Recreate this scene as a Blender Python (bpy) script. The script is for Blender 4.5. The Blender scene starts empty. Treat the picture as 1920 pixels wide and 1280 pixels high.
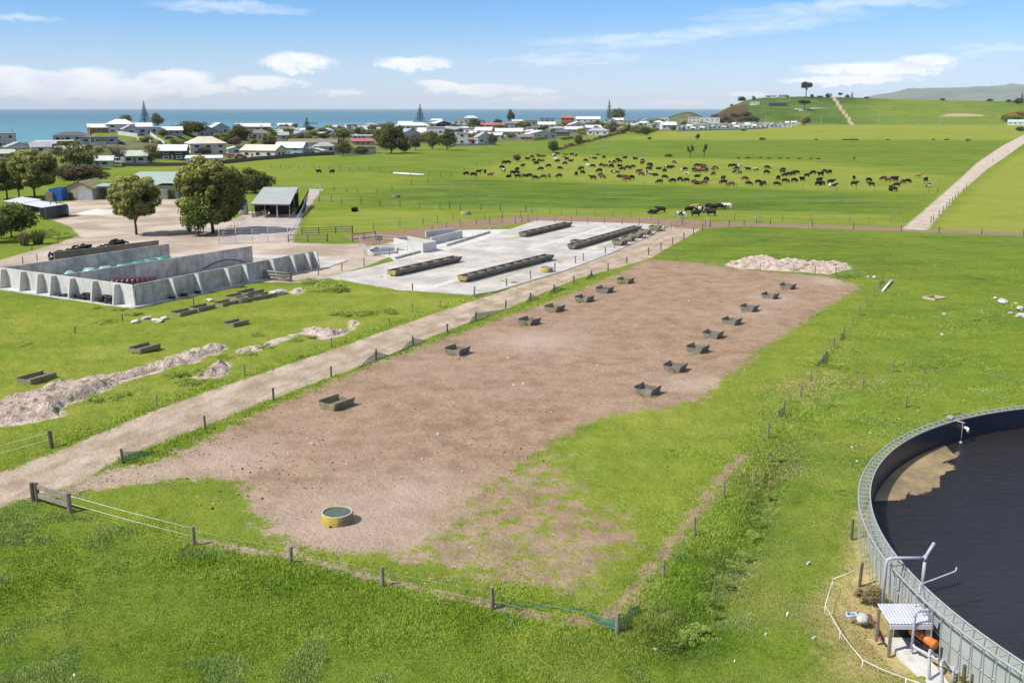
import bpy, bmesh, math, random
import numpy as np
from mathutils import Vector, Matrix
R = math.radians
random.seed(7); rng = np.random.default_rng(11)
SC = bpy.context.scene; COL = SC.collection

# ------------------------------------------------------------------ camera, light, exposure
F = 1850.0; CH = 20.0; HOR = 203.5
PITCH = math.atan((640 - HOR) / F); CP, SP = math.cos(PITCH), math.sin(PITCH)
cam = bpy.data.cameras.new('camera'); camo = bpy.data.objects.new('camera', cam); COL.objects.link(camo)
cam.sensor_width = 36; cam.lens = F / 1920 * 36; cam.clip_start = 0.5; cam.clip_end = 120000
camo.location = (0, 0, CH); camo.rotation_euler = (math.pi / 2 - PITCH, 0, 0)
SC.camera = camo
SUN_AZ = math.atan2(-0.915, -0.40); SUN_EL = R(49)
sl = bpy.data.lights.new('sun', 'SUN'); sl.energy = 4.9; sl.angle = R(0.53); sl.color = (1.0, 0.945, 0.86)
so = bpy.data.objects.new('sun', sl); COL.objects.link(so); so.location = (0, 0, 300)
sdir = Vector((math.sin(SUN_AZ) * math.cos(SUN_EL), math.cos(SUN_AZ) * math.cos(SUN_EL), math.sin(SUN_EL)))
so.rotation_euler = sdir.to_track_quat('Z', 'Y').to_euler()
SC.view_settings.view_transform = 'Standard'; SC.view_settings.look = 'None'
SC.view_settings.exposure = 0.22; SC.view_settings.gamma = 1
SC.cycles.max_bounces = 6; SC.cycles.diffuse_bounces = 2; SC.cycles.glossy_bounces = 2
SC.cycles.transparent_max_bounces = 12; SC.cycles.volume_bounces = 0; SC.cycles.caustics_reflective = False
SC.cycles.caustics_refractive = False

# ------------------------------------------------------------------ node helpers
class NT:
    def __init__(s, tree): s.t = tree; s.n = tree.nodes; s.l = tree.links
    def new(s, typ, **kw):
        nd = s.n.new(typ)
        for k, v in kw.items(): setattr(nd, k, v)
        return nd
    def set(s, sock, v):
        if hasattr(v, 'is_output') or isinstance(v, bpy.types.NodeSocket): s.l.new(v, sock)
        else: sock.default_value = v
    def math(s, op, a, b=0.0, c=None, clamp=False):
        nd = s.new('ShaderNodeMath', operation=op, use_clamp=clamp); s.set(nd.inputs[0], a); s.set(nd.inputs[1], b)
        if c is not None: s.set(nd.inputs[2], c)
        return nd.outputs[0]
    def vmath(s, op, a, b=(0, 0, 0)):
        nd = s.new('ShaderNodeVectorMath', operation=op); s.set(nd.inputs[0], a); s.set(nd.inputs[1], b); return nd.outputs[0]
    def noise(s, vec, scale, detail=3.0, rough=0.55, dist=0.0):
        nd = s.new('ShaderNodeTexNoise'); s.set(nd.inputs['Vector'], vec); nd.inputs['Scale'].default_value = scale
        nd.inputs['Detail'].default_value = detail; nd.inputs['Roughness'].default_value = rough; nd.inputs['Distortion'].default_value = dist
        return nd.outputs['Fac']
    def mix(s, f, a, b):
        nd = s.new('ShaderNodeMix', data_type='RGBA'); s.set(nd.inputs[0], f)
        for i, v in ((6, a), (7, b)):
            if isinstance(v, tuple) and len(v) == 3: v = (*v, 1)
            s.set(nd.inputs[i], v)
        return nd.outputs[2]
    def mixs(s, f, a, b):
        nd = s.new('ShaderNodeMixShader'); s.set(nd.inputs[0], f); s.l.new(a, nd.inputs[1]); s.l.new(b, nd.inputs[2]); return nd.outputs[0]
    def ramp(s, f, stops, interp='LINEAR'):
        nd = s.new('ShaderNodeValToRGB'); s.set(nd.inputs[0], f); r = nd.color_ramp; r.interpolation = interp
        while len(r.elements) < len(stops): r.elements.new(0.5)
        for e, (p, c) in zip(r.elements, stops): e.position = p; e.color = (*c, 1) if len(c) == 3 else c
        return nd.outputs[0]
    def step(s, f, lo, hi):
        nd = s.new('ShaderNodeMapRange', interpolation_type='SMOOTHSTEP'); s.set(nd.inputs[0], f)
        nd.inputs[1].default_value = lo; nd.inputs[2].default_value = hi; return nd.outputs[0]
    def attr(s, name): return s.new('ShaderNodeAttribute', attribute_name=name)
    def bump(s, h, strength, dist):
        nd = s.new('ShaderNodeBump'); s.l.new(h, nd.inputs['Height']); nd.inputs['Strength'].default_value = strength
        nd.inputs['Distance'].default_value = dist; return nd.outputs[0]
def newmat(name):
    m = bpy.data.materials.new(name); m.use_nodes = True
    t = NT(m.node_tree); b = m.node_tree.nodes['Principled BSDF']; return m, t, b
MATS = {}
def M(name, col, rough=0.85, var=0.25, scale=1.5, bump=0.0, metal=0.0, c2=None, fine=14.0):
    """a surface with blotchy wear at two scales, in world space so that copies differ"""
    if name in MATS: return MATS[name]
    m, t, b = newmat(name); pos = t.new('ShaderNodeNewGeometry').outputs['Position']
    n1 = t.noise(pos, scale, 4, 0.6); n2 = t.noise(pos, scale * fine, 3, 0.6)
    f = t.math('ADD', t.math('MULTIPLY', n1, 0.65), t.math('MULTIPLY', n2, 0.35))
    f = t.step(f, 0.32, 0.68)
    a = tuple(c * (1 - var) for c in col) if c2 is None else c2
    bcol = tuple(min(c * (1 + var * 0.5), 0.95) for c in col)
    t.l.new(t.mix(f, a, bcol), b.inputs['Base Color'])
    b.inputs['Roughness'].default_value = rough; b.inputs['Metallic'].default_value = metal
    if bump: t.l.new(t.bump(n2, bump, 0.03), b.inputs['Normal'])
    MATS[name] = m; return m

# ------------------------------------------------------------------ sky
w = bpy.data.worlds.new('World'); SC.world = w; w.use_nodes = True
t = NT(w.node_tree); bg = w.node_tree.nodes['Background']
sky = t.new('ShaderNodeTexSky', sky_type='NISHITA', sun_disc=False, sun_elevation=SUN_EL, sun_rotation=SUN_AZ, altitude=20,
            air_density=1.0, dust_density=0.35, ozone_density=2.0)
def ray(px, py):
    a, v = (px - 960) / F, (py - 640) / F
    return np.array([a, CP - v * SP, -SP - v * CP])
def azel(px, py):
    d = ray(px, py); d /= np.linalg.norm(d); return math.atan2(d[0], d[1]), math.asin(d[2])
gen = t.new('ShaderNodeTexCoord').outputs['Generated']
sep = t.new('ShaderNodeSeparateXYZ'); t.l.new(gen, sep.inputs[0])
az = t.math('ARCTAN2', sep.outputs[0], sep.outputs[1]); el = t.math('ARCSINE', sep.outputs[2])
cmb = t.new('ShaderNodeCombineXYZ'); t.l.new(az, cmb.inputs[0]); t.l.new(t.math('MULTIPLY', el, 1.7), cmb.inputs[1])
n_a = t.noise(cmb.outputs[0], 16, 9, 0.62); n_b = t.noise(cmb.outputs[0], 42, 9, 0.66)
wx = t.math('ADD', az, t.math('MULTIPLY', t.math('SUBTRACT', n_a, 0.5), 0.055))
wy = t.math('ADD', el, t.math('MULTIPLY', t.math('SUBTRACT', n_b, 0.5), 0.018))
dens = None
BLOBS = [(110, 168, 250, 22), (340, 166, 150, 18), (20, 140, 60, 22), (40, 150, 120, 27), (165, 146, 85, 26), (330, 148, 85, 26), (245, 160, 110, 18), (555, 117, 88, 27), (495, 155, 95, 18), (640, 174, 60, 11),
         (775, 120, 92, 20), (900, 168, 125, 15), (830, 158, 60, 12), (1640, 130, 165, 19), (1735, 114, 68, 17), (1540, 132, 70, 14), (1600, 150, 150, 10),
         (1000, 186, 90, 9), (1265, 193, 70, 8), (1010, 172, 40, 8), (120, 178, 220, 14), (1405, 178, 40, 8), (-250, 120, 160, 40), (2150, 120, 170, 35)]
for cx, cy, rx, ry in BLOBS:
    ba, be = azel(cx, cy); ra, re = 0.94 * rx / F, 0.85 * ry / F
    dx = t.math('MULTIPLY', t.math('SUBTRACT', wx, ba), 1 / ra); dy = t.math('MULTIPLY', t.math('SUBTRACT', wy, be), 1 / re)
    r2 = t.math('ADD', t.math('MULTIPLY', dx, dx), t.math('MULTIPLY', dy, dy))
    d = t.math('SUBTRACT', 1.0, r2, clamp=True)
    dens = d if dens is None else t.math('MAXIMUM', dens, d)
puff = t.math('MULTIPLY', t.step(t.math('ADD', t.math('MULTIPLY', dens, 0.98), t.math('MULTIPLY', t.math('SUBTRACT', n_b, 0.5), 1.6)), 0.10, 0.80), t.step(dens, 0.0, 0.35))
wis = None
for cx, cy, rx, ry, tilt in [(1330, 62, 330, 17, 0.10), (1180, 75, 200, 14, 0.02), (30, 33, 75, 8, -0.06), (430, 14, 150, 13, -0.02), (1860, 93, 90, 11, 0.03),
                             (1060, 112, 170, 13, 0.03), (1600, 10, 300, 16, 0.06)]:
    ba, be = azel(cx, cy); ra, re = rx / F, ry / F
    qa = t.math('SUBTRACT', wx, ba)
    dx = t.math('MULTIPLY', qa, 1 / ra); dy = t.math('MULTIPLY', t.math('SUBTRACT', t.math('SUBTRACT', wy, be), t.math('MULTIPLY', qa, tilt)), 1 / re)
    d = t.math('SUBTRACT', 1.0, t.math('ADD', t.math('MULTIPLY', dx, dx), t.math('MULTIPLY', dy, dy)), clamp=True)
    wis = d if wis is None else t.math('MAXIMUM', wis, d)
cmb2 = t.new('ShaderNodeCombineXYZ'); t.l.new(az, cmb2.inputs[0]); t.l.new(t.math('MULTIPLY', el, 6.0), cmb2.inputs[1])
n_w = t.noise(cmb2.outputs[0], 22, 6, 0.6, 0.6)
wisp = t.math('MULTIPLY', wis, t.step(n_w, 0.22, 0.62))
# thin veil low over the horizon
veil = t.math('MULTIPLY', t.math('SUBTRACT', 1.0, t.step(el, -0.02, 0.10)), t.math('ADD', 0.62, t.math('MULTIPLY', n_w, 0.35)))
blue = t.mix(1.0, sky.outputs[0], (0.60, 1.04, 1.66)); blue.node.blend_type = 'MULTIPLY'
shade = t.mix(t.step(t.math('ADD', t.math('MULTIPLY', n_a, 0.6), t.math('MULTIPLY', n_b, 0.4)), 0.38, 0.58), (9.4, 10.1, 11.6), (12.6, 12.5, 12.3))
blue = t.mix(t.math('MULTIPLY', t.step(el, 0.14, 0.50), 0.75), blue, (5.6, 6.0, 6.5))   # unseen overhead sky greyed, added to take the blue out of shade
c = t.mix(t.math('MULTIPLY', veil, 1.0, clamp=True), blue, (8.6, 9.9, 12.0))
c = t.mix(t.math('MULTIPLY', wisp, 0.62), c, (9.4, 10.4, 12.0))
c = t.mix(t.math('MULTIPLY', puff, 0.88), c, shade)
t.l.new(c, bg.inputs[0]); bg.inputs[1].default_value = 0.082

# ------------------------------------------------------------------ terrain height, pixels of the photo to points of the ground
def sstep(x): x = np.clip(x, 0, 1); return x * x * (3 - 2 * x)
def vnoise(x, y, s, seed=0):
    x = np.asarray(x, float) / s; y = np.asarray(y, float) / s; xi = np.floor(x).astype(np.int64); yi = np.floor(y).astype(np.int64)
    fx, fy = x - xi, y - yi; fx = fx * fx * (3 - 2 * fx); fy = fy * fy * (3 - 2 * fy)
    def h(a, b):
        n = (a * 374761393 + b * 668265263 + seed * 974634777) & 0x7fffffff; n = ((n ^ (n >> 13)) * 1274126177) & 0x7fffffff
        return ((n ^ (n >> 16)) & 0xffff) / 65535.0
    return (h(xi, yi) * (1 - fx) + h(xi + 1, yi) * fx) * (1 - fy) + (h(xi, yi + 1) * (1 - fx) + h(xi + 1, yi + 1) * fx) * fy
TB_X = [-900, 0, 200, 390, 560, 700, 800, 1010, 1150, 1230, 1400, 1500]
TB_D = [240, 290, 330, 385, 420, 455, 540, 622, 800, 900, 980, 1180]        # where the fields end and the village begins
SH_X = [-900, 0, 140, 180, 330, 400, 600, 800, 1000, 1150, 1250, 1345]
SH_D = [430, 500, 500, 470, 500, 600, 750, 900, 1120, 1300, 1420, 1560]     # where the land falls to the sea
SH_Z = [2, 3, 4, 10, 10, 7, 6, 5.5, 5, 5, 6, 10]
RG_X = [1250, 1300, 1325, 1345, 1360, 1375, 1400, 1430, 1500, 1600, 1700, 1830, 1920, 2600]
RG_Y = [262, 240, 222, 211, 203, 197, 188, 184, 182, 184, 187, 189, 190, 192]
RD = 1650.0
def height(x, y):
    x = np.asarray(x, float); y = np.asarray(y, float); ys = np.maximum(y, 5.0)
    px = 960 + F * x / (ys * CP + 4.6)
    tb = np.interp(px, TB_X, TB_D); sh = np.interp(px, SH_X, SH_D); sz = np.interp(px, SH_X, SH_Z)
    land = sz * sstep((ys - tb) / np.maximum(sh - tb, 50)) - 16 * sstep((ys - sh) / 90)
    ry = np.interp(px, RG_X, RG_Y); rz = CH + (HOR - ry) / F * RD * CP
    hill = rz * sstep((ys - 1270) / (RD - 1270)) ** 0.85
    back = np.where(px < 1400, -10.0, 14.0)
    hill = np.where(ys > RD, rz + (np.minimum(back, rz) - rz) * sstep((ys - RD) / 700), hill)
    hill = hill + 3.0 * (vnoise(x, y, 130, 5) - 0.5) * sstep((ys - 1290) / 120) * (ys < RD + 200)
    k = sstep((px - 1285) / 70)
    z = land * (1 - k) + hill * k
    z = z + 9 * np.exp(-(((px - 1290) / 38) ** 2) - ((ys - 1350) / 60) ** 2)
    z = z + 0.9 * np.exp(-((x - 62) / 16) ** 2 - ((y - 95) / 26) ** 2)           # low bank right of the lot
    return z
_TS = np.geomspace(15, 2600, 1500)
def P(px, py):
    d = ray(px, py); pts = np.outer(_TS, d); z = CH + pts[:, 2]; h = height(pts[:, 0], pts[:, 1]); b = z < h
    if not b.any(): i = int(np.argmin(z - h)); q = pts[i]; return Vector((q[0], q[1], h[i]))
    i = int(np.argmax(b)); a0, a1 = _TS[max(i - 1, 0)], _TS[i]
    for _ in range(18):
        am = (a0 + a1) / 2; q = am * d
        if CH + q[2] < height(q[0], q[1]): a1 = am
        else: a0 = am
    q = a1 * d; return Vector((q[0], q[1], float(height(q[0], q[1]))))
def Pz(px, py, z=0.0):
    d = ray(px, py); s = (z - CH) / d[2]; return Vector((d[0] * s, d[1] * s, z))
def ppm(p): return F / (p[1] * CP + (CH - p[2]) * SP)
def gz(x, y): return float(height(x, y))

# ------------------------------------------------------------------ mesh and object helpers
class MB:
    def __init__(s): s.v = []; s.f = []
    def add(s, vs, fs): o = len(s.v); s.v += [tuple(q) for q in vs]; s.f += [tuple(i + o for i in f) for f in fs]; return s
    def box(s, c, size, rz=0.0, taper=1.0):
        hx, hy, hz = size[0] / 2, size[1] / 2, size[2] / 2; ca, sa = math.cos(rz), math.sin(rz); vs = []
        for z, k in ((-hz, 1), (hz, taper)):
            for x, y in ((-hx, -hy), (hx, -hy), (hx, hy), (-hx, hy)):
                x, y = x * k, y * k; vs.append((c[0] + x * ca - y * sa, c[1] + x * sa + y * ca, c[2] + z))
        return s.add(vs, [(3, 2, 1, 0), (4, 5, 6, 7), (0, 1, 5, 4), (1, 2, 6, 5), (2, 3, 7, 6), (3, 0, 4, 7)])
    def beam(s, a, b, wd, ht):
        a, b = Vector(a), Vector(b); d = (b - a).normalized(); up = Vector((0, 0, 1)) if abs(d.z) < 0.95 else Vector((0, 1, 0))
        x = d.cross(up).normalized() * wd / 2; y = x.cross(d).normalized() * ht / 2
        vs = [q + i * x + j * y for q in (a, b) for i, j in ((-1, -1), (1, -1), (1, 1), (-1, 1))]
        return s.add(vs, [(0, 1, 2, 3), (7, 6, 5, 4), (0, 4, 5, 1), (1, 5, 6, 2), (2, 6, 7, 3), (3, 7, 4, 0)])
    def tube(s, pts, r, seg=8, cap=True, r1=None):
        pts = [Vector(p) for p in pts]; n = len(pts); vs = []; up = None
        for i, p in enumerate(pts):
            d = (pts[min(i + 1, n - 1)] - pts[max(i - 1, 0)]).normalized()
            if up is None: up = Vector((0, 0, 1)) if abs(d.z) < 0.9 else Vector((0, 1, 0))
            x = d.cross(up).normalized(); y = x.cross(d).normalized(); up = y
            rr = r if r1 is None else r + (r1 - r) * i / max(n - 1, 1)
            for k in range(seg): an = 2 * math.pi * k / seg; vs.append(p + x * math.cos(an) * rr + y * math.sin(an) * rr)
        fs = [(i * seg + k, i * seg + (k + 1) % seg, (i + 1) * seg + (k + 1) % seg, (i + 1) * seg + k) for i in range(n - 1) for k in range(seg)]
        if cap: fs += [tuple(range(seg - 1, -1, -1)), tuple((n - 1) * seg + k for k in range(seg))]
        return s.add(vs, fs)
    def lathe(s, prof, seg=32, c=(0, 0, 0), closed=False):
        n = len(prof); vs = [(c[0] + r * math.cos(2 * math.pi * k / seg), c[1] + r * math.sin(2 * math.pi * k / seg), c[2] + z) for r, z in prof for k in range(seg)]
        m = n if closed else n - 1
        fs = [(i * seg + k, i * seg + (k + 1) % seg, ((i + 1) % n) * seg + (k + 1) % seg, ((i + 1) % n) * seg + k) for i in range(m) for k in range(seg)]
        return s.add(vs, fs)
    def prism(s, poly, z0, z1):
        n = len(poly); a = sum(poly[i][0] * poly[(i + 1) % n][1] - poly[(i + 1) % n][0] * poly[i][1] for i in range(n))
        if a < 0: poly = poly[::-1]
        vs = [(p[0], p[1], z0) for p in poly] + [(p[0], p[1], z1) for p in poly]
        return s.add(vs, [tuple(range(n - 1, -1, -1)), tuple(range(n, 2 * n))] + [(i, (i + 1) % n, n + (i + 1) % n, n + i) for i in range(n)])
    def mesh(s, name, mat, smooth=False):
        me = bpy.data.meshes.new(name); me.from_pydata(s.v, [], s.f); me.materials.append(mat)
        if smooth: me.polygons.foreach_set('use_smooth', [True] * len(me.polygons))
        me.update(); return me
    def build(s, name, mat, parent=None, smooth=False, world=False, bevel=0.0):
        if world and parent is not None:
            o = Vector(parent.location); s.v = [(q[0] - o.x, q[1] - o.y, q[2] - o.z) for q in s.v]
        ob = link(name, s.mesh(name, mat, smooth), parent)
        if bevel:
            md = ob.modifiers.new('bevel', 'BEVEL'); md.width = bevel; md.segments = 1; md.limit_method = 'ANGLE'
        return ob
def link(name, me, parent=None, loc=None, rz=0.0):
    ob = bpy.data.objects.new(name, me); COL.objects.link(ob)
    if parent is not None: ob.parent = parent
    if loc is not None: ob.location = loc
    if rz: ob.rotation_euler = (0, 0, rz)
    return ob
def tag(ob, label=None, cat=None, group=None, kind=None):
    if label: ob['label'] = label
    if cat: ob['category'] = cat
    if group: ob['group'] = group
    if kind: ob['kind'] = kind
    return ob
def thing(name, label, cat, loc=(0, 0, 0), rz=0.0, group=None):
    return tag(link(name, None, None, loc, rz), label, cat, group)
KIDS = {}
def dup(root, loc, rz=None, label=None, scale=None):
    def cp(o, par):
        c = o.copy(); COL.objects.link(c)
        if par is not None: c.parent = par
        for ch in list(o.children): cp(ch, c)
        return c
    r = cp(root, None); r.location = loc
    if rz is not None: r.rotation_euler = (0, 0, rz)
    if scale is not None: r.scale = scale
    if label: r['label'] = label
    return r
ORD = ['first', 'second', 'third', 'fourth', 'fifth', 'sixth', 'seventh', 'eighth', 'ninth', 'tenth', 'eleventh', 'twelfth', 'thirteenth', 'fourteenth', 'fifteenth',
       'sixteenth', 'seventeenth', 'eighteenth', 'nineteenth'] + [tn + ('ieth' if j == 0 else 'y-' + ['first', 'second', 'third', 'fourth', 'fifth', 'sixth', 'seventh', 'eighth', 'ninth'][j - 1])
       for tn in ('twent', 'thirt', 'fort', 'fift', 'sixt', 'sevent', 'eight', 'ninet') for j in range(10)]
def nth(i, n, a='leftmost', z='rightmost'): return a if i == 0 else (z if i == n - 1 else ORD[i] + ' from the ' + ('left' if a == 'leftmost' else 'near end'))
def W(pts): return [tuple(P(*q)[:2]) for q in pts]
def W0(pts, z=0.0): return [tuple(Pz(q[0], q[1], z)[:2]) for q in pts]
def sdf(poly, X, Y):
    """signed distance to a polygon, negative inside"""
    d2 = np.full(X.shape, 1e18); ins = np.zeros(X.shape, bool); n = len(poly)
    for i in range(n):
        ax, ay = poly[i]; bx, by = poly[(i + 1) % n]; ex, ey = bx - ax, by - ay
        tt = np.clip(((X - ax) * ex + (Y - ay) * ey) / (ex * ex + ey * ey + 1e-12), 0, 1)
        d2 = np.minimum(d2, (X - ax - tt * ex) ** 2 + (Y - ay - tt * ey) ** 2)
        c = ((ay > Y) != (by > Y)) & (X < (bx - ax) * (Y - ay) / (by - ay + 1e-15) + ax); ins ^= c
    d = np.sqrt(d2); return np.where(ins, -d, d)
def pdist(line, X, Y):
    d2 = np.full(X.shape, 1e18)
    for (ax, ay), (bx, by) in zip(line[:-1], line[1:]):
        ex, ey = bx - ax, by - ay; tt = np.clip(((X - ax) * ex + (Y - ay) * ey) / (ex * ex + ey * ey + 1e-12), 0, 1)
        d2 = np.minimum(d2, (X - ax - tt * ex) ** 2 + (Y - ay - tt * ey) ** 2)
    return np.sqrt(d2)
def soft(sd, w): return np.clip(0.5 - sd / (2 * w), 0, 1)

# ------------------------------------------------------------------ ground zones (photo pixels laid on the ground)
LOT = W0([(60, 935), (215, 876), (300, 862), (400, 815), (500, 767), (640, 706), (800, 647), (950, 592), (1080, 547), (1150, 517), (1215, 486), (1310, 494), (1420, 508), (1550, 519), (1608, 535),
          (1600, 550), (1545, 578), (1490, 615), (1420, 660), (1392, 690), (1350, 715), (1330, 740), (1270, 768), (1180, 777), (1130, 787), (1080, 820), (1000, 850), (960, 890),
          (900, 930), (880, 970), (820, 1010), (760, 1030), (660, 1040), (540, 1030), (500, 990), (470, 950), (450, 905), (400, 892), (300, 900), (200, 918)])
PATCHY = W0([(300, 900), (400, 960), (470, 1000), (520, 1030), (600, 1050), (740, 1088), (930, 1132), (1120, 1165), (1170, 1120), (1240, 1040), (1290, 965), (1220, 880), (1090, 812), (950, 850), (700, 980)])
GREENW = W0([(1080, 815), (1200, 782), (1310, 775), (1390, 860), (1310, 950), (1240, 970), (1150, 950), (1090, 880)])
TRACK = W0([(-160, 950), (0, 884), (140, 832), (300, 764), (470, 706), (640, 649), (800, 593), (950, 543), (1080, 499), (1180, 461), (1240, 432), (1285, 412), (1330, 421), (1275, 452), (1222, 483), (1170, 499),
            (1080, 523), (950, 578), (830, 623), (700, 678), (560, 729), (430, 778), (330, 818), (225, 858), (150, 905), (60, 930), (0, 950), (-160, 1020)])
RACE = W0([(640, 441), (760, 431), (860, 416), (975, 405), (1230, 408), (1330, 415), (1700, 427), (1925, 437), (2200, 445), (2200, 452), (1925, 443), (1700, 434), (1400, 424), (1300, 430), (1240, 424), (1000, 416), (880, 432), (770, 449), (690, 462)])
YARD = W0([(-160, 545), (0, 488), (60, 470), (112, 455), (148, 441), (130, 424), (70, 402), (122, 378), (190, 373), (338, 371), (352, 395), (440, 410), (470, 396), (575, 398), (600, 353), (607, 353), (572, 400), (548, 455),
           (640, 458), (700, 455), (760, 452), (735, 480), (690, 498), (615, 522), (560, 530), (500, 530), (430, 520), (330, 500), (100, 490), (0, 500), (-160, 565)])
GRAV = W0([(1690, 430), (1720, 405), (1760, 370), (1800, 335), (1832, 305), (1880, 273), (1925, 250), (1990, 222), (2040, 222), (1925, 266), (1880, 298), (1850, 318), (1800, 362), (1760, 405), (1738, 432)])
PATH = [W0([(1395, 855), (1360, 888), (1300, 965), (1240, 1040), (1190, 1110), (1130, 1165)]), W0([(370, 1010), (470, 1032), (560, 1045), (740, 1092), (930, 1136), (1100, 1170)]), W0([(1600, 600), (1570, 640), (1530, 700), (1490, 745), (1440, 790)])]
DRY = W0([(1640, 960), (1600, 960), (1575, 1050), (1530, 1120), (1540, 1230), (1560, 1290), (1830, 1290), (1800, 1220), (1700, 1110), (1650, 1040)])
DRY2 = W0([(1400, 700), (1600, 620), (1690, 690), (1640, 800), (1560, 1000), (1480, 1280), (1100, 1280), (1250, 1080), (1350, 930)])
PALE = [(W0([a])[0], r) for a, r in (((640, 980), 5.5), ((250, 890), 4.5), ((1444, 560), 2.2), ((1410, 583), 2.0), ((1560, 528), 3.0), ((760, 930), 3.0), ((420, 860), 3.5), ((1300, 720), 2.5), ((1000, 640), 4.0))]
CHALK = [W0(q) for q in ([(0, 752), (60, 738), (100, 720), (160, 715), (260, 688), (330, 662), (430, 640), (440, 655), (380, 680), (280, 708), (200, 738), (140, 762), (130, 782), (90, 793), (-60, 810), (-60, 765)],
         [(330, 718), (360, 700), (400, 678), (445, 680), (440, 702), (390, 714)], [(415, 672), (440, 652), (470, 648), (540, 626), (562, 622), (565, 634), (490, 660)],
         [(552, 625), (570, 609), (640, 617), (645, 604), (660, 597), (684, 603), (672, 616), (640, 633), (590, 636)], [(528, 548), (560, 534), (585, 545), (560, 555)],
         [(1345, 496), (1400, 481), (1450, 480), (1465, 489), (1590, 492), (1605, 506), (1560, 516), (1450, 509), (1380, 505)])]
TONES = [  # polygon, tone (0 dark bluish sward .. 1 yellow green), edge softness in metres
    ([(-300, 1290), (-300, 1010), (60, 945), (370, 1020), (740, 1098), (930, 1142), (1160, 1195), (1250, 1090), (1300, 1290)], 0.52, 3),
    ([(200, 920), (400, 895), (470, 940), (510, 1030), (370, 1010), (160, 950)], 0.78, 1.5), ([(1170, 1185), (1262, 1060), (1400, 880), (1480, 770), (1560, 680), (1600, 700), (1450, 900), (1330, 1080), (1290, 1180)], 0.30, 1.5),
    ([(-100, 560), (200, 575), (420, 548), (640, 530), (880, 560), (640, 640), (300, 755), (-100, 900)], 0.86, 3),
    ([(1230, 470), (1340, 424), (2100, 446), (2100, 590), (1700, 530), (1400, 500)], 0.46, 4),
    ([(1080, 810), (1420, 665), (1620, 545), (1640, 560), (1500, 760), (1300, 1000), (1150, 1150), (600, 1050)], 0.80, 2),
    ([(1660, 555), (2100, 580), (2100, 780), (1500, 980), (1400, 900)], 0.55, 4),
    ([(550, 442), (575, 395), (800, 393), (990, 402), (860, 418), (700, 438)], 0.88, 2),
    ([(600, 378), (690, 360), (830, 335), (880, 330), (1100, 342), (1700, 365), (1690, 420), (1250, 408), (990, 400), (800, 390)], 0.32, 9),
    ([(860, 392), (1240, 392), (1690, 402), (1690, 424), (1330, 414), (860, 412)], 0.78, 3),
    ([(850, 332), (1000, 291), (1330, 295), (1720, 312), (1780, 330), (1740, 362), (1200, 345)], 0.88, 8),
    ([(1000, 291), (1130, 262), (2000, 266), (1860, 290), (1790, 330), (1500, 300)], 0.44, 12),
    ([(1130, 262), (1230, 244), (1500, 234), (2100, 233), (2100, 262)], 0.90, 25),
    ([(590, 318), (740, 300), (1010, 264), (1130, 262), (960, 295), (830, 330)], 0.50, 8),
    ([(500, 345), (560, 318), (800, 332), (690, 360), (600, 376)], 0.70, 5),
    ([(200, 318), (390, 306), (620, 292), (600, 316), (480, 345), (340, 335)], 0.72, 6),
    ([(1745, 432), (1860, 318), (1930, 275), (2200, 275), (2200, 445)], 1.0, 3)]
TONES = [(W0(a), b, c) for a, b, c in TONES]
TANK_C = (38.30, 36.79); TANK_R = 22.97
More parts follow.
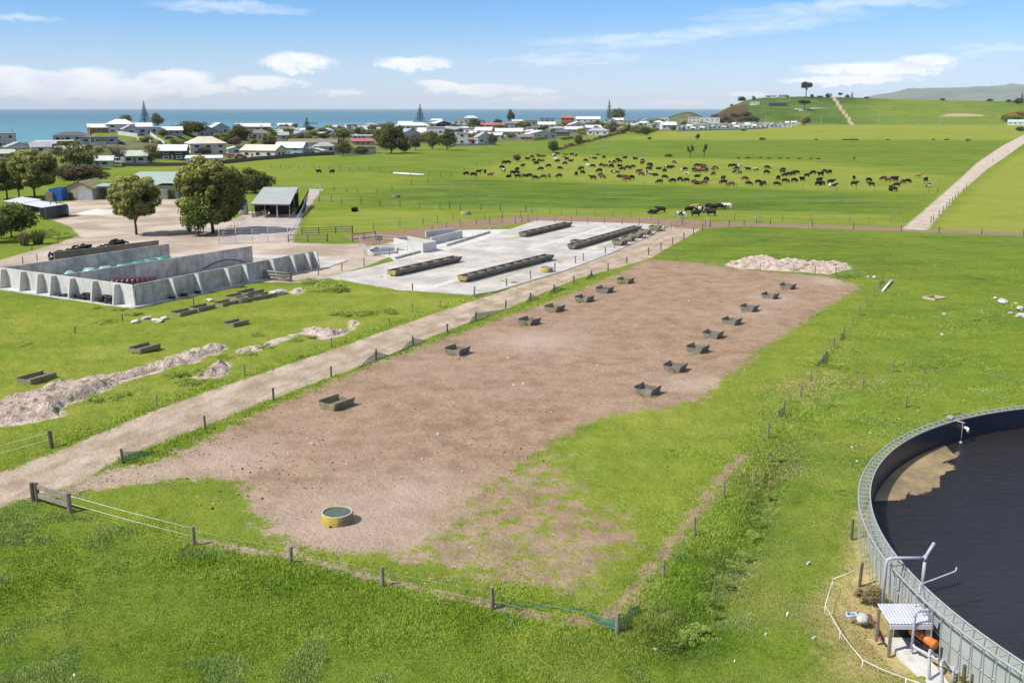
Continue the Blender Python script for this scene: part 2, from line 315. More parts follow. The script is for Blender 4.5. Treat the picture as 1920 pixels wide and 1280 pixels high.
def zones(X, Y):
    out = {}
    out['dirt'] = np.maximum(soft(sdf(LOT, X, Y), 2.6), 0.545 * soft(sdf(PATCHY, X, Y), 2.5))
    out['dirt'] *= 1 - 0.55 * soft(sdf(GREENW, X, Y), 3)
    for ln, wd, am in zip(PATH, (0.35, 0.30, 0.0), (0.95, 0.95, 0.60)): out['dirt'] = np.maximum(out['dirt'], am * soft(pdist(ln, X, Y) - wd, 1.0))
    out['track'] = soft(sdf(TRACK, X, Y), 0.8)
    r_ = np.minimum(np.abs(pdist(W0([(-60, 955), (60, 905), (185, 850), (315, 792), (450, 742), (600, 690), (750, 637), (890, 585), (1015, 538), (1125, 495), (1200, 470), (1260, 441)]), X, Y) - 0.85), np.abs(pdist(W0([(1713, 430), (1740, 405), (1782, 365), (1825, 325), (1857, 302), (1905, 268), (1960, 240)]), X, Y) - 0.95))
    out['rut'] = np.exp(-(r_ / 0.35) ** 2)
    out['race'] = soft(sdf(RACE, X, Y), 1.2)
    out['yard'] = soft(sdf(YARD, X, Y), 1.5)
    out['gravel'] = soft(sdf(GRAV, X, Y), 2.0)
    out['chalk'] = np.max([0.85 * soft(sdf(q, X, Y) + 0.3, 1.2) for q in CHALK], axis=0)
    out['dry'] = np.maximum(soft(sdf(DRY, X, Y), 2.0), 0.52 * soft(sdf(DRY2, X, Y), 6))
    pale = np.zeros(X.shape)
    for (cx, cy), r in PALE: pale = np.maximum(pale, np.exp(-((X - cx) ** 2 + (Y - cy) ** 2) / r ** 2))
    out['pale'] = pale
    tone = np.full(X.shape, 0.60)
    for poly, v, sw in TONES: k = soft(sdf(poly, X, Y), sw); tone = tone * (1 - k) + v * k
    dk = np.exp(-(pdist(DITCH, X, Y) / 1.5) ** 2); tone = tone * (1 - 0.75 * dk) + 0.12 * 0.75 * dk
    far = sstep((Y - 1230) / 80); px = 960 + F * X / (Y * CP + 4.6)
    tone = tone * (1 - far) + far * (0.10 + 0.35 * sstep((px - 1560) / 120) + 0.45 * (vnoise(X, Y, 160, 3) - 0.5))
    out['tone'] = tone
    sc = far * (soft((px - 1400) / 60, 0.7) * soft(np.abs(Y - 1450) / 150 - 0.7, 0.4)) * sstep((1430 - px) / 40)
    out['scrub'] = np.clip(sc * 1.3, 0, 1)
    sand = np.exp(-((px - 1800) / 52) ** 2 - ((Y - 1395) / 30) ** 2) * np.clip(2.4 * vnoise(X, Y, 26, 31) - 0.35, 0, 1.1); sand = np.maximum(sand, 0.8 * np.exp(-((px - 1500) / 22) ** 2 - ((Y - 1300) / 18) ** 2))
    hx = [1555, 1562, 1575, 1590, 1600]; hy = [1650, 1560, 1450, 1360, 1255]
    trk = soft(np.abs(px - np.interp(-Y, [-q for q in hy], hx)) - 4, 2.5) * (Y > 1240) * (Y < 1660)
    road = soft(np.abs(Y - 1262) - 5, 4) * (px > 1470) * 0.55
    tb = np.interp(px, TB_X, TB_D); town = np.clip((Y - tb - 6) / 14, 0, 1) * (Y < np.interp(px, SH_X, SH_D) + 25) * (px < 1330) * (Y > 200)
    out['town'] = town * (0.55 + 0.5 * (vnoise(X, Y, 26, 17) - 0.5))
    out['sand'] = np.clip(np.maximum(np.maximum(sand, trk), road), 0, 1)
    return out

# ------------------------------------------------------------------ ground material
def ground_material():
    m, t, b = newmat('turf_and_soil'); pos = t.new('ShaderNodeNewGeometry').outputs['Position']
    A = {k: t.attr(k).outputs['Fac'] for k in ('tone', 'dirt', 'track', 'race', 'yard', 'gravel', 'chalk', 'dry', 'pale', 'scrub', 'sand', 'town', 'rut')}
    ax = t.vmath('MULTIPLY', pos, (0.35, 1.0, 1.0))
    n0 = t.noise(pos, 0.018, 3); n1 = t.noise(pos, 0.09, 4, 0.6); n2 = t.noise(pos, 0.55, 5, 0.65); n3 = t.noise(pos, 3.2, 4, 0.65); n4 = t.noise(pos, 14, 3, 0.6); ns = t.noise(ax, 0.22, 5, 0.65)
    def cen(n, k): return t.math('MULTIPLY', t.math('SUBTRACT', n, 0.5), k)
    n2b = t.noise(pos, 0.95, 9, 0.74)
    def thr(a, k2, k3, lo=0.42, hi=0.60): return t.step(t.math('ADD', t.math('ADD', a, cen(n2, k2)), cen(n3, k3)), lo, hi)
    tone = t.math('ADD', A['tone'], t.math('ADD', t.math('ADD', cen(n0, 0.5), cen(n1, 0.6)), t.math('ADD', cen(n2, 0.8), t.math('ADD', t.math('ADD', cen(n3, 0.95), cen(n4, 0.8)), cen(ns, 0.85)))))
    g = t.ramp(tone, [(0.0, (0.052, 0.095, 0.024)), (0.25, (0.102, 0.162, 0.028)), (0.55, (0.158, 0.218, 0.032)), (0.8, (0.204, 0.250, 0.036)), (1.0, (0.268, 0.290, 0.058))])
    g = t.mix(t.math('MULTIPLY', t.step(t.math('ADD', n4, cen(n3, 0.7)), 0.45, 0.75), 0.5), g, (0.045, 0.075, 0.015))
    g = t.mix(t.math('MULTIPLY', t.step(t.noise(pos, 0.35, 5, 0.7), 0.58, 0.75), 0.45), g, (0.185, 0.235, 0.085))
    g = t.mix(t.math('MULTIPLY', t.step(t.noise(pos, 0.25, 6, 0.7), 0.60, 0.72), 0.45), g, t.mix(n3, (0.17, 0.15, 0.05), (0.25, 0.20, 0.08)))   # seed heads
    py_ = t.new('ShaderNodeSeparateXYZ'); t.l.new(pos, py_.inputs[0])
    g = t.mix(t.math('MULTIPLY', t.math('MULTIPLY', t.step(t.noise(t.vmath('MULTIPLY', pos, (0.25, 1, 1)), 0.12, 6, 0.72), 0.50, 0.68), 0.5), t.step(py_.outputs[1], 110, 200)), g, (0.22, 0.275, 0.12))
    dryc = t.mix(n3, (0.36, 0.285, 0.115), (0.58, 0.47, 0.24))
    g = t.mix(thr(A['dry'], 0.8, 0.5, 0.40, 0.85), g, dryc)
    g = t.mix(thr(A['scrub'], 0.4, 0.2), g, t.mix(n1, (0.05, 0.045, 0.022), (0.12, 0.075, 0.04)))
    g = t.mix(t.math('MULTIPLY', t.step(t.math('ADD', A['town'], cen(n1, 0.6)), 0.35, 0.6), 0.8), g, t.mix(t.step(n1, 0.4, 0.6), (0.17, 0.165, 0.12), (0.085, 0.10, 0.045)))
    soil = t.mix(t.step(n2, 0.3, 0.7), (0.250, 0.168, 0.113), (0.385, 0.275, 0.195))
    soil = t.mix(t.math('MULTIPLY', t.step(t.math('ADD', n3, cen(n2, 0.5)), 0.52, 0.78), 0.7), soil, (0.15, 0.095, 0.062))
    soil = t.mix(t.math('MULTIPLY', t.step(n1, 0.4, 0.7), 0.4), soil, (0.38, 0.28, 0.215))
    soil = t.mix(t.math('MULTIPLY', t.step(t.noise(pos, 0.22, 6, 0.7), 0.52, 0.68), 0.45), soil, (0.20, 0.130, 0.088))
    soil = t.mix(t.math('MULTIPLY', A['pale'], t.math('ADD', 0.45, cen(n3, 0.5))), soil, (0.52, 0.42, 0.36))
    c = t.mix(t.step(t.math('ADD', t.math('ADD', A['dirt'], cen(n2b, 1.25)), cen(n4, 0.25)), 0.43, 0.57), g, soil)
    ch = t.mix(n3, (0.42, 0.33, 0.29), (0.62, 0.52, 0.47))
    c = t.mix(thr(A['chalk'], 0.9, 0.5), c, ch)
    rut = t.noise(t.vmath('MULTIPLY', pos, (1.0, 0.6, 1.0)), 0.5, 5, 0.6)
    tr = t.mix(t.step(rut, 0.3, 0.7), (0.32, 0.25, 0.175), (0.51, 0.42, 0.335)); tr = t.mix(t.math('MULTIPLY', t.step(n3, 0.5, 0.75), 0.35), tr, (0.26, 0.20, 0.145))
    tr = t.mix(t.math('MULTIPLY', A['rut'], t.math('MULTIPLY', t.step(n2, 0.35, 0.6), 0.55)), tr, (0.27, 0.205, 0.15))
    c = t.mix(thr(A['track'], 0.35, 0.25), c, tr)
    c = t.mix(thr(A['yard'], 0.3, 0.2), c, t.mix(t.step(n1, 0.35, 0.65), (0.34, 0.275, 0.21), (0.53, 0.45, 0.375)))
    c = t.mix(thr(A['race'], 0.4, 0.25), c, t.mix(n2, (0.19, 0.125, 0.08), (0.34, 0.25, 0.18)))
    c = t.mix(thr(A['gravel'], 0.4, 0.2), c, t.mix(t.step(rut, 0.3, 0.7), (0.40, 0.325, 0.26), (0.55, 0.47, 0.40)))
    c = t.mix(thr(A['sand'], 0.4, 0.1), c, t.mix(n1, (0.28, 0.20, 0.125), (0.50, 0.40, 0.29)))
    t.l.new(c, b.inputs['Base Color']); b.inputs['Roughness'].default_value = 0.95; b.inputs['Specular IOR Level'].default_value = 0.0
    hgt = t.math('ADD', t.math('MULTIPLY', n3, 0.7), t.math('ADD', t.math('MULTIPLY', n4, 0.3), t.math('MULTIPLY', n2, 0.6)))
    t.l.new(t.bump(hgt, 0.9, 0.22), b.inputs['Normal'])
    return m
GMAT = ground_material()

DITCH = W0([(1475, 870), (1425, 965), (1385, 1040), (1345, 1120), (1310, 1180), (1275, 1215)])
def micro(X, Y, zn):
    """tussocks and hoof marks of the near ground"""
    rough = 1 - np.clip(zn['dirt'] * 0.75 + zn['track'] + zn['yard'] + zn['race'] + zn['gravel'], 0, 1); near = 1 - sstep((Y - 60) / 150)
    return -0.40 * np.exp(-(pdist(DITCH, X, Y) / 0.75) ** 2) + near * (rough * (0.16 * (vnoise(X, Y, 1.3, 1) - 0.5) + 0.13 * (vnoise(X, Y, 0.55, 21) - 0.5) + (0.25 + 0.3 * zn['dry']) * (vnoise(X, Y, 5, 2) - 0.5)) + (1 - rough) * 0.07 * (vnoise(X, Y, 0.9, 4) - 0.5))
def build_ground():
    us = np.concatenate([np.linspace(-6, -0.62, 40)[:-1], np.arange(-0.62, 0.6201, 0.0032), np.linspace(0.62, 6, 40)[1:]])
    ds = np.concatenate([np.geomspace(13, 210, 440), np.geomspace(210, 3000, 210)[1:], np.geomspace(3000, 14000, 16)[1:]])
    U, D = np.meshgrid(us, ds); X = U * D; Y = D + 0 * U; Z = height(X, Y)
    zn = zones(X, Y)
    Z = Z + micro(X, Y, zn)
    nr, nc = X.shape; idx = np.arange(nr * nc).reshape(nr, nc)
    quads = np.stack([idx[:-1, :-1], idx[:-1, 1:], idx[1:, 1:], idx[1:, :-1]], -1).reshape(-1, 4)
    V = np.stack([X, Y, Z], -1).reshape(-1, 3); at = {k: v.reshape(-1) for k, v in zn.items()}
    fm = {k: at[k][quads].mean(1) for k in ('dirt', 'track', 'race', 'yard', 'gravel', 'sand')}; yc = V[quads][:, :, 1].mean(1); pxc = 960 + F * V[quads][:, :, 0].mean(1) / (yc * CP + 4.6)
    cls = np.zeros(len(quads), int)
    cls[(yc > 1275) & (pxc > 1330)] = 6
    for i, k in enumerate(('dirt', 'gravel', 'race', 'yard', 'track')): cls[(fm[k] > 0.5) & (yc < 1200)] = i + 1
    zq = V[quads][:, :, 2].max(1); keep = ~((zq < -9.5) & (yc < 2900))
    for ci, nm in enumerate(('ground', 'dirt_lot', 'gravel_road', 'cattle_race', 'farm_yard', 'farm_track', 'headland_hill')):
        q = quads[(cls == ci) & keep]; un, inv = np.unique(q, return_inverse=True); q2 = inv.reshape(-1, 4)
        me = bpy.data.meshes.new(nm); me.vertices.add(len(un)); me.vertices.foreach_set('co', V[un].astype(np.float32).ravel())
        me.loops.add(q2.size); me.loops.foreach_set('vertex_index', q2.ravel().astype(np.int32))
        me.polygons.add(len(q2)); me.polygons.foreach_set('loop_start', np.arange(0, q2.size, 4, dtype=np.int32))
        me.polygons.foreach_set('use_smooth', np.ones(len(q2), bool))
        for k, v in at.items(): a = me.attributes.new(k, 'FLOAT', 'POINT'); a.data.foreach_set('value', v[un].astype(np.float32))
        me.materials.append(GMAT); me.update(calc_edges=True); me.validate()
        tag(link(nm, me), kind='structure')
    # plain ground under and behind the camera
    mb = MB().add([(-400, -300, -0.02), (400, -300, -0.02), (400, 13.0, -0.02), (-400, 13.0, -0.02)], [(0, 1, 2, 3)])
    me = mb.mesh('near_ground', GMAT); a = me.attributes.new('tone', 'FLOAT', 'POINT'); a.data.foreach_set('value', [0.3] * 4)
    tag(link('near_ground', me), kind='structure')
build_ground()

# ------------------------------------------------------------------ sea and far hills
def sea():
    m, t, b = newmat('sea_water'); pos = t.new('ShaderNodeNewGeometry').outputs['Position']
    s1 = t.noise(t.vmath('MULTIPLY', pos, (0.25, 1.0, 1.0)), 0.0022, 4, 0.6); s2 = t.noise(t.vmath('MULTIPLY', pos, (0.4, 1, 1)), 0.05, 4, 0.6)
    sp = t.new('ShaderNodeSeparateXYZ'); t.l.new(pos, sp.inputs[0])
    sh = t.math('SUBTRACT', 1.0, t.step(sp.outputs[1], 500, 2600))
    c = t.mix(t.step(s1, 0.3, 0.7), (0.050, 0.145, 0.205), (0.075, 0.19, 0.245)); c = t.mix(t.math('MULTIPLY', sh, 0.7), c, (0.115, 0.30, 0.345))
    c = t.mix(t.math('MULTIPLY', t.step(s2, 0.5, 0.75), 0.25), c, (0.05, 0.15, 0.20))
    t.l.new(c, b.inputs['Base Color']); b.inputs['Roughness'].default_value = 0.45; b.inputs['Specular IOR Level'].default_value = 0.25
    t.l.new(t.bump(s2, 0.4, 3.0), b.inputs['Normal'])
    mb = MB(); ys = [250, 700, 1500, 3000, 6000, 12000, 25000, 48000]
    for y in ys: mb.v += [(-1.6 * y - 800, y, -4.0), (0.55 * y - (0 if y < 2000 else 0) + 400, y, -4.0)]
    mb.f = [(2 * i, 2 * i + 1, 2 * i + 3, 2 * i + 2) for i in range(len(ys) - 1)]
    tag(mb.build('sea', m), kind='structure')
sea()
def far_hills():
    m, t, b = newmat('far_hill_pasture'); pos = t.new('ShaderNodeNewGeometry').outputs['Position']
    n = t.noise(pos, 0.0016, 6, 0.65); n2 = t.noise(pos, 0.008, 4, 0.6)
    c = t.mix(t.step(n, 0.38, 0.62), (0.045, 0.075, 0.035), (0.12, 0.16, 0.06)); c = t.mix(t.math('MULTIPLY', t.step(n2, 0.5, 0.7), 0.6), c, (0.03, 0.05, 0.025))
    t.l.new(c, b.inputs['Base Color']); b.inputs['Roughness'].default_value = 1.0
    pxs = np.linspace(1560, 2700, 190); ox = [1560, 1590, 1615, 1650, 1682, 1720, 1765, 1800, 1870, 1925, 2100, 2400, 2700]; oy = [200, 190, 180, 175, 169, 168, 167, 165, 161, 160, 158, 165, 160]
    top = np.interp(pxs, ox, oy) + 2.2 * (vnoise(pxs, 0 * pxs, 17, 9) - 0.5) + 1.2 * (vnoise(pxs, 0 * pxs, 6, 8) - 0.5)
    V = []; rows = 14
    for j in range(rows):
        k = j / (rows - 1)
        for px, ty in zip(pxs, top):
            d = 11000 + 6000 * min(k / 0.75, 1) + (1500 * (k - 0.75) / 0.25 if k > 0.75 else 0); zt = CH + (HOR - ty) / F * 17000
            hgt = zt * (math.sin(min(k / 0.75, 1) * math.pi / 2) ** 1.2) * (1 if k <= 0.75 else 1 - 0.5 * (k - 0.75) / 0.25)
            hgt *= 1 - 0.35 * (1 - min(k / 0.75, 1)) * float(vnoise(px, d / 34, 23, 4))
            V.append(((px - 960) / F * d * 1.0, d, max(hgt, -2)))
    n = len(pxs); Fc = [(j * n + i, j * n + i + 1, (j + 1) * n + i + 1, (j + 1) * n + i) for j in range(rows - 1) for i in range(n - 1)]
    mb = MB(); mb.v = V; mb.f = Fc; tag(mb.build('far_hills', m, smooth=True), kind='structure')
far_hills()

# ------------------------------------------------------------------ shared materials
CONC = M('weathered_concrete', (0.48, 0.46, 0.43), 0.9, 0.42, 0.7, 0.25); CONC_L = M('pale_new_concrete', (0.56, 0.545, 0.52), 0.88, 0.16, 0.5, 0.15)
PADM = M('yard_slab_concrete', (0.49, 0.46, 0.425), 0.9, 0.34, 0.22, 0.15); CONC_D = M('stained_brown_concrete', (0.20, 0.17, 0.14), 0.92, 0.35, 0.6, 0.3)
TROUGH = M('old_trough_concrete', (0.215, 0.190, 0.155), 0.92, 0.42, 1.6, 0.4, c2=(0.105, 0.092, 0.075)); TROUGHG = M('lichened_trough_concrete', (0.235, 0.205, 0.13), 0.92, 0.42, 1.6, 0.4, c2=(0.15, 0.14, 0.08))
LICHEN = M('yellow_lichened_concrete', (0.36, 0.27, 0.07), 0.9, 0.5, 2.2, 0.3, c2=(0.22, 0.17, 0.06)); MUD = M('feed_dregs', (0.20, 0.155, 0.13), 1.0, 0.3, 3)
WOOD = M('weathered_post_wood', (0.24, 0.20, 0.155), 0.9, 0.35, 4, 0.3); WOOD_D = M('dark_post_wood', (0.125, 0.10, 0.08), 0.9, 0.35, 4, 0.3); RAILW = M('grey_rail_wood', (0.27, 0.235, 0.19), 0.9, 0.35, 3, 0.3)
WIRE = M('galvanised_wire', (0.35, 0.35, 0.34), 0.5, 0.1, 5, 0, 0.6); TAPE = M('white_fence_tape', (0.80, 0.79, 0.76), 0.6, 0.08, 3)
STEEL = M('galvanised_steel', (0.46, 0.465, 0.47), 0.42, 0.12, 3, 0, 0.35); PVC = M('grey_pvc_pipe', (0.40, 0.41, 0.47), 0.45, 0.12, 4); BLACKP = M('black_polythene', (0.018, 0.019, 0.024), 0.45, 0.3, 3)
WHITEP = M('white_paint', (0.78, 0.78, 0.77), 0.6, 0.10, 2); TYRE = M('tyre_rubber', (0.022, 0.022, 0.024), 0.75, 0.35, 5); ORANGE = M('orange_motor_paint', (0.72, 0.20, 0.035), 0.45, 0.25, 4)
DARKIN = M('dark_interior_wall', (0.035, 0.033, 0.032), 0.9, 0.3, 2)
def stain(m, col, amt, streak=False, joints=False):
    """dirt over a plain surface: blotches on slabs, run marks on walls, saw-cut joints"""
    t = NT(m.node_tree); b = m.node_tree.nodes['Principled BSDF']; src = b.inputs['Base Color'].links[0].from_socket; pos = t.new('ShaderNodeNewGeometry').outputs['Position']
    n = t.noise(t.vmath('MULTIPLY', pos, (1.0, 1.0, 0.12)) if streak else pos, 1.6 if streak else 0.16, 7, 0.7); c = t.mix(t.math('MULTIPLY', t.step(n, 0.50, 0.66), amt), src, col)
    n5 = t.noise(pos, 0.9, 6, 0.7); c = t.mix(t.math('MULTIPLY', t.step(n5, 0.58, 0.68), amt * 0.8), c, tuple(q * 0.75 for q in col))
    if joints:
        for vx, vy, w_ in ((0.85, -0.52, 5.0), (0.52, 0.85, 6.5)):
            s_ = t.new('ShaderNodeSeparateXYZ'); t.l.new(pos, s_.inputs[0]); q = t.math('FRACT', t.math('DIVIDE', t.math('ADD', t.math('MULTIPLY', s_.outputs[0], vx), t.math('MULTIPLY', s_.outputs[1], vy)), w_))
            c = t.mix(t.math('MULTIPLY', t.math('LESS_THAN', q, 0.016), 0.6), c, (0.22, 0.20, 0.18))
    t.l.new(c, b.inputs['Base Color'])
stain(CONC, (0.24, 0.215, 0.175), 0.6, True); stain(CONC_L, (0.40, 0.37, 0.32), 0.45, True); stain(PADM, (0.33, 0.285, 0.225), 0.55, False, True)
def netmat():
    m, t, b = newmat('green_shade_netting'); b.inputs['Base Color'].default_value = (0.03, 0.17, 0.13, 1); b.inputs['Roughness'].default_value = 0.8
    tr = t.new('ShaderNodeBsdfTransparent'); o = m.node_tree.nodes['Material Output']
    n = t.noise(t.new('ShaderNodeNewGeometry').outputs['Position'], 25, 2)
    t.l.new(t.mixs(t.math('ADD', 0.35, t.math('MULTIPLY', n, 0.55)), tr.outputs[0], b.outputs[0]), o.inputs[0]); return m
NET = netmat()

# ------------------------------------------------------------------ effluent tank
def tank():
    cx, cy = TANK_C; R0 = 22.42; zl = 0.80; top = 2.0
    T = thing('effluent_tank', 'huge round effluent tank with a ladder-like steel rim and dark liquid inside', 'tank', (cx, cy, 0))
    wm, t, b = newmat('corrugated_tank_steel'); pos = t.new('ShaderNodeTexCoord').outputs['Object']
    n = t.noise(pos, 1.2, 4); c = t.mix(n, (0.34, 0.37, 0.35), (0.46, 0.49, 0.47)); t.l.new(c, b.inputs['Base Color']); b.inputs['Roughness'].default_value = 0.55; b.inputs['Metallic'].default_value = 0.15
    mb = MB(); N = 720
    mb.v = [((R0 + (0.006 if k % 2 else 0)) * math.cos(2 * math.pi * k / N), (R0 + (0.006 if k % 2 else 0)) * math.sin(2 * math.pi * k / N), z) for z in (-0.5, top) for k in range(N)]
    mb.f = [(k, (k + 1) % N, N + (k + 1) % N, N + k) for k in range(N)]
    mb.build('wall', wm, T)
    lm, t, b = newmat('dark_tank_liner'); n = t.noise(t.new('ShaderNodeNewGeometry').outputs['Position'], 0.8, 4); t.l.new(t.mix(n, (0.010, 0.013, 0.028), (0.022, 0.026, 0.048)), b.inputs['Base Color']); b.inputs['Roughness'].default_value = 0.42
    MB().lathe([(R0 - 0.05, top + 0.012), (R0 - 0.07, 1.2), (R0 - 0.09, 0.2), (R0 - 0.09, -0.4)], 240).build('liner', lm, T, True)
    fold = MB()
    for a0 in (98, 101, 104, 107): fold.tube([((R0 - 0.1) * math.cos(R(a0 - i * 2.4)), (R0 - 0.1) * math.sin(R(a0 - i * 2.4)), 0.95 + 0.05 * i) for i in range(5)], 0.05, 6)
    fold.build('liner_fold', lm, T, True)
    qm, t, b = newmat('effluent_liquid'); pos = t.new('ShaderNodeNewGeometry').outputs['Position']
    rip = t.noise(t.vmath('MULTIPLY', pos, (1.0, 2.2, 1.0)), 2.0, 5, 0.6, 0.6); rip2 = t.noise(t.vmath('MULTIPLY', pos, (1.0, 1.8, 1.0)), 6.0, 3, 0.6)
    t.l.new(t.mix(t.noise(pos, 0.2, 3), (0.017, 0.015, 0.016), (0.026, 0.023, 0.022)), b.inputs['Base Color']); b.inputs['Roughness'].default_value = 0.16
    t.l.new(t.bump(t.math('ADD', rip, t.math('MULTIPLY', rip2, 0.35)), 0.9, 0.2), b.inputs['Normal']); b.inputs['Specular IOR Level'].default_value = 0.32
    MB().lathe([(0.001, zl), (11, zl), (R0 - 0.09, zl)], 160).build('liquid', qm, T)
    sc = [(1660, 944), (1666, 921), (1682, 897), (1697, 875), (1719, 858), (1741, 845), (1760, 838), (1778, 840), (1795, 853), (1778, 860), (1791, 873), (1789, 882), (1762, 897), (1760, 913), (1736, 926), (1704, 933), (1699, 941), (1675, 945)]
    arc = [Pz(x, y, zl) for x, y in ((1800, 842),)]
    pts = [Pz(x, y, zl) for x, y in sc[8:]]; pts = arc + pts
    a0 = math.atan2(pts[-1].y - cy, pts[-1].x - cx) % (2 * math.pi); a1 = math.atan2(pts[0].y - cy, pts[0].x - cx) % (2 * math.pi)
    rim = [(cx + (R0 - 0.12) * math.cos(a0 + (a1 - a0) * k / 40), cy + (R0 - 0.12) * math.sin(a0 + (a1 - a0) * k / 40)) for k in range(41)]
    inner = []
    for p, q in zip(pts[:-1], pts[1:]):
        for k in range(9):
            u = k / 9; x = p.x + (q.x - p.x) * u; y = p.y + (q.y - p.y) * u
            inner.append((x + 0.45 * (float(vnoise(x, y, 0.7, 3)) - 0.5), y + 0.45 * (float(vnoise(x, y, 0.7, 6)) - 0.5)))
    poly = inner + rim; mx = sum(p[0] for p in poly) / len(poly); my = sum(p[1] for p in poly) / len(poly); n_ = len(poly)
    core = [(x + (mx - x) * (0.22 + 0.12 * math.sin(i * 0.9)), y + (my - y) * (0.22 + 0.12 * math.sin(i * 0.9))) if i < len(inner) else (x, y) for i, (x, y) in enumerate(poly)]
    mb = MB(); mb.v = [(x - cx, y - cy, zl + 0.012) for x, y in poly + core]; mb.f = [(i, i + 1, n_ + i + 1, n_ + i) for i in range(len(inner) - 1)] + [tuple(range(n_, 2 * n_))]
    sm = M('tan_scum', (0.30, 0.22, 0.115), 0.6, 0.35, 0.5, c2=(0.16, 0.125, 0.07), fine=5); ob = mb.build('scum', sm, T)
    at = ob.data.attributes.new('edge', 'FLOAT', 'POINT'); at.data.foreach_set('value', [0.0 if i < len(inner) else 1.0 for i in range(2 * n_)])
    st = NT(sm.node_tree); tb = st.new('ShaderNodeBsdfTransparent'); en = st.noise(st.new('ShaderNodeNewGeometry').outputs['Position'], 3.0, 5, 0.7)
    fd = st.step(st.math('ADD', st.attr('edge').outputs['Fac'], st.math('MULTIPLY', st.math('SUBTRACT', en, 0.5), 1.2)), 0.15, 0.75)
    st.l.new(st.mixs(fd, tb.outputs[0], sm.node_tree.nodes['Principled BSDF'].outputs[0]), sm.node_tree.nodes['Material Output'].inputs[0])
    bm = bmesh.new(); bm.from_mesh(ob.data); bmesh.ops.triangulate(bm, faces=bm.faces[:]); bm.normal_update()
    for f in bm.faces:
        if f.normal.z < 0: f.normal_flip()
    bm.to_mesh(ob.data); bm.free()
    ring = lambda r, z, rr, nm: MB().tube([(r * math.cos(2 * math.pi * k / 180), r * math.sin(2 * math.pi * k / 180), z) for k in range(181)], rr, 6, False).build(nm, STEEL, T, True)
    ring(R0 + 0.02, top + 0.04, 0.035, 'inner_rail'); ring(R0 + 0.55, top + 0.0, 0.04, 'outer_rail'); ring(R0 + 0.06, 0.75, 0.03, 'wall_band')
    rung = MB().beam((R0, 0, top + 0.02), (R0 + 0.56, 0, top + 0.0), 0.04, 0.03).mesh('rung', STEEL)
    stay = MB().beam((R0 + 0.55, 0, top), (R0 + 0.42, 0, -0.1), 0.035, 0.035).beam((R0 + 0.03, 0, 1.5), (R0 + 0.52, 0, top - 0.03), 0.025, 0.025).mesh('stay', STEEL)
    N = 250; rest_r, rest_s = MB(), MB(); vis = []
    for k in range(N):
        a = 2 * math.pi * k / N; p = (cx + R0 * math.cos(a), cy + R0 * math.sin(a)); d = p[1] * CP + (CH - top) * SP
        px = 960 + F * p[0] / d; vis.append((px if p[1] > 16 else 9999, k))
    vis = set(k for q, k in sorted(vis)[:99] if q < 1990)
    for k in range(N):
        a = 2 * math.pi * k / N
        if k in vis:
            link('rung', rung, T, None, a); link('stay', stay, T, None, a)
        else:
            ca, sa = math.cos(a), math.sin(a)
            rest_r.beam((R0 * ca, R0 * sa, top + 0.02), ((R0 + 0.56) * ca, (R0 + 0.56) * sa, top), 0.05, 0.05)
            rest_s.beam(((R0 + 0.55) * ca, (R0 + 0.55) * sa, top), ((R0 + 0.42) * ca, (R0 + 0.42) * sa, -0.1), 0.035, 0.035)
    tag(rest_r.build('rung', STEEL, T), kind='stuff'); tag(rest_s.build('stay', STEEL, T), kind='stuff')
    # float gauge on the far rim and the white outlet elbow
    an = math.atan2(Pz(1779, 787, 2).y - cy, Pz(1779, 787, 2).x - cx)
    q = lambda r, z, da=0.0: (cx + r * math.cos(an + da), cy + r * math.sin(an + da), z)
    G = thing('float_gauge', 'thin float gauge pole hanging from the rim into the tank', 'gauge', q(R0, 2.0))
    MB().tube([q(R0 - 0.5, 2.06), q(R0 - 0.5, 0.78)], 0.025, 6).build('pole', M('rusty_pole', (0.30, 0.20, 0.18), 0.7), G, True, True)
    MB().beam(q(R0 - 0.6, 2.08), q(R0 + 0.5, 2.12), 0.09, 0.05).box(q(R0 + 0.3, 2.2), (0.4, 0.3, 0.12), an).build('bracket', STEEL, G, False, True)
    MB().lathe([(0.001, 0), (0.09, 0.04), (0.09, 0.14), (0.001, 0.2)], 10, q(R0 - 0.5, 0.76)).build('float', M('blue_float', (0.3, 0.4, 0.7), 0.5), G, True, True)
    E = MB().tube([q(R0 - 0.15, 1.55, -0.035), q(R0 - 0.35, 1.55, -0.035), q(R0 - 0.37, 1.3, -0.035)], 0.09, 8).build('outlet_elbow', WHITEP, None, True)
    tag(E, 'short white pipe elbow sticking out of the dark tank liner', 'pipe')
tank()

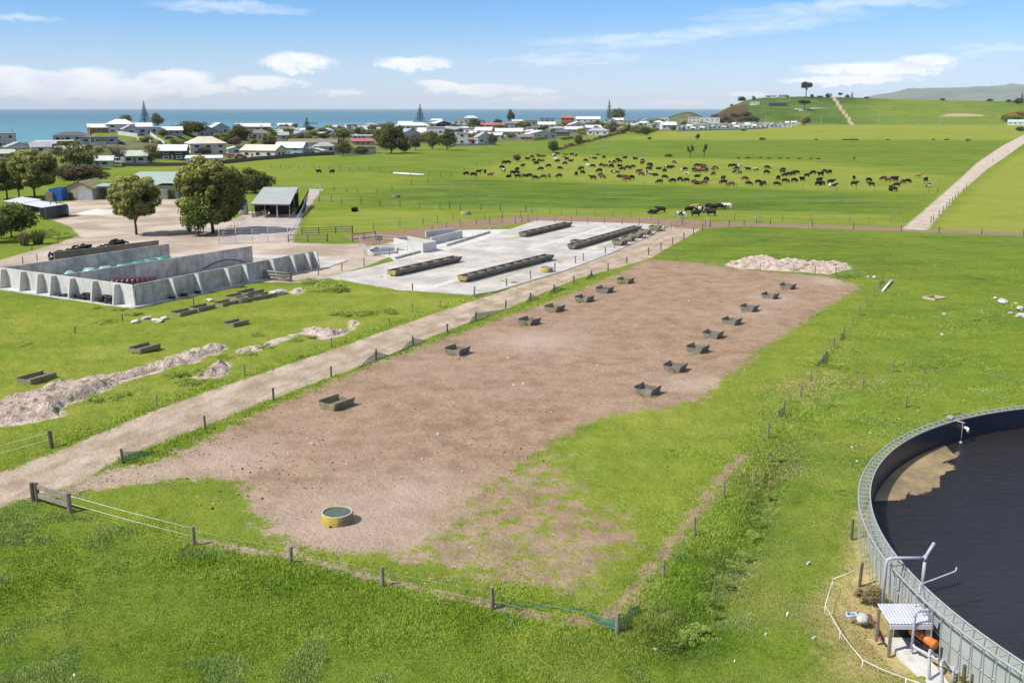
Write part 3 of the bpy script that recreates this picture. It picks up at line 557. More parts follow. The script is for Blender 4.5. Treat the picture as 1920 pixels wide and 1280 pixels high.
# ------------------------------------------------------------------ pump shelter and pipes beside the tank
def pumps():
    c = [Pz(x, y, 1.35) for x, y in [(1672, 1166), (1756, 1163), (1735, 1138), (1644, 1133)]]
    x0, x1, y0, y1 = 14.1, 15.72, 33.42, 34.72
    S = thing('pump_shelter', 'low open pump shelter with a pale metal roof on wooden posts beside the tank', 'shelter', (14.9, 34.1, 0))
    mb = MB(); n = 26
    for k in range(n + 1):
        x = x0 + (x1 - x0) * k / n; z = 0.02 * (k % 2)
        for y, zz in ((y0, 1.30), (y1, 1.42)): mb.v += [(x, y, zz + z), (x, y, zz + z - 0.03)]
    for k in range(n):
        a = 4 * k; mb.f += [(a, a + 4, a + 6, a + 2), (a + 1, a + 3, a + 7, a + 5), (a, a + 1, a + 5, a + 4), (a + 2, a + 6, a + 7, a + 3)]
    mb.build('roof', M('pale_roof_iron', (0.58, 0.58, 0.66), 0.4, 0.12, 2, 0, 0.2), S, False, True)
    MB().beam((x0, y0 - 0.03, 1.18), (x1, y0 - 0.03, 1.18), 0.05, 0.16).build('fascia', M('pale_fascia', (0.5, 0.5, 0.55), 0.6), S, False, True)
    for x, y in ((x0 + 0.1, y0 + 0.08), (x1 - 0.1, y0 + 0.08), (x0 + 0.02, y1 - 0.15), (x1 - 0.1, y1 - 0.1)): MB().box((x, y, 0.6), (0.11, 0.11, 1.36)).build('post', WOOD, S, False, True)
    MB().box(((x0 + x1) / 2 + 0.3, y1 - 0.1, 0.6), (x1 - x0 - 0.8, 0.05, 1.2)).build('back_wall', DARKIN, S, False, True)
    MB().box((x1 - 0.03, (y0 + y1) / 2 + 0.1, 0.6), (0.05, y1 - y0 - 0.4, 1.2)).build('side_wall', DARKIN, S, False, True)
    sl = MB().prism([(14.45, 34.55), (15.5, 34.55), (15.6, 30.6), (14.7, 30.6)], -0.1, 0.09).build('pump_slab', CONC_L); tag(sl, kind='structure')
    m0, m1 = Vector((15.42, 34.05, 0.62)), Vector((15.72, 33.25, 0.58))
    PU = thing('effluent_pump', 'orange electric pump motor lying on the slab under the shelter roof', 'pump', (15.5, 33.7, 0.09))
    MB().tube([m0, m1], 0.17, 16).build('motor', ORANGE, PU, True, True)
    d = (m1 - m0).normalized()
    MB().tube([m0 - d * 0.16, m0 - d * 0.02], 0.24, 16).build('pump_housing', ORANGE, PU, True, True)
    MB().tube([m1, m1 + d * 0.1], 0.185, 16).build('fan_cover', ORANGE, PU, True, True)
    MB().box((15.55, 33.7, 0.25), (0.28, 0.9, 0.32), 0.35).build('base_frame', BLACKP, PU, False, True)
    fins = MB()
    for k in range(6): q = m0 + (m1 - m0) * (0.2 + 0.12 * k); fins.tube([q, q + d * 0.025], 0.185, 14)
    fins.build('cooling_fin', ORANGE, PU, True, True)
    def pipe(pts, r, label, z=None):
        m = MB().tube(pts, r, 10); ps = [Vector(p) for p in pts]
        for p, q in zip(ps[:-1], ps[1:]):
            d = (q - p).normalized(); L = (q - p).length
            for s_ in ((0.07, L - 0.07) if L > 0.3 else ()): m.tube([p + d * (s_ - 0.035), p + d * (s_ + 0.035)], r * 1.28, 10)
        return tag(m.build('pipe', PVC, None, True), label, 'pipe')
    B = Vector((15.13, 36.75, 0)); tp = Vector((15.1, 36.7, 2.38)); rd = (Vector((38.3, 36.79, 0)) - B).normalized(); e = tp + rd * 1.55
    G = thing('overflow_pipe', 'tall grey goose-neck pipe rising from the ground over the rim into the tank', 'pipe', B)
    MB().tube([B, tp - Vector((0, 0, 0.22)), tp - Vector((-0.06, 0, 0.06)), tp + rd * 0.22, e], 0.068, 12).build('riser', PVC, G, True, True)
    MB().tube([e, e + Vector((0.0, 0, -1.75))], 0.065, 12).tube([e + Vector((-0.02, 0, -0.02)), e + Vector((0.42, 0.25, 0.55))], 0.068, 12).tube([e + Vector((0, 0, -0.12)), e + Vector((0, 0, 0.1))], 0.085, 12).build('outlet_tee', PVC, G, True, True)
    cb = tag(MB().tube([(15.25, 36.6, 2.2), (15.4, 36.5, 1.7), (15.75, 36.45, 1.6), (15.85, 36.5, 2.1), (15.5, 36.6, 2.3)], 0.02, 6).build('cable_loop', BLACKP, None, True), 'thin black cable looping down from the goose-neck pipe', 'cable')
    pipe([(14.98, 33.35, 0.2), (14.98, 33.35, 1.75), (15.06, 33.35, 1.86), (15.52, 33.45, 1.86), (15.6, 33.45, 1.76), (15.6, 33.6, 0.7)], 0.052, 'upright square U of grey pipe standing in front of the shelter roof')
    pipe([(14.98, 33.4, 0.55), (15.05, 33.25, 0.42), (15.75, 32.2, 0.4), (16.0, 31.7, 0.3)], 0.06, 'long grey pipe running along the slab past the orange motor')
    pipe([(14.95, 31.6, 0), (14.98, 31.9, 0.95), (15.05, 32.05, 1.02), (15.45, 32.3, 0.62)], 0.055, 'bent grey pipe beside the slab, rear one of the two low bends')
    pipe([(15.15, 30.9, 0), (15.15, 31.3, 0.95), (15.25, 31.42, 1.02), (15.65, 31.75, 0.5)], 0.055, 'bent grey pipe beside the slab, front one of the two low bends')
    pipe([(15.62, 31.3, 0.05), (15.62, 31.3, 0.75), (15.66, 31.4, 0.8)], 0.05, 'short thin upright grey pipe at the slab edge')
    pipe([(15.6, 34.6, 1.9), (15.75, 34.9, 2.15), (16.4, 35.2, 2.2), (17.4, 35.6, 2.35), (17.45, 35.65, 2.5)], 0.03, 'thin crooked spigot pipe reaching over the tank rim above the shelter')
    hc = MB()
    for k in range(6):
        hc.tube([(15.15 + 0.05 * k + 0.36 * math.cos(u), 35.35 - 0.03 * k, 0.52 + 0.45 * math.sin(u)) for u in np.linspace(0, 2 * math.pi, 25)], 0.022, 6, False)
    tag(hc.build('hose_coil', BLACKP, None, True), 'coil of black hose leaning by the tank wall behind the shelter', 'hose')
    HB = thing('hose_bundle', 'blue and white bundle of hose and sacking lying in the dry grass', 'bundle', Pz(1607, 1165))
    o = HB.location
    bl = MB(); bl.tube([(o.x - 0.2 + 0.2 * math.cos(u), o.y + 0.12 + 0.16 * math.sin(u), 0.25 + 0.04 * math.sin(3 * u)) for u in np.linspace(0, 6.28, 20)], 0.05, 8, False).build('blue_loop', M('blue_hose', (0.35, 0.45, 0.72), 0.5), HB, True, True)
    MB().lathe([(0.001, 0), (0.22, 0.05), (0.27, 0.22), (0.18, 0.38), (0.001, 0.42)], 14, (o.x + 0.18, o.y - 0.1, 0)).build('sack', M('grubby_white_sack', (0.55, 0.53, 0.50), 0.8, 0.5, 4), HB, True, True)
    MB().tube([(o.x + 0.1, o.y + 0.2, 0.28), (o.x + 0.6, o.y + 0.22, 0.18), (14.2, 34.2, 0.12)], 0.03, 6).tube([(o.x, o.y + 0.25, 0.25), (o.x + 0.6, o.y + 0.3, 0.1), (14.2, 34.35, 0.1)], 0.03, 6).build('red_hose', M('dull_red_hose', (0.20, 0.05, 0.05), 0.6), HB, True, True)
    # white rope barrier
    T = thing('rope_barrier', 'white rope barrier strung on short white stakes around the pump shelter', 'barrier', Pz(1546, 1150))
    hs = [(1612, 1092, 0.75), (1560, 1103, 0.45), (1546, 1152, 0.45), (1574, 1200, 0.4), (1616, 1256, 0.42), (1697, 1290, 0.4), (1760, 1310, 0.45)]
    pp = [Pz(x, y) + Vector((0, 0, h)) for x, y, h in hs]
    for a, b_ in zip(pp[:-1], pp[1:]):
        MB().tube([a, (a + b_) / 2 - Vector((0, 0, 0.04)), b_], 0.014, 5).build('rope', TAPE, T, True, True)
    for p in pp[1:]: MB().tube([(p.x, p.y, -0.1), p], 0.018, 5).build('stake', TAPE, T, True, True)
pumps()

# ------------------------------------------------------------------ silage bunker
def bunker():
    A = Vector((-39.12, 100.42, 0)); B = Vector((-25.41, 125.29, 0)); C = Vector((-49.4, 106.5, 0)); D = Vector((-34.47, 130.07, 0)); E = Vector((-62.5, 114.2, 0)); Fp = Vector((-46.2, 132.19, 0))
    H = 2.3; K = thing('silage_bunker', 'long concrete silage bunker with buttressed outer walls and two bays', 'silage bunker', A)
    u = (B - A).normalized(); v = (E - A).normalized(); L0 = C + (C - A).normalized() * 10.4
    def wall(a, b, nm, h=H, n=9):
        d = (b - a); L = d.length; d.normalize()
        for k in range(n):
            p, q = a + d * (L * k / n + 0.012), a + d * (L * (k + 1) / n - 0.012)
            MB().beam((p.x, p.y, h / 2), (q.x, q.y, h / 2), 0.17, h).build(nm, CONC if nm != 'end_panel' else CONC_L, K, False, True)
    wall(A + u * 0.2, B, 'side_panel', n=9); wall(C + u * 0.3, D, 'divider_panel', n=9); wall(L0 + u * 0.3, Fp, 'rear_panel', n=7); wall(A + v * 0.1, E + v * 3, 'end_panel', n=9)
    nv = Vector((v.y, -v.x, 0)); nv = nv if nv.dot(u) < 0 else -nv
    nu = Vector((u.y, -u.x, 0)); nu = nu if nu.dot(v) < 0 else -nu
    MB().beam(A + nv * 0.6 + Vector((0, 0, 0.06)), E + v * 3 + nv * 0.6 + Vector((0, 0, 0.06)), 1.0, 0.16).build('footing', CONC_L, K, False, True)
    MB().beam(A + nu * 0.6 + nv * 1.1 + Vector((0, 0, 0.07)), B + nu * 0.6 + Vector((0, 0, 0.07)), 1.0, 0.20).build('footing', CONC, K, False, True)
    def buttress(p, n, mat):
        sd = Vector((-n.y, n.x, 0)) * 0.09; prof = [(0.09, 0.16), (1.08, 0.16), (1.02, 0.6), (0.72, H - 0.04), (0.09, H - 0.04)]; m = MB()
        vs = [p + n * r + s * sd + Vector((0, 0, z)) for s in (-1, 1) for r, z in prof]; k = len(prof)
        fs = [tuple(range(k - 1, -1, -1)), tuple(range(k, 2 * k))] + [(i, (i + 1) % k, k + (i + 1) % k, k + i) for i in range(k)]
        ob = m.add(vs, fs).build('buttress', mat, K, False, True)
        for r, z in ((0.45, 0.6), (0.28, 1.25), (0.22, 1.9)):
            q = p + n * (r + 0.12); MB().tube([q - sd * 1.1 + Vector((0, 0, z)), q + sd * 1.1 + Vector((0, 0, z))], 0.045, 8).build('bolt_hole', BLACKP, K, False, True)
    for x, y in ((17, 540), (56, 545), (92, 549), (115, 553), (151, 558), (194, 564), (235, 570)):
        p = Pz(x, y); s = (p - A).dot(v); buttress(A + v * s, nv, CONC_L)
    buttress(A + v * 0.4, nu * 0.75 + nv * 0.2, CONC_L)
    for x, y in ((319, 561), (367, 551), (411, 538), (455, 532), (493, 520), (531, 512), (568, 507), (600, 496)):
        p = Pz(x, y); s = min((p - A).dot(u), (B - A).length - 0.1); buttress(A + u * s, nu, CONC_L)
    tag(MB().prism([tuple(q)[:2] for q in (A + u * 0.1, B - u * 1, Fp - u * 1, L0)], 0.01, 0.05).build('bunker_floor', CONC), kind='structure')
    tag(MB().prism([tuple(Pz(*q)[:2]) for q in ((600, 497), (605, 505), (652, 489), (640, 485), (560, 480), (480, 478), (474, 484))], 0.02, 0.08).build('bunker_apron', PADM), kind='structure')
    tag(MB().prism([tuple(Pz(*q)[:2]) for q in ((318, 482), (474, 484), (480, 478), (360, 474))], 0.02, 0.07).build('bunker_apron', PADM), kind='structure')
    # black hose draped on the divider wall
    # brown wall behind, tyre heap
    a, b = Vector((-59.4, 127.1, 0)), Vector((-50.1, 139.3, 0)); W2 = thing('retaining_wall', 'brown stained concrete wall behind the bunker with tyres heaped against it', 'wall', a)
    MB().beam(a + Vector((0, 0, 0.9)), b + Vector((0, 0, 0.9)), 0.2, 1.8).build('wall', CONC_D, W2, False, True)
    MB().beam(a + Vector((0, 0, 1.83)), b + Vector((0, 0, 1.83)), 0.26, 0.05).build('capping', CONC_D, W2, False, True)
    tm = MB().lathe([(0.30 + 0.13 * math.cos(w_), 0.13 + 0.13 * math.sin(w_)) for w_ in np.linspace(0, 2 * math.pi, 9)[:-1]], 16, (0, 0, 0), True).mesh('tyre', TYRE, True)
    dn = Vector((-(b - a).y, (b - a).x, 0)).normalized(); lab = 'black tyre lying in the long heap behind the brown concrete wall'
    r2 = random.Random(3)
    for k in range(95):
        s = 0.02 + 0.70 * (k % 38) / 37 + r2.uniform(-0.01, 0.01); lay = k // 38; pk = 0.55 + 0.6 * math.exp(-((s - 0.62) / 0.12) ** 2) + 0.25 * math.exp(-((s - 0.3) / 0.12) ** 2)
        p = a + (b - a) * s + dn * (0.75 + r2.uniform(-0.4, 0.9)); o = link('tyre', tm, None, (p.x, p.y, 0.1 + pk * (1.25 + 0.55 * lay)))
        o.rotation_euler = (r2.uniform(-1, 1), r2.uniform(-1, 1), r2.uniform(0, 6)); tag(o, lab, 'tyre', 'tyres heaped behind the brown wall')
    for bi, (s0, s1, n) in enumerate((((235, 570), (194, 564), 11), ((194, 564), (151, 558), 10), ((151, 558), (115, 553), 4))):
        pa, pb = [A + v * (Pz(*q) - A).dot(v) for q in (s0, s1)]
        for k in range(n):
            q = pa + (pb - pa) * (0.2 + 0.62 * ((k % 4) / 3.0)) + nv * (0.42 + r2.uniform(-0.1, 0.2)); o = link('tyre', tm, None, (q.x, q.y, 0.14 + 0.26 * (k // 4)))
            o.rotation_euler = (r2.uniform(-0.25, 0.25), r2.uniform(-0.25, 0.25), 0)
            tag(o, 'black tyre stacked in the ' + ('corner bay', 'bay next to the corner bay', 'third bay from the corner')[bi] + ' of the bunker end wall', 'tyre', 'tyres stacked in the bays of the end wall')
    for k in range(3):
        q = A + u * (4.6 + 2.9 * (k % 2) + 0.8 * k) + nu * 0.55; o = link('tyre', tm, None, (q.x, q.y, 0.18)); tag(o, 'single tyre lying flat on the side wall footing, ' + ('nearest the corner', 'second along', 'farthest along')[k], 'tyre', 'tyres lying on the side footing')
    # wrapped bales
    gm = M('green_bale_wrap', (0.20, 0.42, 0.33), 0.35, 0.18, 2, 0.3); gd = M('dark_green_wrap', (0.03, 0.22, 0.15), 0.35, 0.4, 2, 0.3); rm = M('maroon_bale_wrap', (0.085, 0.03, 0.045), 0.30, 0.3, 2, 0.3)
    def bale(mat, loc, rz, label, group, s=1.0, lying=True):
        m = MB().lathe([(0.001, -0.6), (0.48, -0.6), (0.60, -0.48), (0.62, 0), (0.60, 0.48), (0.48, 0.6), (0.001, 0.6)], 18)
        o = m.build('wrapped_bale', mat, None, True); o.location = loc; o.rotation_euler = (math.pi / 2 if lying else 0, 0, rz); o.scale = (s, s, s); return tag(o, label, 'bale', group)
    for k, (x, y) in enumerate(((130, 508), (168, 502), (197, 499), (226, 497))):
        p = Pz(x, y - 4, 1.7); bale(gm, (p.x, p.y, 0.62 * 1.2), 0.4 + k, 'pale green wrapped bale in the far bunker bay, ' + nth(k, 4), 'pale green wrapped bales', 1.2)
    for k in range(12):
        p = Pz(228 + 7.6 * k, 490.5 - 1.4 * k, 1.7); bale(gd if k % 3 else gm, (p.x, p.y, 0.7), random.uniform(0, 3), 'green plastic wrapped bale in the crumpled row by the bunker mouth, ' + nth(k, 12), 'green wrapped bales along the back wall', 1.1)
    for k in range(9):
        p = Pz(214 + 8.6 * k, 519.5 - 0.5 * k, 1.35); bale(rm, (p.x, p.y, 0.62), 0.5 + 0.15 * k, 'dark maroon wrapped bale in the near bunker bay, ' + nth(k, 9), 'maroon wrapped bales', 1.0)
    ho = [D + (C - D) * s + nu * (-0.0) + nu * 0.14 for s in np.linspace(0.05, 0.30, 9)]
    ho = [(q.x, q.y, 0.35 + 0.7 * math.sin(math.pi * i / 8)) for i, q in enumerate(ho)]
    tag(MB().tube(ho, 0.05, 6).build('hose', BLACKP, None, True), 'black hose arched against the middle bunker wall', 'hose')
bunker()
bg_ = WOOD
def rails():
    a, b = Pz(491, 524), Pz(546, 528)
    T = thing('timber_rail_barrier', 'low barrier of three grey timber rails below the bunker side wall', 'barrier', a)
    for k, z in enumerate((0.25, 0.6, 0.95)): MB().tube([(a.x, a.y, z + 0.15), (b.x, b.y, z)], 0.11, 8).build('rail', RAILW, T, True, True)
    MB().box((b.x, b.y, 0.55), (0.22, 0.22, 1.2)).build('post', WOOD_D, T, False, True); MB().box((a.x, a.y, 0.6), (0.22, 0.22, 1.2)).build('post', WOOD_D, T, False, True)
rails()

# ------------------------------------------------------------------ concrete feed pad
def pad():
    def z_(pts, z0, z1, nm, mat): return tag(MB().prism([tuple(Pz(*q)[:2]) for q in pts], z0, z1).build(nm, mat), kind='structure')
    z_([(612, 521), (750, 545), (830, 550), (885, 554), (930, 547), (1000, 526), (1060, 508), (1130, 482), (1200, 452), (1252, 424), (1200, 420), (1005, 414.5), (955, 431), (905, 452), (820, 475), (740, 490), (690, 503)], -0.2, 0.10, 'feed_pad', PADM)
    z_([(740, 489.5), (820, 474.5), (905, 451.5), (955, 430.6), (860, 432.5), (818, 455), (790, 470), (735, 470), (700, 470), (690, 477), (730, 482)], -0.2, 0.08, 'feed_pad_apron', CONC_L)
    # paler worn lanes
    for q in ([(800, 556 - 16), (815, 541), (945, 502), (935, 500)], [(985, 468), (993, 469), (1140, 426), (1132, 425)]): z_(q, 0.0, 0.104, 'feed_lane', CONC_L)
    moss = M('mossy_slab', (0.26, 0.24, 0.13), 0.95, 0.45, 0.5, 0.2, c2=(0.40, 0.37, 0.30))
    for q in ([(1118, 466), (1190, 440), (1200, 443), (1135, 466)], [(930, 522), (1005, 499), (1008, 502), (935, 525)], [(945, 447), (982, 443), (975, 447), (950, 449)]): z_(q, 0.0, 0.108, 'mossy_slab', moss)
    u = (Pz(1028, 488) - Pz(872, 529)).normalized(); ang = math.atan2(u.y, u.x); wv = Vector((u.y, -u.x, 0))
    def unit(mat):
        m = MB(); L, w0, w1, h = 2.02, 0.42, 0.66, 0.55; th = 0.07; zb = 0.2
        for s in (-1, 1):
            pr = [(s * w0, zb), (s * (w0 + 0.02), zb), (s * (w1 + th), zb + h), (s * w1, zb + h)]
            pr = [(s * (w0), zb), (s * (w0 + th), zb), (s * (w1 + th), zb + h), (s * w1, zb + h)]
            vs = [(x, y, z) for x in (-L / 2, L / 2) for y, z in pr]
            m.add(vs, [(0, 1, 2, 3), (7, 6, 5, 4), (0, 4, 5, 1), (1, 5, 6, 2), (2, 6, 7, 3), (3, 7, 4, 0)])
        m.box((0, 0, zb + 0.035), (L, 2 * w0, 0.07))
        for s in (-1, 1):
            x = s * (L / 2 - 0.04); m.add([(x + dx, y, z) for dx in (-0.035, 0.035) for y, z in ((-w0, zb + 0.07), (w0, zb + 0.07), (w1, zb + h - 0.06), (-w1, zb + h - 0.06))], [(3, 2, 1, 0), (4, 5, 6, 7), (0, 1, 5, 4), (1, 2, 6, 5), (2, 3, 7, 6), (3, 0, 4, 7)])
        for s in (-1, 1): m.box((s * 0.8, 0, 0.1), (0.18, 0.8, 0.2))
        return m.mesh('feed_trough', mat)
    mt, mg, my = unit(TROUGH), unit(TROUGHG), unit(LICHEN)
    rows = [('row beside the round yellow trough', (876, 528), (1024, 489.5), 10, True), ('short front row at the pad corner', (746, 517), (849, 493.5), 6, True),
            ('short back row near the far fence', (987, 444), (1060, 426.5), 6, False), ('long back row by the farm track', (1077, 467.5), (1192, 433.5), 12, False)]
    for nm, a, b, n, yel in rows:
        a, b = Pz(*a), Pz(*b); st = (b - a) / (n - 1); an = math.atan2(st.y, st.x)
        for k in range(n):
            q = a + st * k; o = link('feed_trough', mt, None, (q.x, q.y, 0.10), an); o.scale = (st.length / 2.02 * 0.995, 1, 1)
            if yel and k == 0: tag(MB().add([(-1.06, -0.5, 0.2), (-1.06, 0.5, 0.2), (-1.06, 0.72, 0.74), (-1.06, -0.72, 0.74), (-1.012, -0.5, 0.2), (-1.012, 0.5, 0.2), (-1.012, 0.72, 0.74), (-1.012, -0.72, 0.74)], [(3, 2, 1, 0), (4, 5, 6, 7), (0, 1, 5, 4), (1, 2, 6, 5), (2, 3, 7, 6), (3, 0, 4, 7)]).build('end_panel', LICHEN, o), 'yellow lichened end panel')
            tag(o, ('yellow lichened' if yel and k == 0 else 'grey') + ' feed trough, ' + ('nearest' if k == 0 else 'farthest' if k == n - 1 else ORD[k] + ' from the near end') + ', ' + nm, 'feed trough', 'feed troughs set end to end on the concrete pad')
    q = Pz(1082, 460); tag(link('feed_trough', mt, None, (q.x, q.y, 0.1), ang), 'lone grey trough standing beside the near end of the long back row', 'feed trough')
    old = [(1163, 460), (1178, 452.5), (1194, 446.5), (1210, 440), (1229, 432.5)]
    for k, q in enumerate(old):
        q = Pz(*q); o = link('feed_trough', mg, None, (q.x, q.y, 0.0), ang + 0.03 * k); o.scale = (1.2, 1.25, 1.15); tag(o, 'broad mossy old trough among grass along the track fence, ' + ('nearest' if k == 0 else 'farthest' if k == 4 else ORD[k] + ' along'), 'feed trough', 'old troughs along the track fence')
    # open concrete tank, channel walls, kerbs
    c = [Vector((-17.4, 144.8, 0)), Vector((-12.6, 139.0, 0)), Vector((-10.9, 141.4, 0)), Vector((-15.7, 147.2, 0))]; T = thing('concrete_sump', 'white open-topped concrete sump box on the feed pad apron', 'tank', c[0])
    for i in range(4):
        d = (c[(i + 1) % 4] - c[i]).normalized() * 0.09
        MB().beam(c[i] + d + Vector((0, 0, 0.75)), c[(i + 1) % 4] - d * (1 if i % 2 else -1) + Vector((0, 0, 0.75)), 0.18, 1.4).build('wall', CONC_L, T, False, True)
    MB().prism([tuple(q)[:2] for q in c], 0.09, 0.16).build('floor', CONC_D, T, False, True)
    for nm, a, b, h in (('farther', (798, 437.5), (851, 431.5), 1.0), ('nearer', (808, 452), (866, 438.5), 1.2)):
        a, b = Pz(a[0], a[1] + 8), Pz(b[0], b[1] + 7.5); o = MB().beam(a + Vector((0, 0, h / 2)), b + Vector((0, 0, h / 2)), 0.22, h).build('channel_wall', CONC_L, None); tag(o, 'low pale concrete channel wall behind the sump, the ' + nm + ' one of the pair', 'wall', 'channel walls behind the sump')
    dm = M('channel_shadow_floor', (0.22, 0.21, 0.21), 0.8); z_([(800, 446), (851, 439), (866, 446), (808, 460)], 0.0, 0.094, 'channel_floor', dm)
    for k, (a, b) in enumerate((((741, 487), (812, 468)), ((838, 462.5), (918, 437.5)))):
        a, b = Pz(*a), Pz(*b); o = MB().beam(a + Vector((0, 0, 0.2)), b + Vector((0, 0, 0.2)), 0.25, 0.42).build('kerb', CONC, None); tag(o, ('near' if k == 0 else 'far') + ' grey concrete kerb along the pad edge beside the sump', 'kerb', 'kerbs along the pad edge')
    p0 = [Pz(690, 474), Pz(700, 480), Pz(742, 476), Pz(742, 467), Pz(705, 467)]; T = thing('settling_pit', 'small sunken settling pit with concrete edge and grey water', 'pit', p0[0])
    pm, t, b = newmat('pit_water'); b.inputs['Base Color'].default_value = (0.10, 0.115, 0.14, 1); b.inputs['Roughness'].default_value = 0.25
    MB().prism([tuple(q)[:2] for q in p0], 0.0, 0.12).build('water', pm, T, False, True)
    for a, b in zip(p0, p0[1:] + p0[:1]): MB().beam(a + Vector((0, 0, 0.2)), b + Vector((0, 0, 0.2)), 0.25, 0.4).build('edge', CONC_L, T, False, True)
    pts = [Pz(*q) for q in ((675, 463), (684, 480), (714, 481), (745, 479), (764, 474), (764, 462), (700, 458))]; Fn = thing('pit_railing', 'galvanised pipe railing around the small settling pit', 'railing', pts[0])
    for q in pts: MB().tube([q, q + Vector((0, 0, 1.5))], 0.035, 6).build('post', STEEL, Fn, True, True)
    for i, (a, b) in enumerate(zip(pts, pts[1:] + pts[:1])):
        for z in (0.5, 1.0, 1.45): MB().tube([a + Vector((0, 0, z)), b + Vector((0, 0, z))], 0.02, 5).build('rail', STEEL, Fn, True, True)
    q = Pz(712, 460); B_ = thing('control_box', 'dark control box on a post behind the settling pit', 'box', q); MB().box((q.x, q.y, 1.1), (0.8, 0.3, 0.7)).build('cabinet', M('dark_cabinet', (0.13, 0.14, 0.15), 0.6), B_, False, True); MB().box((q.x, q.y, 0.4), (0.1, 0.1, 0.8)).build('post', WOOD, B_, False, True)
pad()
def roundtrough(name, label, p, r, h, mat, water=True, lich=None):
    T = thing(name, label, 'water trough', p)
    MB().lathe([(r - 0.01, -0.05), (r, 0.02), (r, h - 0.02), (r - 0.015, h), (r - 0.07, h), (r - 0.08, h - 0.02), (r - 0.09, 0.1), (0.001, 0.1)], 40).build('basin', mat, T, True)
    if water:
        wm, t, b = newmat('trough_water'); n = t.noise(t.new('ShaderNodeNewGeometry').outputs['Position'], 4, 3); t.l.new(t.mix(n, (0.055, 0.075, 0.06), (0.10, 0.125, 0.10)), b.inputs['Base Color']); b.inputs['Roughness'].default_value = 0.25
        MB().lathe([(0.001, h - 0.07), (r - 0.085, h - 0.07)], 40).build('water', wm, T)
        MB().box((-0.12, -r + 0.12, h - 0.02), (0.07, 0.1, 0.1)).build('float_valve', BLACKP, T); MB().box((-0.22, -r - 0.02, 0.06), (0.1, 0.08, 0.1)).build('outlet', BLACKP, T)
def lichmat():
    m, t, b = newmat('yellow_stained_trough'); pos = t.new('ShaderNodeTexCoord').outputs['Object']; sp = t.new('ShaderNodeSeparateXYZ'); t.l.new(pos, sp.inputs[0])
    n = t.noise(t.vmath('MULTIPLY', pos, (3, 3, 0.8)), 1.5, 5, 0.65); side = t.math('ADD', t.math('MULTIPLY', sp.outputs[0], -0.55), t.math('MULTIPLY', t.math('SUBTRACT', n, 0.5), 1.1))
    c = t.mix(t.step(side, -0.25, 0.15), (0.20, 0.17, 0.11), (0.44, 0.33, 0.05)); c = t.mix(t.step(sp.outputs[2], 0.50, 0.54), c, (0.40, 0.38, 0.26))
    t.l.new(c, b.inputs['Base Color']); b.inputs['Roughness'].default_value = 0.9; return m
YT = lichmat()
roundtrough('round_trough', 'round yellow-stained concrete water trough full of murky water in the front of the lot', Pz(633, 978), 0.77, 0.56, YT)
q = Pz(1025, 511); roundtrough('round_trough', 'round yellow-stained water trough on the pad edge beside the track', (q.x, q.y, 0.1), 0.78, 0.6, YT)
roundtrough('round_trough', 'empty grey round trough among the discarded troughs on the grass', Pz(453, 567), 0.72, 0.6, TROUGH, False)
roundtrough('round_trough', 'small round water trough in a worn patch of the far paddock', Pz(743, 370), 0.85, 0.6, TROUGH)
q = Pz(871, 402); roundtrough('round_trough', 'yellowish round trough in the grass by the race fence, left of a grey one', q, 0.7, 0.6, YT)
q = Pz(877, 402.5); roundtrough('round_trough', 'grey round trough in the grass by the race fence, right of a yellowish one', q, 0.6, 0.6, TROUGH)

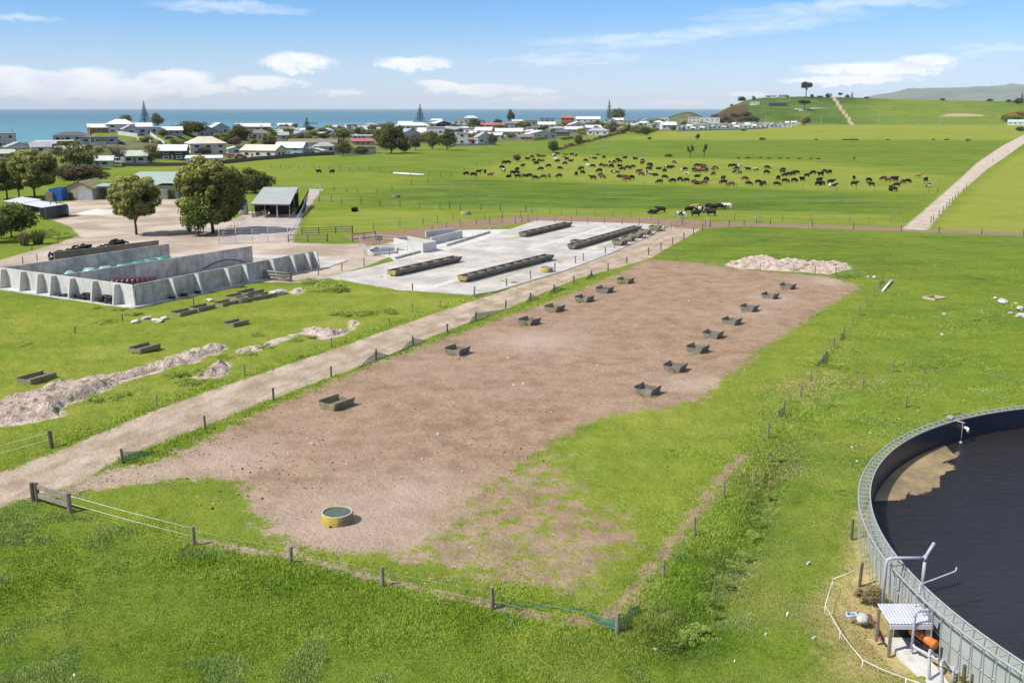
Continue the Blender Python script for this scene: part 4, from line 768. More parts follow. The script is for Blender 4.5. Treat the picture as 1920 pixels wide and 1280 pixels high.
# ------------------------------------------------------------------ troughs in the bare lot and discarded on the grass
def lot_troughs():
    def make(mat, L, w0, w1, h):
        m = MB(); th = 0.075
        for s in (-1, 1):
            pr = [(s * w0, 0.0), (s * (w0 + th), 0.0), (s * (w1 + th), h), (s * w1, h)]; vs = [(x, y, z) for x in (-L / 2, L / 2) for y, z in pr]
            m.add(vs, [(0, 1, 2, 3), (7, 6, 5, 4), (0, 4, 5, 1), (1, 5, 6, 2), (2, 6, 7, 3), (3, 7, 4, 0)])
        for s in (-1, 1):
            x = s * (L / 2 - 0.05); k = 0.74; wk = w0 + (w1 - w0) * k
            m.add([(x + dx, y, z) for dx in (-0.042, 0.042) for y, z in ((-w0, 0.0), (w0, 0.0), (wk, h * k), (-wk, h * k))], [(3, 2, 1, 0), (4, 5, 6, 7), (0, 1, 5, 4), (1, 2, 6, 5), (2, 3, 7, 6), (3, 0, 4, 7)])
        return m
    dm = lambda L, w: MB().box((0, 0, 0.12), (L - 0.2, 2 * w, 0.08))
    protos = []
    for mat in (TROUGH, TROUGHG):
        T = thing('concrete_trough', 'proto', 'feed trough'); make(mat, 1.62, 0.52, 0.74, 0.58).build('shell', mat, T); dm(1.62, 0.52).build('feed_bed', MUD, T); protos.append(T)
    left = [(632, 762), (858, 662), (993, 607), (1040, 582), (1096, 564), (1134, 547), (1173, 530)]; right = [(1214, 737), (1266, 694), (1308, 659), (1337, 632), (1372, 607), (1405, 582), (1444, 559), (1477, 541)]
    used = [False, False]
    for col, nm, rz in ((left, 'track side', 57), (right, 'grass side', 55)):
        for k, q in enumerate(col):
            p = Pz(*q); i = 0 if (k % 3 or nm == 'grass side') else 1
            lab = ('lichened' if i else 'grey') + ' box-shaped trough in the bare lot, ' + nm + ' row, ' + ('nearest the camera' if k == 0 else 'farthest' if k == len(col) - 1 else ORD[k] + ' from the near end')
            rzz = R(rz + random.uniform(-3, 3)); sx = 1.22 if k == 0 and nm == 'track side' else (0.9 if nm == 'grass side' else 1.0)
            if not used[i]: T = protos[i]; T.location = p; T.rotation_euler = (0, 0, rzz); T['label'] = lab; used[i] = True
            else: T = dup(protos[i], p, rzz, lab)
            T.scale = (sx, 0.95 if nm == 'grass side' else 1.0, 1.0); T['group'] = 'concrete troughs standing in the bare lot'
    P2 = thing('concrete_trough', 'p', 'feed trough'); make(TROUGHG, 2.3, 0.62, 0.68, 0.45).build('shell', TROUGHG, P2); dm(2.3, 0.6).build('feed_bed', MUD, P2)
    gr = [(70, 713, 64, 1.0, 'long empty concrete trough alone on the mown grass, nearest the rubble bank'), (272, 656, 62, 0.95, 'long empty concrete trough alone in the middle of the mown grass'), (443, 609, 62, 0.9, 'long low concrete trough alone on the grass below the discarded cluster'),
          (346, 589, 58, 0.95, 'discarded concrete trough, front one of a touching pair on the grass'), (380, 580, 58, 0.95, 'discarded concrete trough, rear one of a touching pair on the grass'), (424, 571, 58, 0.9, 'discarded trough at the left end of the cluster beside the round one'),
          (447, 559, 60, 1.0, 'discarded trough behind the grey round trough in the cluster'), (477, 561, 52, 0.9, 'discarded trough right of the grey round trough'), (497, 557, 55, 0.9, 'discarded trough near the right end of the cluster'), (470, 552, 60, 1.1, 'long discarded trough at the back of the cluster')]
    for k, (x, y, rz, s, lab) in enumerate(gr):
        p = Pz(x, y)
        if k == 0: T = P2; T.location = p; T.rotation_euler = (0, 0, R(rz)); T['label'] = lab
        else: T = dup(P2, p, R(rz), lab)
        T.scale = (s, s, s); T['group'] = 'spare troughs left on the grass'
lot_troughs()

# ------------------------------------------------------------------ fences: one thing per run, every post a part
POSTM = {}
def postmesh(mat, r, h, sq=False):
    key = (mat.name, r, h, sq)
    if key not in POSTM:
        m = MB()
        if sq: m.box((0, 0, h / 2 - 0.15), (2 * r, 1.6 * r, h + 0.3))
        else: m.tube([(0, 0, -0.3), (0, 0, h - 0.02), (0, 0, h)], r, 8)
        POSTM[key] = m.mesh('post', mat, False)
    return POSTM[key]
def fence(label, pts, h=1.0, r=0.065, mat=WOOD, wires=(0.3, 0.6, 0.9), wmat=WIRE, wr=0.006, gaps=(), extra=()):
    ps = [P(*q) for q in pts]; T = thing('fence', label, 'fence', ps[0])
    for i, p in enumerate(ps):
        o = link('post', postmesh(mat, r, h), T, p - ps[0]); s = random.uniform(0.92, 1.1); o.scale = (s, s, random.uniform(0.93, 1.08)); o.rotation_euler = (random.uniform(-0.05, 0.05), random.uniform(-0.05, 0.05), random.uniform(0, 6))
    for z in wires:
        m = MB()
        for i, (a, b) in enumerate(zip(ps[:-1], ps[1:])):
            if i in gaps: continue
            a, b = a + Vector((0, 0, z * h)), b + Vector((0, 0, z * h)); m.tube([a, (a + b) / 2 - Vector((0, 0, 0.02)), b], wr, 4, False)
        if m.f: m.build('wire', wmat, T, True, True)
    return T, ps
def net(label, a, b, h0, h1, sag=0.0, n=10, base=0.0):
    a, b = Vector(a), Vector(b); vs = []; m = MB()
    for i in range(n + 1):
        u = i / n; p = a + (b - a) * u; hh = (h0 + (h1 - h0) * u) * (1 - sag * 4 * u * (1 - u)); off = 0.05 * math.sin(i * 1.7)
        for j in range(4): vs.append((p.x + off * (j / 3) + 0.03 * math.sin(i * 3 + j), p.y - off * (j / 3), p.z + base + hh * j / 3))
    m.add(vs, [(4 * i + j, 4 * i + 4 + j, 4 * i + 5 + j, 4 * i + 1 + j) for i in range(n) for j in range(3)])
    return tag(m.build('shade_netting', NET), label, 'netting')
def fences():
    fence('post and wire fence across the front of the lot to the netted corner', [(364, 1020), (545, 1058), (717, 1099), (923, 1140), (1157, 1192)], 0.95, 0.085, WOOD, (0.35, 0.75), WIRE, 0.005)
    T, ps = fence('post and wire fence along the grassy right side of the lot', [(1244, 1086), (1302, 1003), (1357, 932), (1440, 819), (1469, 775), (1501, 743), (1520, 717), (1542, 684), (1563, 653), (1582, 630), (1598, 608), (1611, 589), (1625, 572), (1637, 555), (1647, 541), (1655, 530)], 0.9, 0.06, WOOD, (0.4, 0.8))
    fence('post and wire fence between the farm track and the bare lot', [(230, 867), (385, 803), (513, 751), (621, 707), (705, 675), (775, 648), (839, 624), (892, 601), (948, 579), (995, 563), (1039, 548), (1076, 532), (1109, 519), (1140, 507), (1175, 494)], 0.88, 0.075, WOOD_D, (0.4, 0.8))
    fence('post and wire fence along the grass paddock right of the track top', [(1216, 478), (1239, 469), (1261, 459), (1282, 449), (1300, 440), (1317, 432), (1322, 423)], 1.05, 0.08, WOOD_D)
    fence('post and wire fence along the lower side of the cattle race', [(1331, 425), (1367, 424), (1395, 423), (1418, 418), (1444, 421), (1523, 425), (1600, 430), (1690, 434), (1760, 437), (1840, 440), (1919, 443)], 1.05, 0.08, WOOD_D)
    fence('post and wire fence across the far end of the lot', [(1241, 482), (1268, 487), (1322, 498), (1425, 507), (1488, 510), (1528, 513), (1566, 516), (1607, 517), (1650, 541)], 0.9, 0.06, WOOD)
    fence('post and wire fence between the feed pad and the farm track', [(889, 556), (950, 538), (995, 525), (1040, 509), (1079, 495), (1094, 490), (1135, 477), (1152, 467), (1170, 462), (1183, 456), (1210, 446.5), (1221, 443), (1235, 437), (1246, 434), (1258, 430), (1268, 426), (1279, 420)], 1.1, 0.08, WOOD)
    fence('post and wire fence along the back of the feed pad', [(705, 456), (810, 438), (837, 431), (863, 425), (893, 422), (918, 419), (941, 418.5), (966, 420), (978, 417), (990, 416), (1007, 416), (1040, 418), (1071, 419), (1102, 420), (1133, 421), (1166, 422), (1198, 423), (1234, 424.5)], 1.35, 0.08, WOOD)
    fence('post and wire fence along the upper side of the cattle race', [(700, 431), (750, 427), (793, 422), (820, 418), (849, 415), (909, 412), (942, 408), (975, 407), (997, 403), (1031, 402), (1053, 404), (1081, 405), (1115, 405), (1148, 407), (1182, 410), (1220, 412), (1266, 412), (1331, 415), (1377, 414), (1424, 416), (1466, 416), (1520, 415), (1592, 419), (1629, 419), (1670, 418)], 1.3, 0.08, WOOD)
    fence('post and wire fence across the paddock above the race', [(598, 378), (621, 378), (641, 383), (677, 383), (713, 387), (750, 388), (787, 390), (825, 392), (843, 391), (863, 395), (902, 395), (938, 396), (986, 398), (997, 401)], 1.3, 0.085, WOOD_D)
    fence('post and wire fence running diagonally up to the dry bush', [(627, 359), (650, 361), (671, 364), (707, 363), (735, 357), (772, 347), (803, 342), (826, 332), (846, 331), (870, 321), (894, 311), (918, 307), (942, 302), (960, 297), (975, 293), (1010, 289)], 1.2, 0.08, WOOD_D)
    fence('post and wire fence across the far left paddock', [(507, 315), (526, 315), (543, 317), (561, 319), (570, 315), (589, 316), (599, 317), (618, 318), (639, 319), (655, 320), (672, 320), (692, 320), (713, 323), (735, 327), (770, 330), (804, 331)], 1.25, 0.085, WOOD_D)
    fence('single wire fence in front of the grazing herd', [(1047, 342), (1100, 343), (1151, 344), (1206, 346), (1263, 348), (1322, 350), (1381, 352), (1442, 352), (1505, 352), (1533, 355), (1568, 357), (1605, 358), (1640, 359), (1680, 361), (1741, 362), (1758, 360)], 1.15, 0.05, WOOD_D, (0.9,))
    fence('post and wire fence along the left side of the pale gravel road', [(1693, 415), (1675, 408), (1686, 401), (1702, 394), (1717, 381), (1730, 376), (1757, 359), (1760, 343), (1793, 326), (1826, 304), (1856, 287), (1880, 272)], 1.15, 0.07, WOOD)
    fence('post and wire fence along the right side of the pale gravel road', [(1745, 418), (1750, 415), (1760, 406), (1768, 397), (1775, 390), (1780, 383), (1785, 380), (1791, 374), (1796, 369), (1806, 361), (1812, 353), (1861, 303), (1890, 285)], 1.15, 0.07, WOOD_D)
    fence('electric fence along the grass left of the farm track', [(294, 761), (459, 702), (621, 650), (730, 612), (773, 585), (825, 578)], 0.85, 0.055, WOOD, (0.85,))
    fence('row of low posts across the mown grass below the bunker', [(141, 626), (230, 602), (363, 571), (461, 551)], 0.7, 0.06, WOOD_D, ())
    T, ps = fence('white tape fence ending at a dark strainer post beside the track', [(-150, 905), (97, 836)], 1.0, 0.12, WOOD_D, (0.45, 0.9), TAPE, 0.011)
    T = thing('board_gate', 'weathered board fence panel between two stout posts at the track corner', 'fence', Pz(62, 938))
    a, b = Pz(63, 938), Pz(131, 958)
    for p in (a, b, a + Vector((0.25, -0.05, 0))): MB().tube([p - Vector((0, 0, 0.2)), p + Vector((0, 0, 1.0))], 0.12, 9).build('post', WOOD_D if p != b else WOOD, T, False, True)
    for z in (0.82, 0.32): MB().beam(a + Vector((0.2, -0.05, z)), b + Vector((0, 0, z)), 0.05, 0.25).build('board', RAILW, T, False, True)
    t1 = thing('tape_span', 'two white electric tapes stretched from the board fence to a lone post', 'fence tape', b); e = Pz(364, 1020)
    for z in (0.42, 0.85): MB().tube([b + Vector((0.05, 0, z)), (b + e) / 2 + Vector((0, 0, z - 0.05)), e + Vector((0, 0, z * 0.95))], 0.010, 5).build('tape', TAPE, t1, True, True)
    gt = thing('tape_gate', 'two thin white tapes across the lot entrance beside the track', 'fence tape', a); e2 = Pz(230, 867)
    for z in (0.5, 0.85): MB().tube([a + Vector((0, 0, z)), e2 + Vector((0, 0, z))], 0.009, 5).build('tape', TAPE, gt, True, True)
    # green netting
    c0, c1, c2 = Pz(923, 1140), Pz(1157, 1192), Pz(1200, 1150)
    mid = Pz(1090, 1150)
    net('green shade netting sagging along the front fence toward the corner post', c0, mid, 0.12, 0.10, 0.2, 12, 0.14); net('green shade netting pulled up tight at the front corner post', mid, c1, 0.18, 0.75, 0.2, 8); net('green shade netting behind the front corner post', c1, c2, 0.75, 0.55, 0.1, 5)
    p = Pz(938, 1145); net('loose strip of green netting lying in the grass below the front fence', p, Pz(968, 1182), 0.07, 0.05, 0, 6, 0.13)
    p = Pz(355, 1022); net('small torn scrap of green netting by the lone tape post', p, Pz(340, 1040), 0.22, 0.1, 0, 4)
    p = Pz(230, 867); net('green netting strip at the near end of the grass verge', p, Pz(292, 850), 0.7, 0.15, 0.0, 6)
    for k, (x, y, x2, y2, x3, y3) in enumerate(((705, 675, 672, 690, 730, 668), (775, 648, 748, 661, 800, 640), (892, 601, 878, 608, 945, 581), (995, 563, 985, 571, 1012, 560), (1039, 548, 1028, 555, 1062, 543), (1109, 519, 1098, 525, 1112, 518))):
        o1 = net('green netting on the verge fence, near flank of the ' + ORD[k] + ' netted post along', Pz(x2, y2), Pz(x, y), 0.1, 0.72, 0, 5); o2 = net('green netting on the verge fence, far flank of the ' + ORD[k] + ' netted post along', Pz(x, y), Pz(x3, y3), 0.72, 0.1, 0, 5)
    for k, (x, y, x2, y2) in enumerate(((1542, 684, 1531, 690), (1542, 683, 1552, 664), (1469, 777, 1458, 782), (1655, 530, 1649, 540), (1575, 640, 1582, 630))): net('tuft of green netting on the right lot fence, ' + ('lower of two on one post', 'upper of two on one post', 'nearest of them', 'at the far corner', 'between two far posts')[k], Pz(x, y), Pz(x2, y2), 0.7, 0.3, 0, 4)
    # lone posts right of the lot and beside the pumps
    for x, y, h, mt, lab in ((1618, 727, 0.85, WOOD, 'short pale leaning stake in rough grass right of the lot'), (1673, 698, 0.95, WOOD, 'lone stout post in rough grass on the low bank'), (1697, 766, 1.0, WOOD, 'thin pale stake in the grass above the tank rim'), (1597, 1005, 0.85, WOOD_D, 'lone dark post on dry grass beside the tank wall'),
                             (1612, 1093, 0.95, WOOD_D, 'dark post holding the upper end of the rope barrier'), (1806, 1284, 0.8, WOOD_D, 'dark post at the bottom edge beside the tank wall'), (773, 546, 0.9, WOOD_D, 'lone dark post at the front edge of the feed pad'), (730, 480, 1.1, WOOD, 'lone post on the pad edge beside the pit'), (683, 499, 1.1, WOOD, 'lone post where pad and yard meet'),
                             (641, 508, 1.1, WOOD, 'lone post between the bunker mouth and the feed pad'), (597, 516, 1.0, WOOD, 'weathered post at the end of the bunker side wall'), (60, 470, 0.9, WOOD_D, 'dark fence post on the grass island left of the drive'), (109, 457, 0.9, WOOD_D, 'dark fence post at the right end of the grass island'), (70, 489, 0.9, WOOD, 'post leaning by the drive behind the bunker, nearer'), (43, 494, 0.9, WOOD, 'post by the drive behind the bunker, farther left')):
        p = P(x, y); o = link('fence_post', postmesh(mt, 0.07, h), None, p); o.rotation_euler = (random.uniform(-.07, .07), random.uniform(-.07, .07), 0); tag(o, lab, 'post')
    # timber rails of the stock yards
    def railfence(lab, pts, h, n, mat=RAILW, sq=True):
        ps = [Pz(*q) for q in pts]; T = thing('rail_fence', lab, 'fence', ps[0])
        for a, b in zip(ps[:-1], ps[1:]):
            k = max(1, round((b - a).length / 2.6))
            for i in range(k): q = a + (b - a) * i / k; MB().box((q.x, q.y, h / 2), (0.14, 0.14, h)).build('post', WOOD_D, T, False, True)
            for j in range(n): z = h * (0.3 + 0.62 * j / max(n - 1, 1)); MB().beam(a + Vector((0.0, -0.09, z)), b + Vector((0, -0.09, z)), 0.05, 0.14).build('rail', mat, T, False, True)
        q = ps[-1]; MB().box((q.x, q.y, h / 2), (0.16, 0.16, h * 1.1)).build('post', WOOD_D, T, False, True)
    railfence('timber rail fence left of the wide yard gateway', [(541, 454), (614, 453)], 1.2, 2); railfence('timber rail fence right of the wide yard gateway', [(661, 453), (704, 448)], 1.2, 2); railfence('darker timber rail fence in the grass behind the yard gateway', [(566, 441), (661, 437)], 1.2, 3)
    def pipefence(lab, pts, h, n, cat='railing', st=4.5):
        ps = [Pz(*q) for q in pts]; T = thing('pipe_railing', lab, cat, ps[0])
        for a, b in zip(ps[:-1], ps[1:]):
            k = max(1, round((b - a).length / st))
            for i in range(k): q = a + (b - a) * i / k; MB().tube([q, q + Vector((0, 0, h))], 0.033, 6).build('post', STEEL, T, True, True)
            for j in range(n): z = h * (0.25 + 0.72 * j / max(n - 1, 1)); MB().tube([a + Vector((0, 0, z)), b + Vector((0, 0, z))], 0.016, 5).build('rail', STEEL, T, True, True)
        MB().tube([ps[-1], ps[-1] + Vector((0, 0, h))], 0.033, 6).build('post', STEEL, T, True, True)
    pipefence('tall metal pipe gates across the concrete milking yard', [(412, 458), (443, 458), (474, 457), (503, 456), (540, 455)], 2.3, 5); pipefence('steel pipe railing along the grass side of the milking yard', [(545, 448), (556, 425), (568, 400), (572, 385), (578, 374)], 1.4, 4); pipefence('steel pipe railing around the small yard behind the milking shed', [(597, 377), (601, 357), (578, 355), (562, 358)], 1.3, 3); pipefence('dark pipe railing under the big tree beside the yard', [(410, 456), (427, 440), (446, 424), (455, 412)], 1.2, 3)
    pipefence('low pipe railing on the kerb beside the sump', [(812, 471), (838, 465), (860, 457), (886, 449), (918, 439)], 1.1, 1)
    for lab, a, b in (('open metal farm gate at the left of the race crossing', (1266, 411), (1277, 417)), ('second metal gate post frame beside the crossing', (1268, 424), (1279, 419)), ('netted metal gate at the far corner of the grass paddock', (1416, 419), (1424, 414)), ('metal gate standing open on the right of the crossing', (1321, 424), (1332, 425))):
        a, b = Pz(*a), Pz(*b); T = thing('farm_gate', lab, 'gate', a); MB().tube([a, a + Vector((0, 0, 1.3)), b + Vector((0, 0, 1.3)), b], 0.03, 6).build('frame', STEEL, T, True, True)
        for z in (0.3, 0.6, 0.95): MB().tube([a + Vector((0, 0, z)), b + Vector((0, 0, z))], 0.018, 5).build('bar', STEEL, T, True, True)
fences()

# ------------------------------------------------------------------ farm sheds
GLASS = M('dark_window_glass', (0.03, 0.035, 0.045), 0.15, 0.2, 2)
def corrug(a, b, c, d, n, thick=0.08, amp=0.03):
    """ribbed sheet over the quad a b c d (a-b is the eave)"""
    a, b, c, d = map(Vector, (a, b, c, d)); m = MB()
    for k in range(n + 1):
        u = k / n; z = Vector((0, 0, amp * (k % 2))); p, q = a + (b - a) * u + z, d + (c - d) * u + z; t_ = Vector((0, 0, -thick))
        m.v += [tuple(p), tuple(p + t_), tuple(q), tuple(q + t_)]
    for k in range(n): o = 4 * k; m.f += [(o, o + 4, o + 6, o + 2), (o + 1, o + 3, o + 7, o + 5), (o, o + 1, o + 5, o + 4), (o + 2, o + 6, o + 7, o + 3)]
    m.f += [(0, 2, 3, 1), (4 * n, 4 * n + 1, 4 * n + 3, 4 * n + 2)]
    return m
def sheds():
    # open milking shed with a grey iron roof
    a, b, c, d = [Pz(x, y, z) for x, y, z in [(470, 382, 2.7), (543.5, 383, 2.7), (559, 351, 4.0), (494, 351, 4.0)]]
    S = thing('milking_shed', 'open-sided milking shed with a large grey iron roof and dark inside', 'shed', (a.x, a.y, 0))
    corrug(a, b, c, d, 44).build('roof', M('grey_roof_iron', (0.43, 0.455, 0.43), 0.5, 0.15, 0.4, 0, 0.2), S, False, True)
    for u in (0.02, 0.35, 0.66, 0.98):
        for v_ in (0.02, 0.5, 0.97): p = a + (b - a) * u + (d - a) * v_; MB().box((p.x, p.y, p.z / 2 - 0.05), (0.18, 0.18, p.z - 0.15)).build('post', WOOD if u != 0.66 else STEEL, S, False, True)
    MB().beam(a + Vector((0, 0, -0.15)), b + Vector((0, 0, -0.15)), 0.12, 0.2).build('front_beam', WOOD_D, S, False, True)
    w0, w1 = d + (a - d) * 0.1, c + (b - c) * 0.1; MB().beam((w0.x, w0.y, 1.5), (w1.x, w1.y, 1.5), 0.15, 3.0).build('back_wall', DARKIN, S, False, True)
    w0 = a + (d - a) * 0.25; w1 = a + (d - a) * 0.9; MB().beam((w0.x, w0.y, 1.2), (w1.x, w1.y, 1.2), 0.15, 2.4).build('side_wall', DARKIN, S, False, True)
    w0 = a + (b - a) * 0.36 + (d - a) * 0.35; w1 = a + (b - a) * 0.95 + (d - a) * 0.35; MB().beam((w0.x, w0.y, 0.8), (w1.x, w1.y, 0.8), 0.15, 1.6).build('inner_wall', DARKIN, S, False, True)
    for k in range(5): p = a + (b - a) * (0.05 + 0.06 * k) + (d - a) * (0.06 + 0.06 * k); MB().box((p.x, p.y, 0.4), (0.9, 0.3, 0.8 + 0.2 * (k % 2)), 0.5 * k).build('bail_frame', RAILW if k % 2 else WOOD, S, False, True)
    tag(MB().prism([tuple(Pz(*q)[:2]) for q in ((412, 458), (470, 402), (552, 404), (574, 398), (602, 356), (580, 354), (572, 395), (546, 452))], -0.1, 0.06).build('milking_yard', M('milking_yard_concrete', (0.42, 0.36, 0.32), 0.9, 0.25, 0.2)), kind='structure')
    q = Pz(456, 402); T = thing('milk_vat', 'grey silo tank with a domed lid beside the milking shed', 'tank', q); MB().lathe([(0.9, 0.1), (1.0, 0.3), (1.0, 2.2), (0.75, 2.6), (0.3, 2.75)], 20).build('vessel', M('dull_vat_steel', (0.42, 0.42, 0.41), 0.5, 0.2, 2), T, True); MB().lathe([(0.3, 2.74), (0.3, 2.85), (0.001, 2.9)], 12).build('lid', STEEL, T, True)
    q = Pz(447, 398); o = MB().lathe([(0.001, 0), (0.9, 0.05), (0.85, 1.3), (0.5, 1.6), (0.001, 1.7)], 16).build('feed_bin', WHITEP, None, True); o.location = q; tag(o, 'rounded whitish feed bin half hidden by the big tree', 'bin')
    # green implement shed
    f0, f1 = Pz(172, 373), Pz(335, 373); ux = (f1 - f0).normalized(); uy = Vector((-ux.y, ux.x, 0)); L = (f1 - f0).length; D = 9.0
    GR = M('green_shed_cladding', (0.115, 0.135, 0.09), 0.7, 0.2, 0.6); GRR = M('pale_green_roof', (0.34, 0.42, 0.36), 0.5, 0.12, 0.4)
    S = thing('implement_shed', 'long green implement shed with a pale sloping roof and open bays', 'shed', f0); pt = lambda x, y, z: f0 + ux * (L * x) + uy * y + Vector((0, 0, z))
    corrug(pt(-0.01, -0.4, 2.9), pt(0.735, -0.4, 2.9), pt(0.735, 5.0, 3.15), pt(-0.01, 5.0, 3.15), 60).build('roof', GRR, S, False, True)
    corrug(pt(0.15, 5.02, 3.16), pt(0.985, 5.02, 3.16), pt(1.0, D + 13, 4.75), pt(0.17, D + 13, 4.75), 50).build('roof', GRR, S, False, True)
    MB().beam(pt(-0.01, -0.45, 2.72), pt(0.735, -0.45, 2.72), 0.06, 0.3).build('fascia', GR, S, False, True)
    MB().beam(pt(0.735, 0, 1.5), pt(1.0, 0, 1.5), 0.15, 3.0).build('front_wall', GR, S, False, True); MB().beam(pt(1.0, 0.1, 1.7), pt(1.0, D + 10, 1.9), 0.15, 3.6).build('side_wall', GR, S, False, True)
    MB().beam(pt(0, 8, 1.5), pt(1.0, 8, 1.5), 0.15, 3.0).build('back_wall', DARKIN, S, False, True); MB().beam(pt(0.0, 0.1, 1.4), pt(0, 8, 1.4), 0.15, 2.8).build('side_wall', GR, S, False, True)
    for x in (0.02, 0.19, 0.37, 0.55, 0.72): MB().box(pt(x, 0, 1.35), (0.2, 0.2, 2.7)).build('post', STEEL if x > 0.03 else WOOD_D, S, False, True)
    MB().box(pt(0.84, -0.65, 1.1), (2.2, 1.2, 2.2)).build('lean_to', M('lichened_green_boards', (0.20, 0.22, 0.15), 0.8), S, False, True); MB().box(pt(0.93, -0.12, 1.0), (0.9, 0.1, 2.0)).build('door', M('dark_green_door', (0.04, 0.06, 0.045), 0.6), S, False, True)
    q = pt(0.41, -0.2, 0); V = thing('parked_quad', 'small pale farm vehicle half inside the open shed bay', 'vehicle', (q.x, q.y, 0)); MB().box((0, 0, 0.75), (1.3, 1.9, 0.7), 0, 0.85).build('body', M('pale_blue_paint', (0.55, 0.62, 0.68), 0.4), V)
    for x in (-0.6, 0.6):
        for y in (-0.6, 0.6): MB().tube([(x - 0.1, y, 0.3), (x + 0.1, y, 0.3)], 0.3, 12).build('wheel', TYRE, V)
    # old cream garage
    g0, g1 = Pz(121, 375), Pz(175, 375); ux = (g1 - g0).normalized(); uy = Vector((-ux.y, ux.x, 0)); L = (g1 - g0).length; S = thing('old_garage', 'old cream garage with a mossy gable roof and grey double doors', 'garage', g0)
    pt = lambda x, y, z: g0 + ux * (L * x) + uy * y + Vector((0, 0, z)); CR = M('old_cream_boards', (0.40, 0.35, 0.24), 0.85, 0.3, 1.0); MR = M('mossy_iron_roof', (0.26, 0.22, 0.11), 0.85, 0.35, 0.8)
    m = MB(); D = 9; pr = [(0, 0), (1, 0), (1, 2.6), (0.55, 4.1), (0, 2.6)]; vs = [pt(x, y, z) for y in (0, D) for x, z in pr]; m.add(vs, [(0, 1, 2, 3, 4), (9, 8, 7, 6, 5), (1, 0, 5, 6), (2, 1, 6, 7), (0, 4, 9, 5)]).build('wall', CR, S, False, True)
    corrug(pt(-0.05, -0.3, 2.55), pt(-0.05, D + .3, 2.55), pt(0.55, D + .3, 4.22), pt(0.55, -0.3, 4.22), 24).build('roof', MR, S, False, True); corrug(pt(1.05, D + .3, 2.55), pt(1.05, -0.3, 2.55), pt(0.55, -0.3, 4.22), pt(0.55, D + .3, 4.22), 24).build('roof', MR, S, False, True)
    MB().box(pt(0.74, -0.06, 1.1), (L * 0.5, 0.08, 2.2), math.atan2(ux.y, ux.x)).build('door', M('grey_garage_door', (0.40, 0.42, 0.46), 0.6), S, False, True)
    MB().box(pt(0.22, -0.06, 0.8), (1.0, 0.08, 1.6), math.atan2(ux.y, ux.x)).build('side_door', M('brown_boards', (0.12, 0.095, 0.06), 0.8), S, False, True)
    # blue container and its timber neighbour
    q = Pz(105, 377); S = thing('blue_container', 'bright blue corrugated container standing beside the old garage', 'container', q); w_ = 24 / ppm(q); m = MB()
    for k in range(21): m.v += [(-w_ / 2 + w_ * k / 20, -0.05 * (k % 2), z) for z in (0.15, 2.65)]
    m.f = [(2 * k, 2 * k + 2, 2 * k + 3, 2 * k + 1) for k in range(20)]; BL = M('bright_blue_paint', (0.015, 0.11, 0.42), 0.55, 0.2, 1.5); m.build('front', BL, S); MB().box((0, 3.06, 1.4), (w_ - 0.02, 6, 2.5)).build('body', BL, S)
    q = Pz(94, 377); o = MB().box((0, 0, 0.9), (1.6, 0.8, 1.8)).box((0.2, 0, 1.9), (1.2, 0.7, 0.2)).build('timber_stack', M('stacked_timber', (0.24, 0.18, 0.12), 0.9, 0.5, 6), None); o.location = q; tag(o, 'brown stack of timber left of the blue container', 'timber stack')
    # calf shelters
    def shelter(lab, rp, hfront, hback, endm, base):
        S = thing('calf_shelter', lab, 'shelter', base); A_, B_, C_, D_ = [Pz(x, y, z) for x, y, z in rp]
        corrug(A_, B_, C_, D_, 30, 0.1).build('roof', M('white_shelter_roof', (0.60, 0.62, 0.68), 0.5, 0.12, 0.5), S, False, True)
        for p in (A_, B_, C_, D_): MB().box((p.x * 0.995, p.y, p.z / 2 - 0.05), (0.15, 0.15, p.z - 0.1)).build('post', WOOD_D, S, False, True)
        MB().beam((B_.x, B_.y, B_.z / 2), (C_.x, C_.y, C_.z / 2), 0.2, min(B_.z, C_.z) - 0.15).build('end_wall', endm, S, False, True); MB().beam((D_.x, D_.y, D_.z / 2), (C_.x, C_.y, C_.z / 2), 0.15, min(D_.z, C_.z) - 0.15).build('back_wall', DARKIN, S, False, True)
    shelter('white-roofed calf shelter with a big black covered end, the front one', [(43, 382, 2.3), (80, 389, 2.3), (120, 383, 2.3), (72, 376, 2.4)], 2, 2, BLACKP, Pz(60, 405)); shelter('white-roofed low calf shelter, the rear one behind the black-ended shelter', [(6, 377, 2.0), (44, 381, 2.0), (78, 374, 2.1), (40, 369, 2.1)], 2, 2, DARKIN, Pz(20, 392))
    p = Pz(102, 405); q = Pz(82, 407); S = thing('black_tank_cover', 'black rubber-covered bin with a hoop on top at the shelter end', 'bin', Pz(103, 406)); MB().lathe([(0.001, 0), (2.4, 0.02), (2.55, 0.6), (2.5, 2.0), (2.3, 2.25), (0.001, 2.3)], 18).build('body', BLACKP, S, True); MB().tube([(0.6 * math.cos(u), 0, 2.3 + 0.75 * math.sin(u)) for u in np.linspace(0, 3.14, 14)], 0.09, 6).build('hoop', BLACKP, S, True)
    pg = Pz(185, 398); T = MB(); n = 16
    for j in range(n):
        for i in range(n):
            x, y = (i / (n - 1) - .5) * 7, (j / (n - 1) - .5) * 10; r_ = math.hypot(x / 3.5, y / 5); T.v.append((x, y, max(0, 1 - r_) * 0.7 - 0.03 + 0.06 * random.random()))
    T.f = [(j * n + i, j * n + i + 1, (j + 1) * n + i + 1, (j + 1) * n + i) for j in range(n - 1) for i in range(n - 1)]
    o = T.build('gravel_heap', M('pale_gravel', (0.60, 0.57, 0.54), 0.95, 0.12, 3), None, True); o.location = pg; tag(o, 'low spread heap of pale gravel in the middle of the farm yard', 'gravel heap')
sheds()

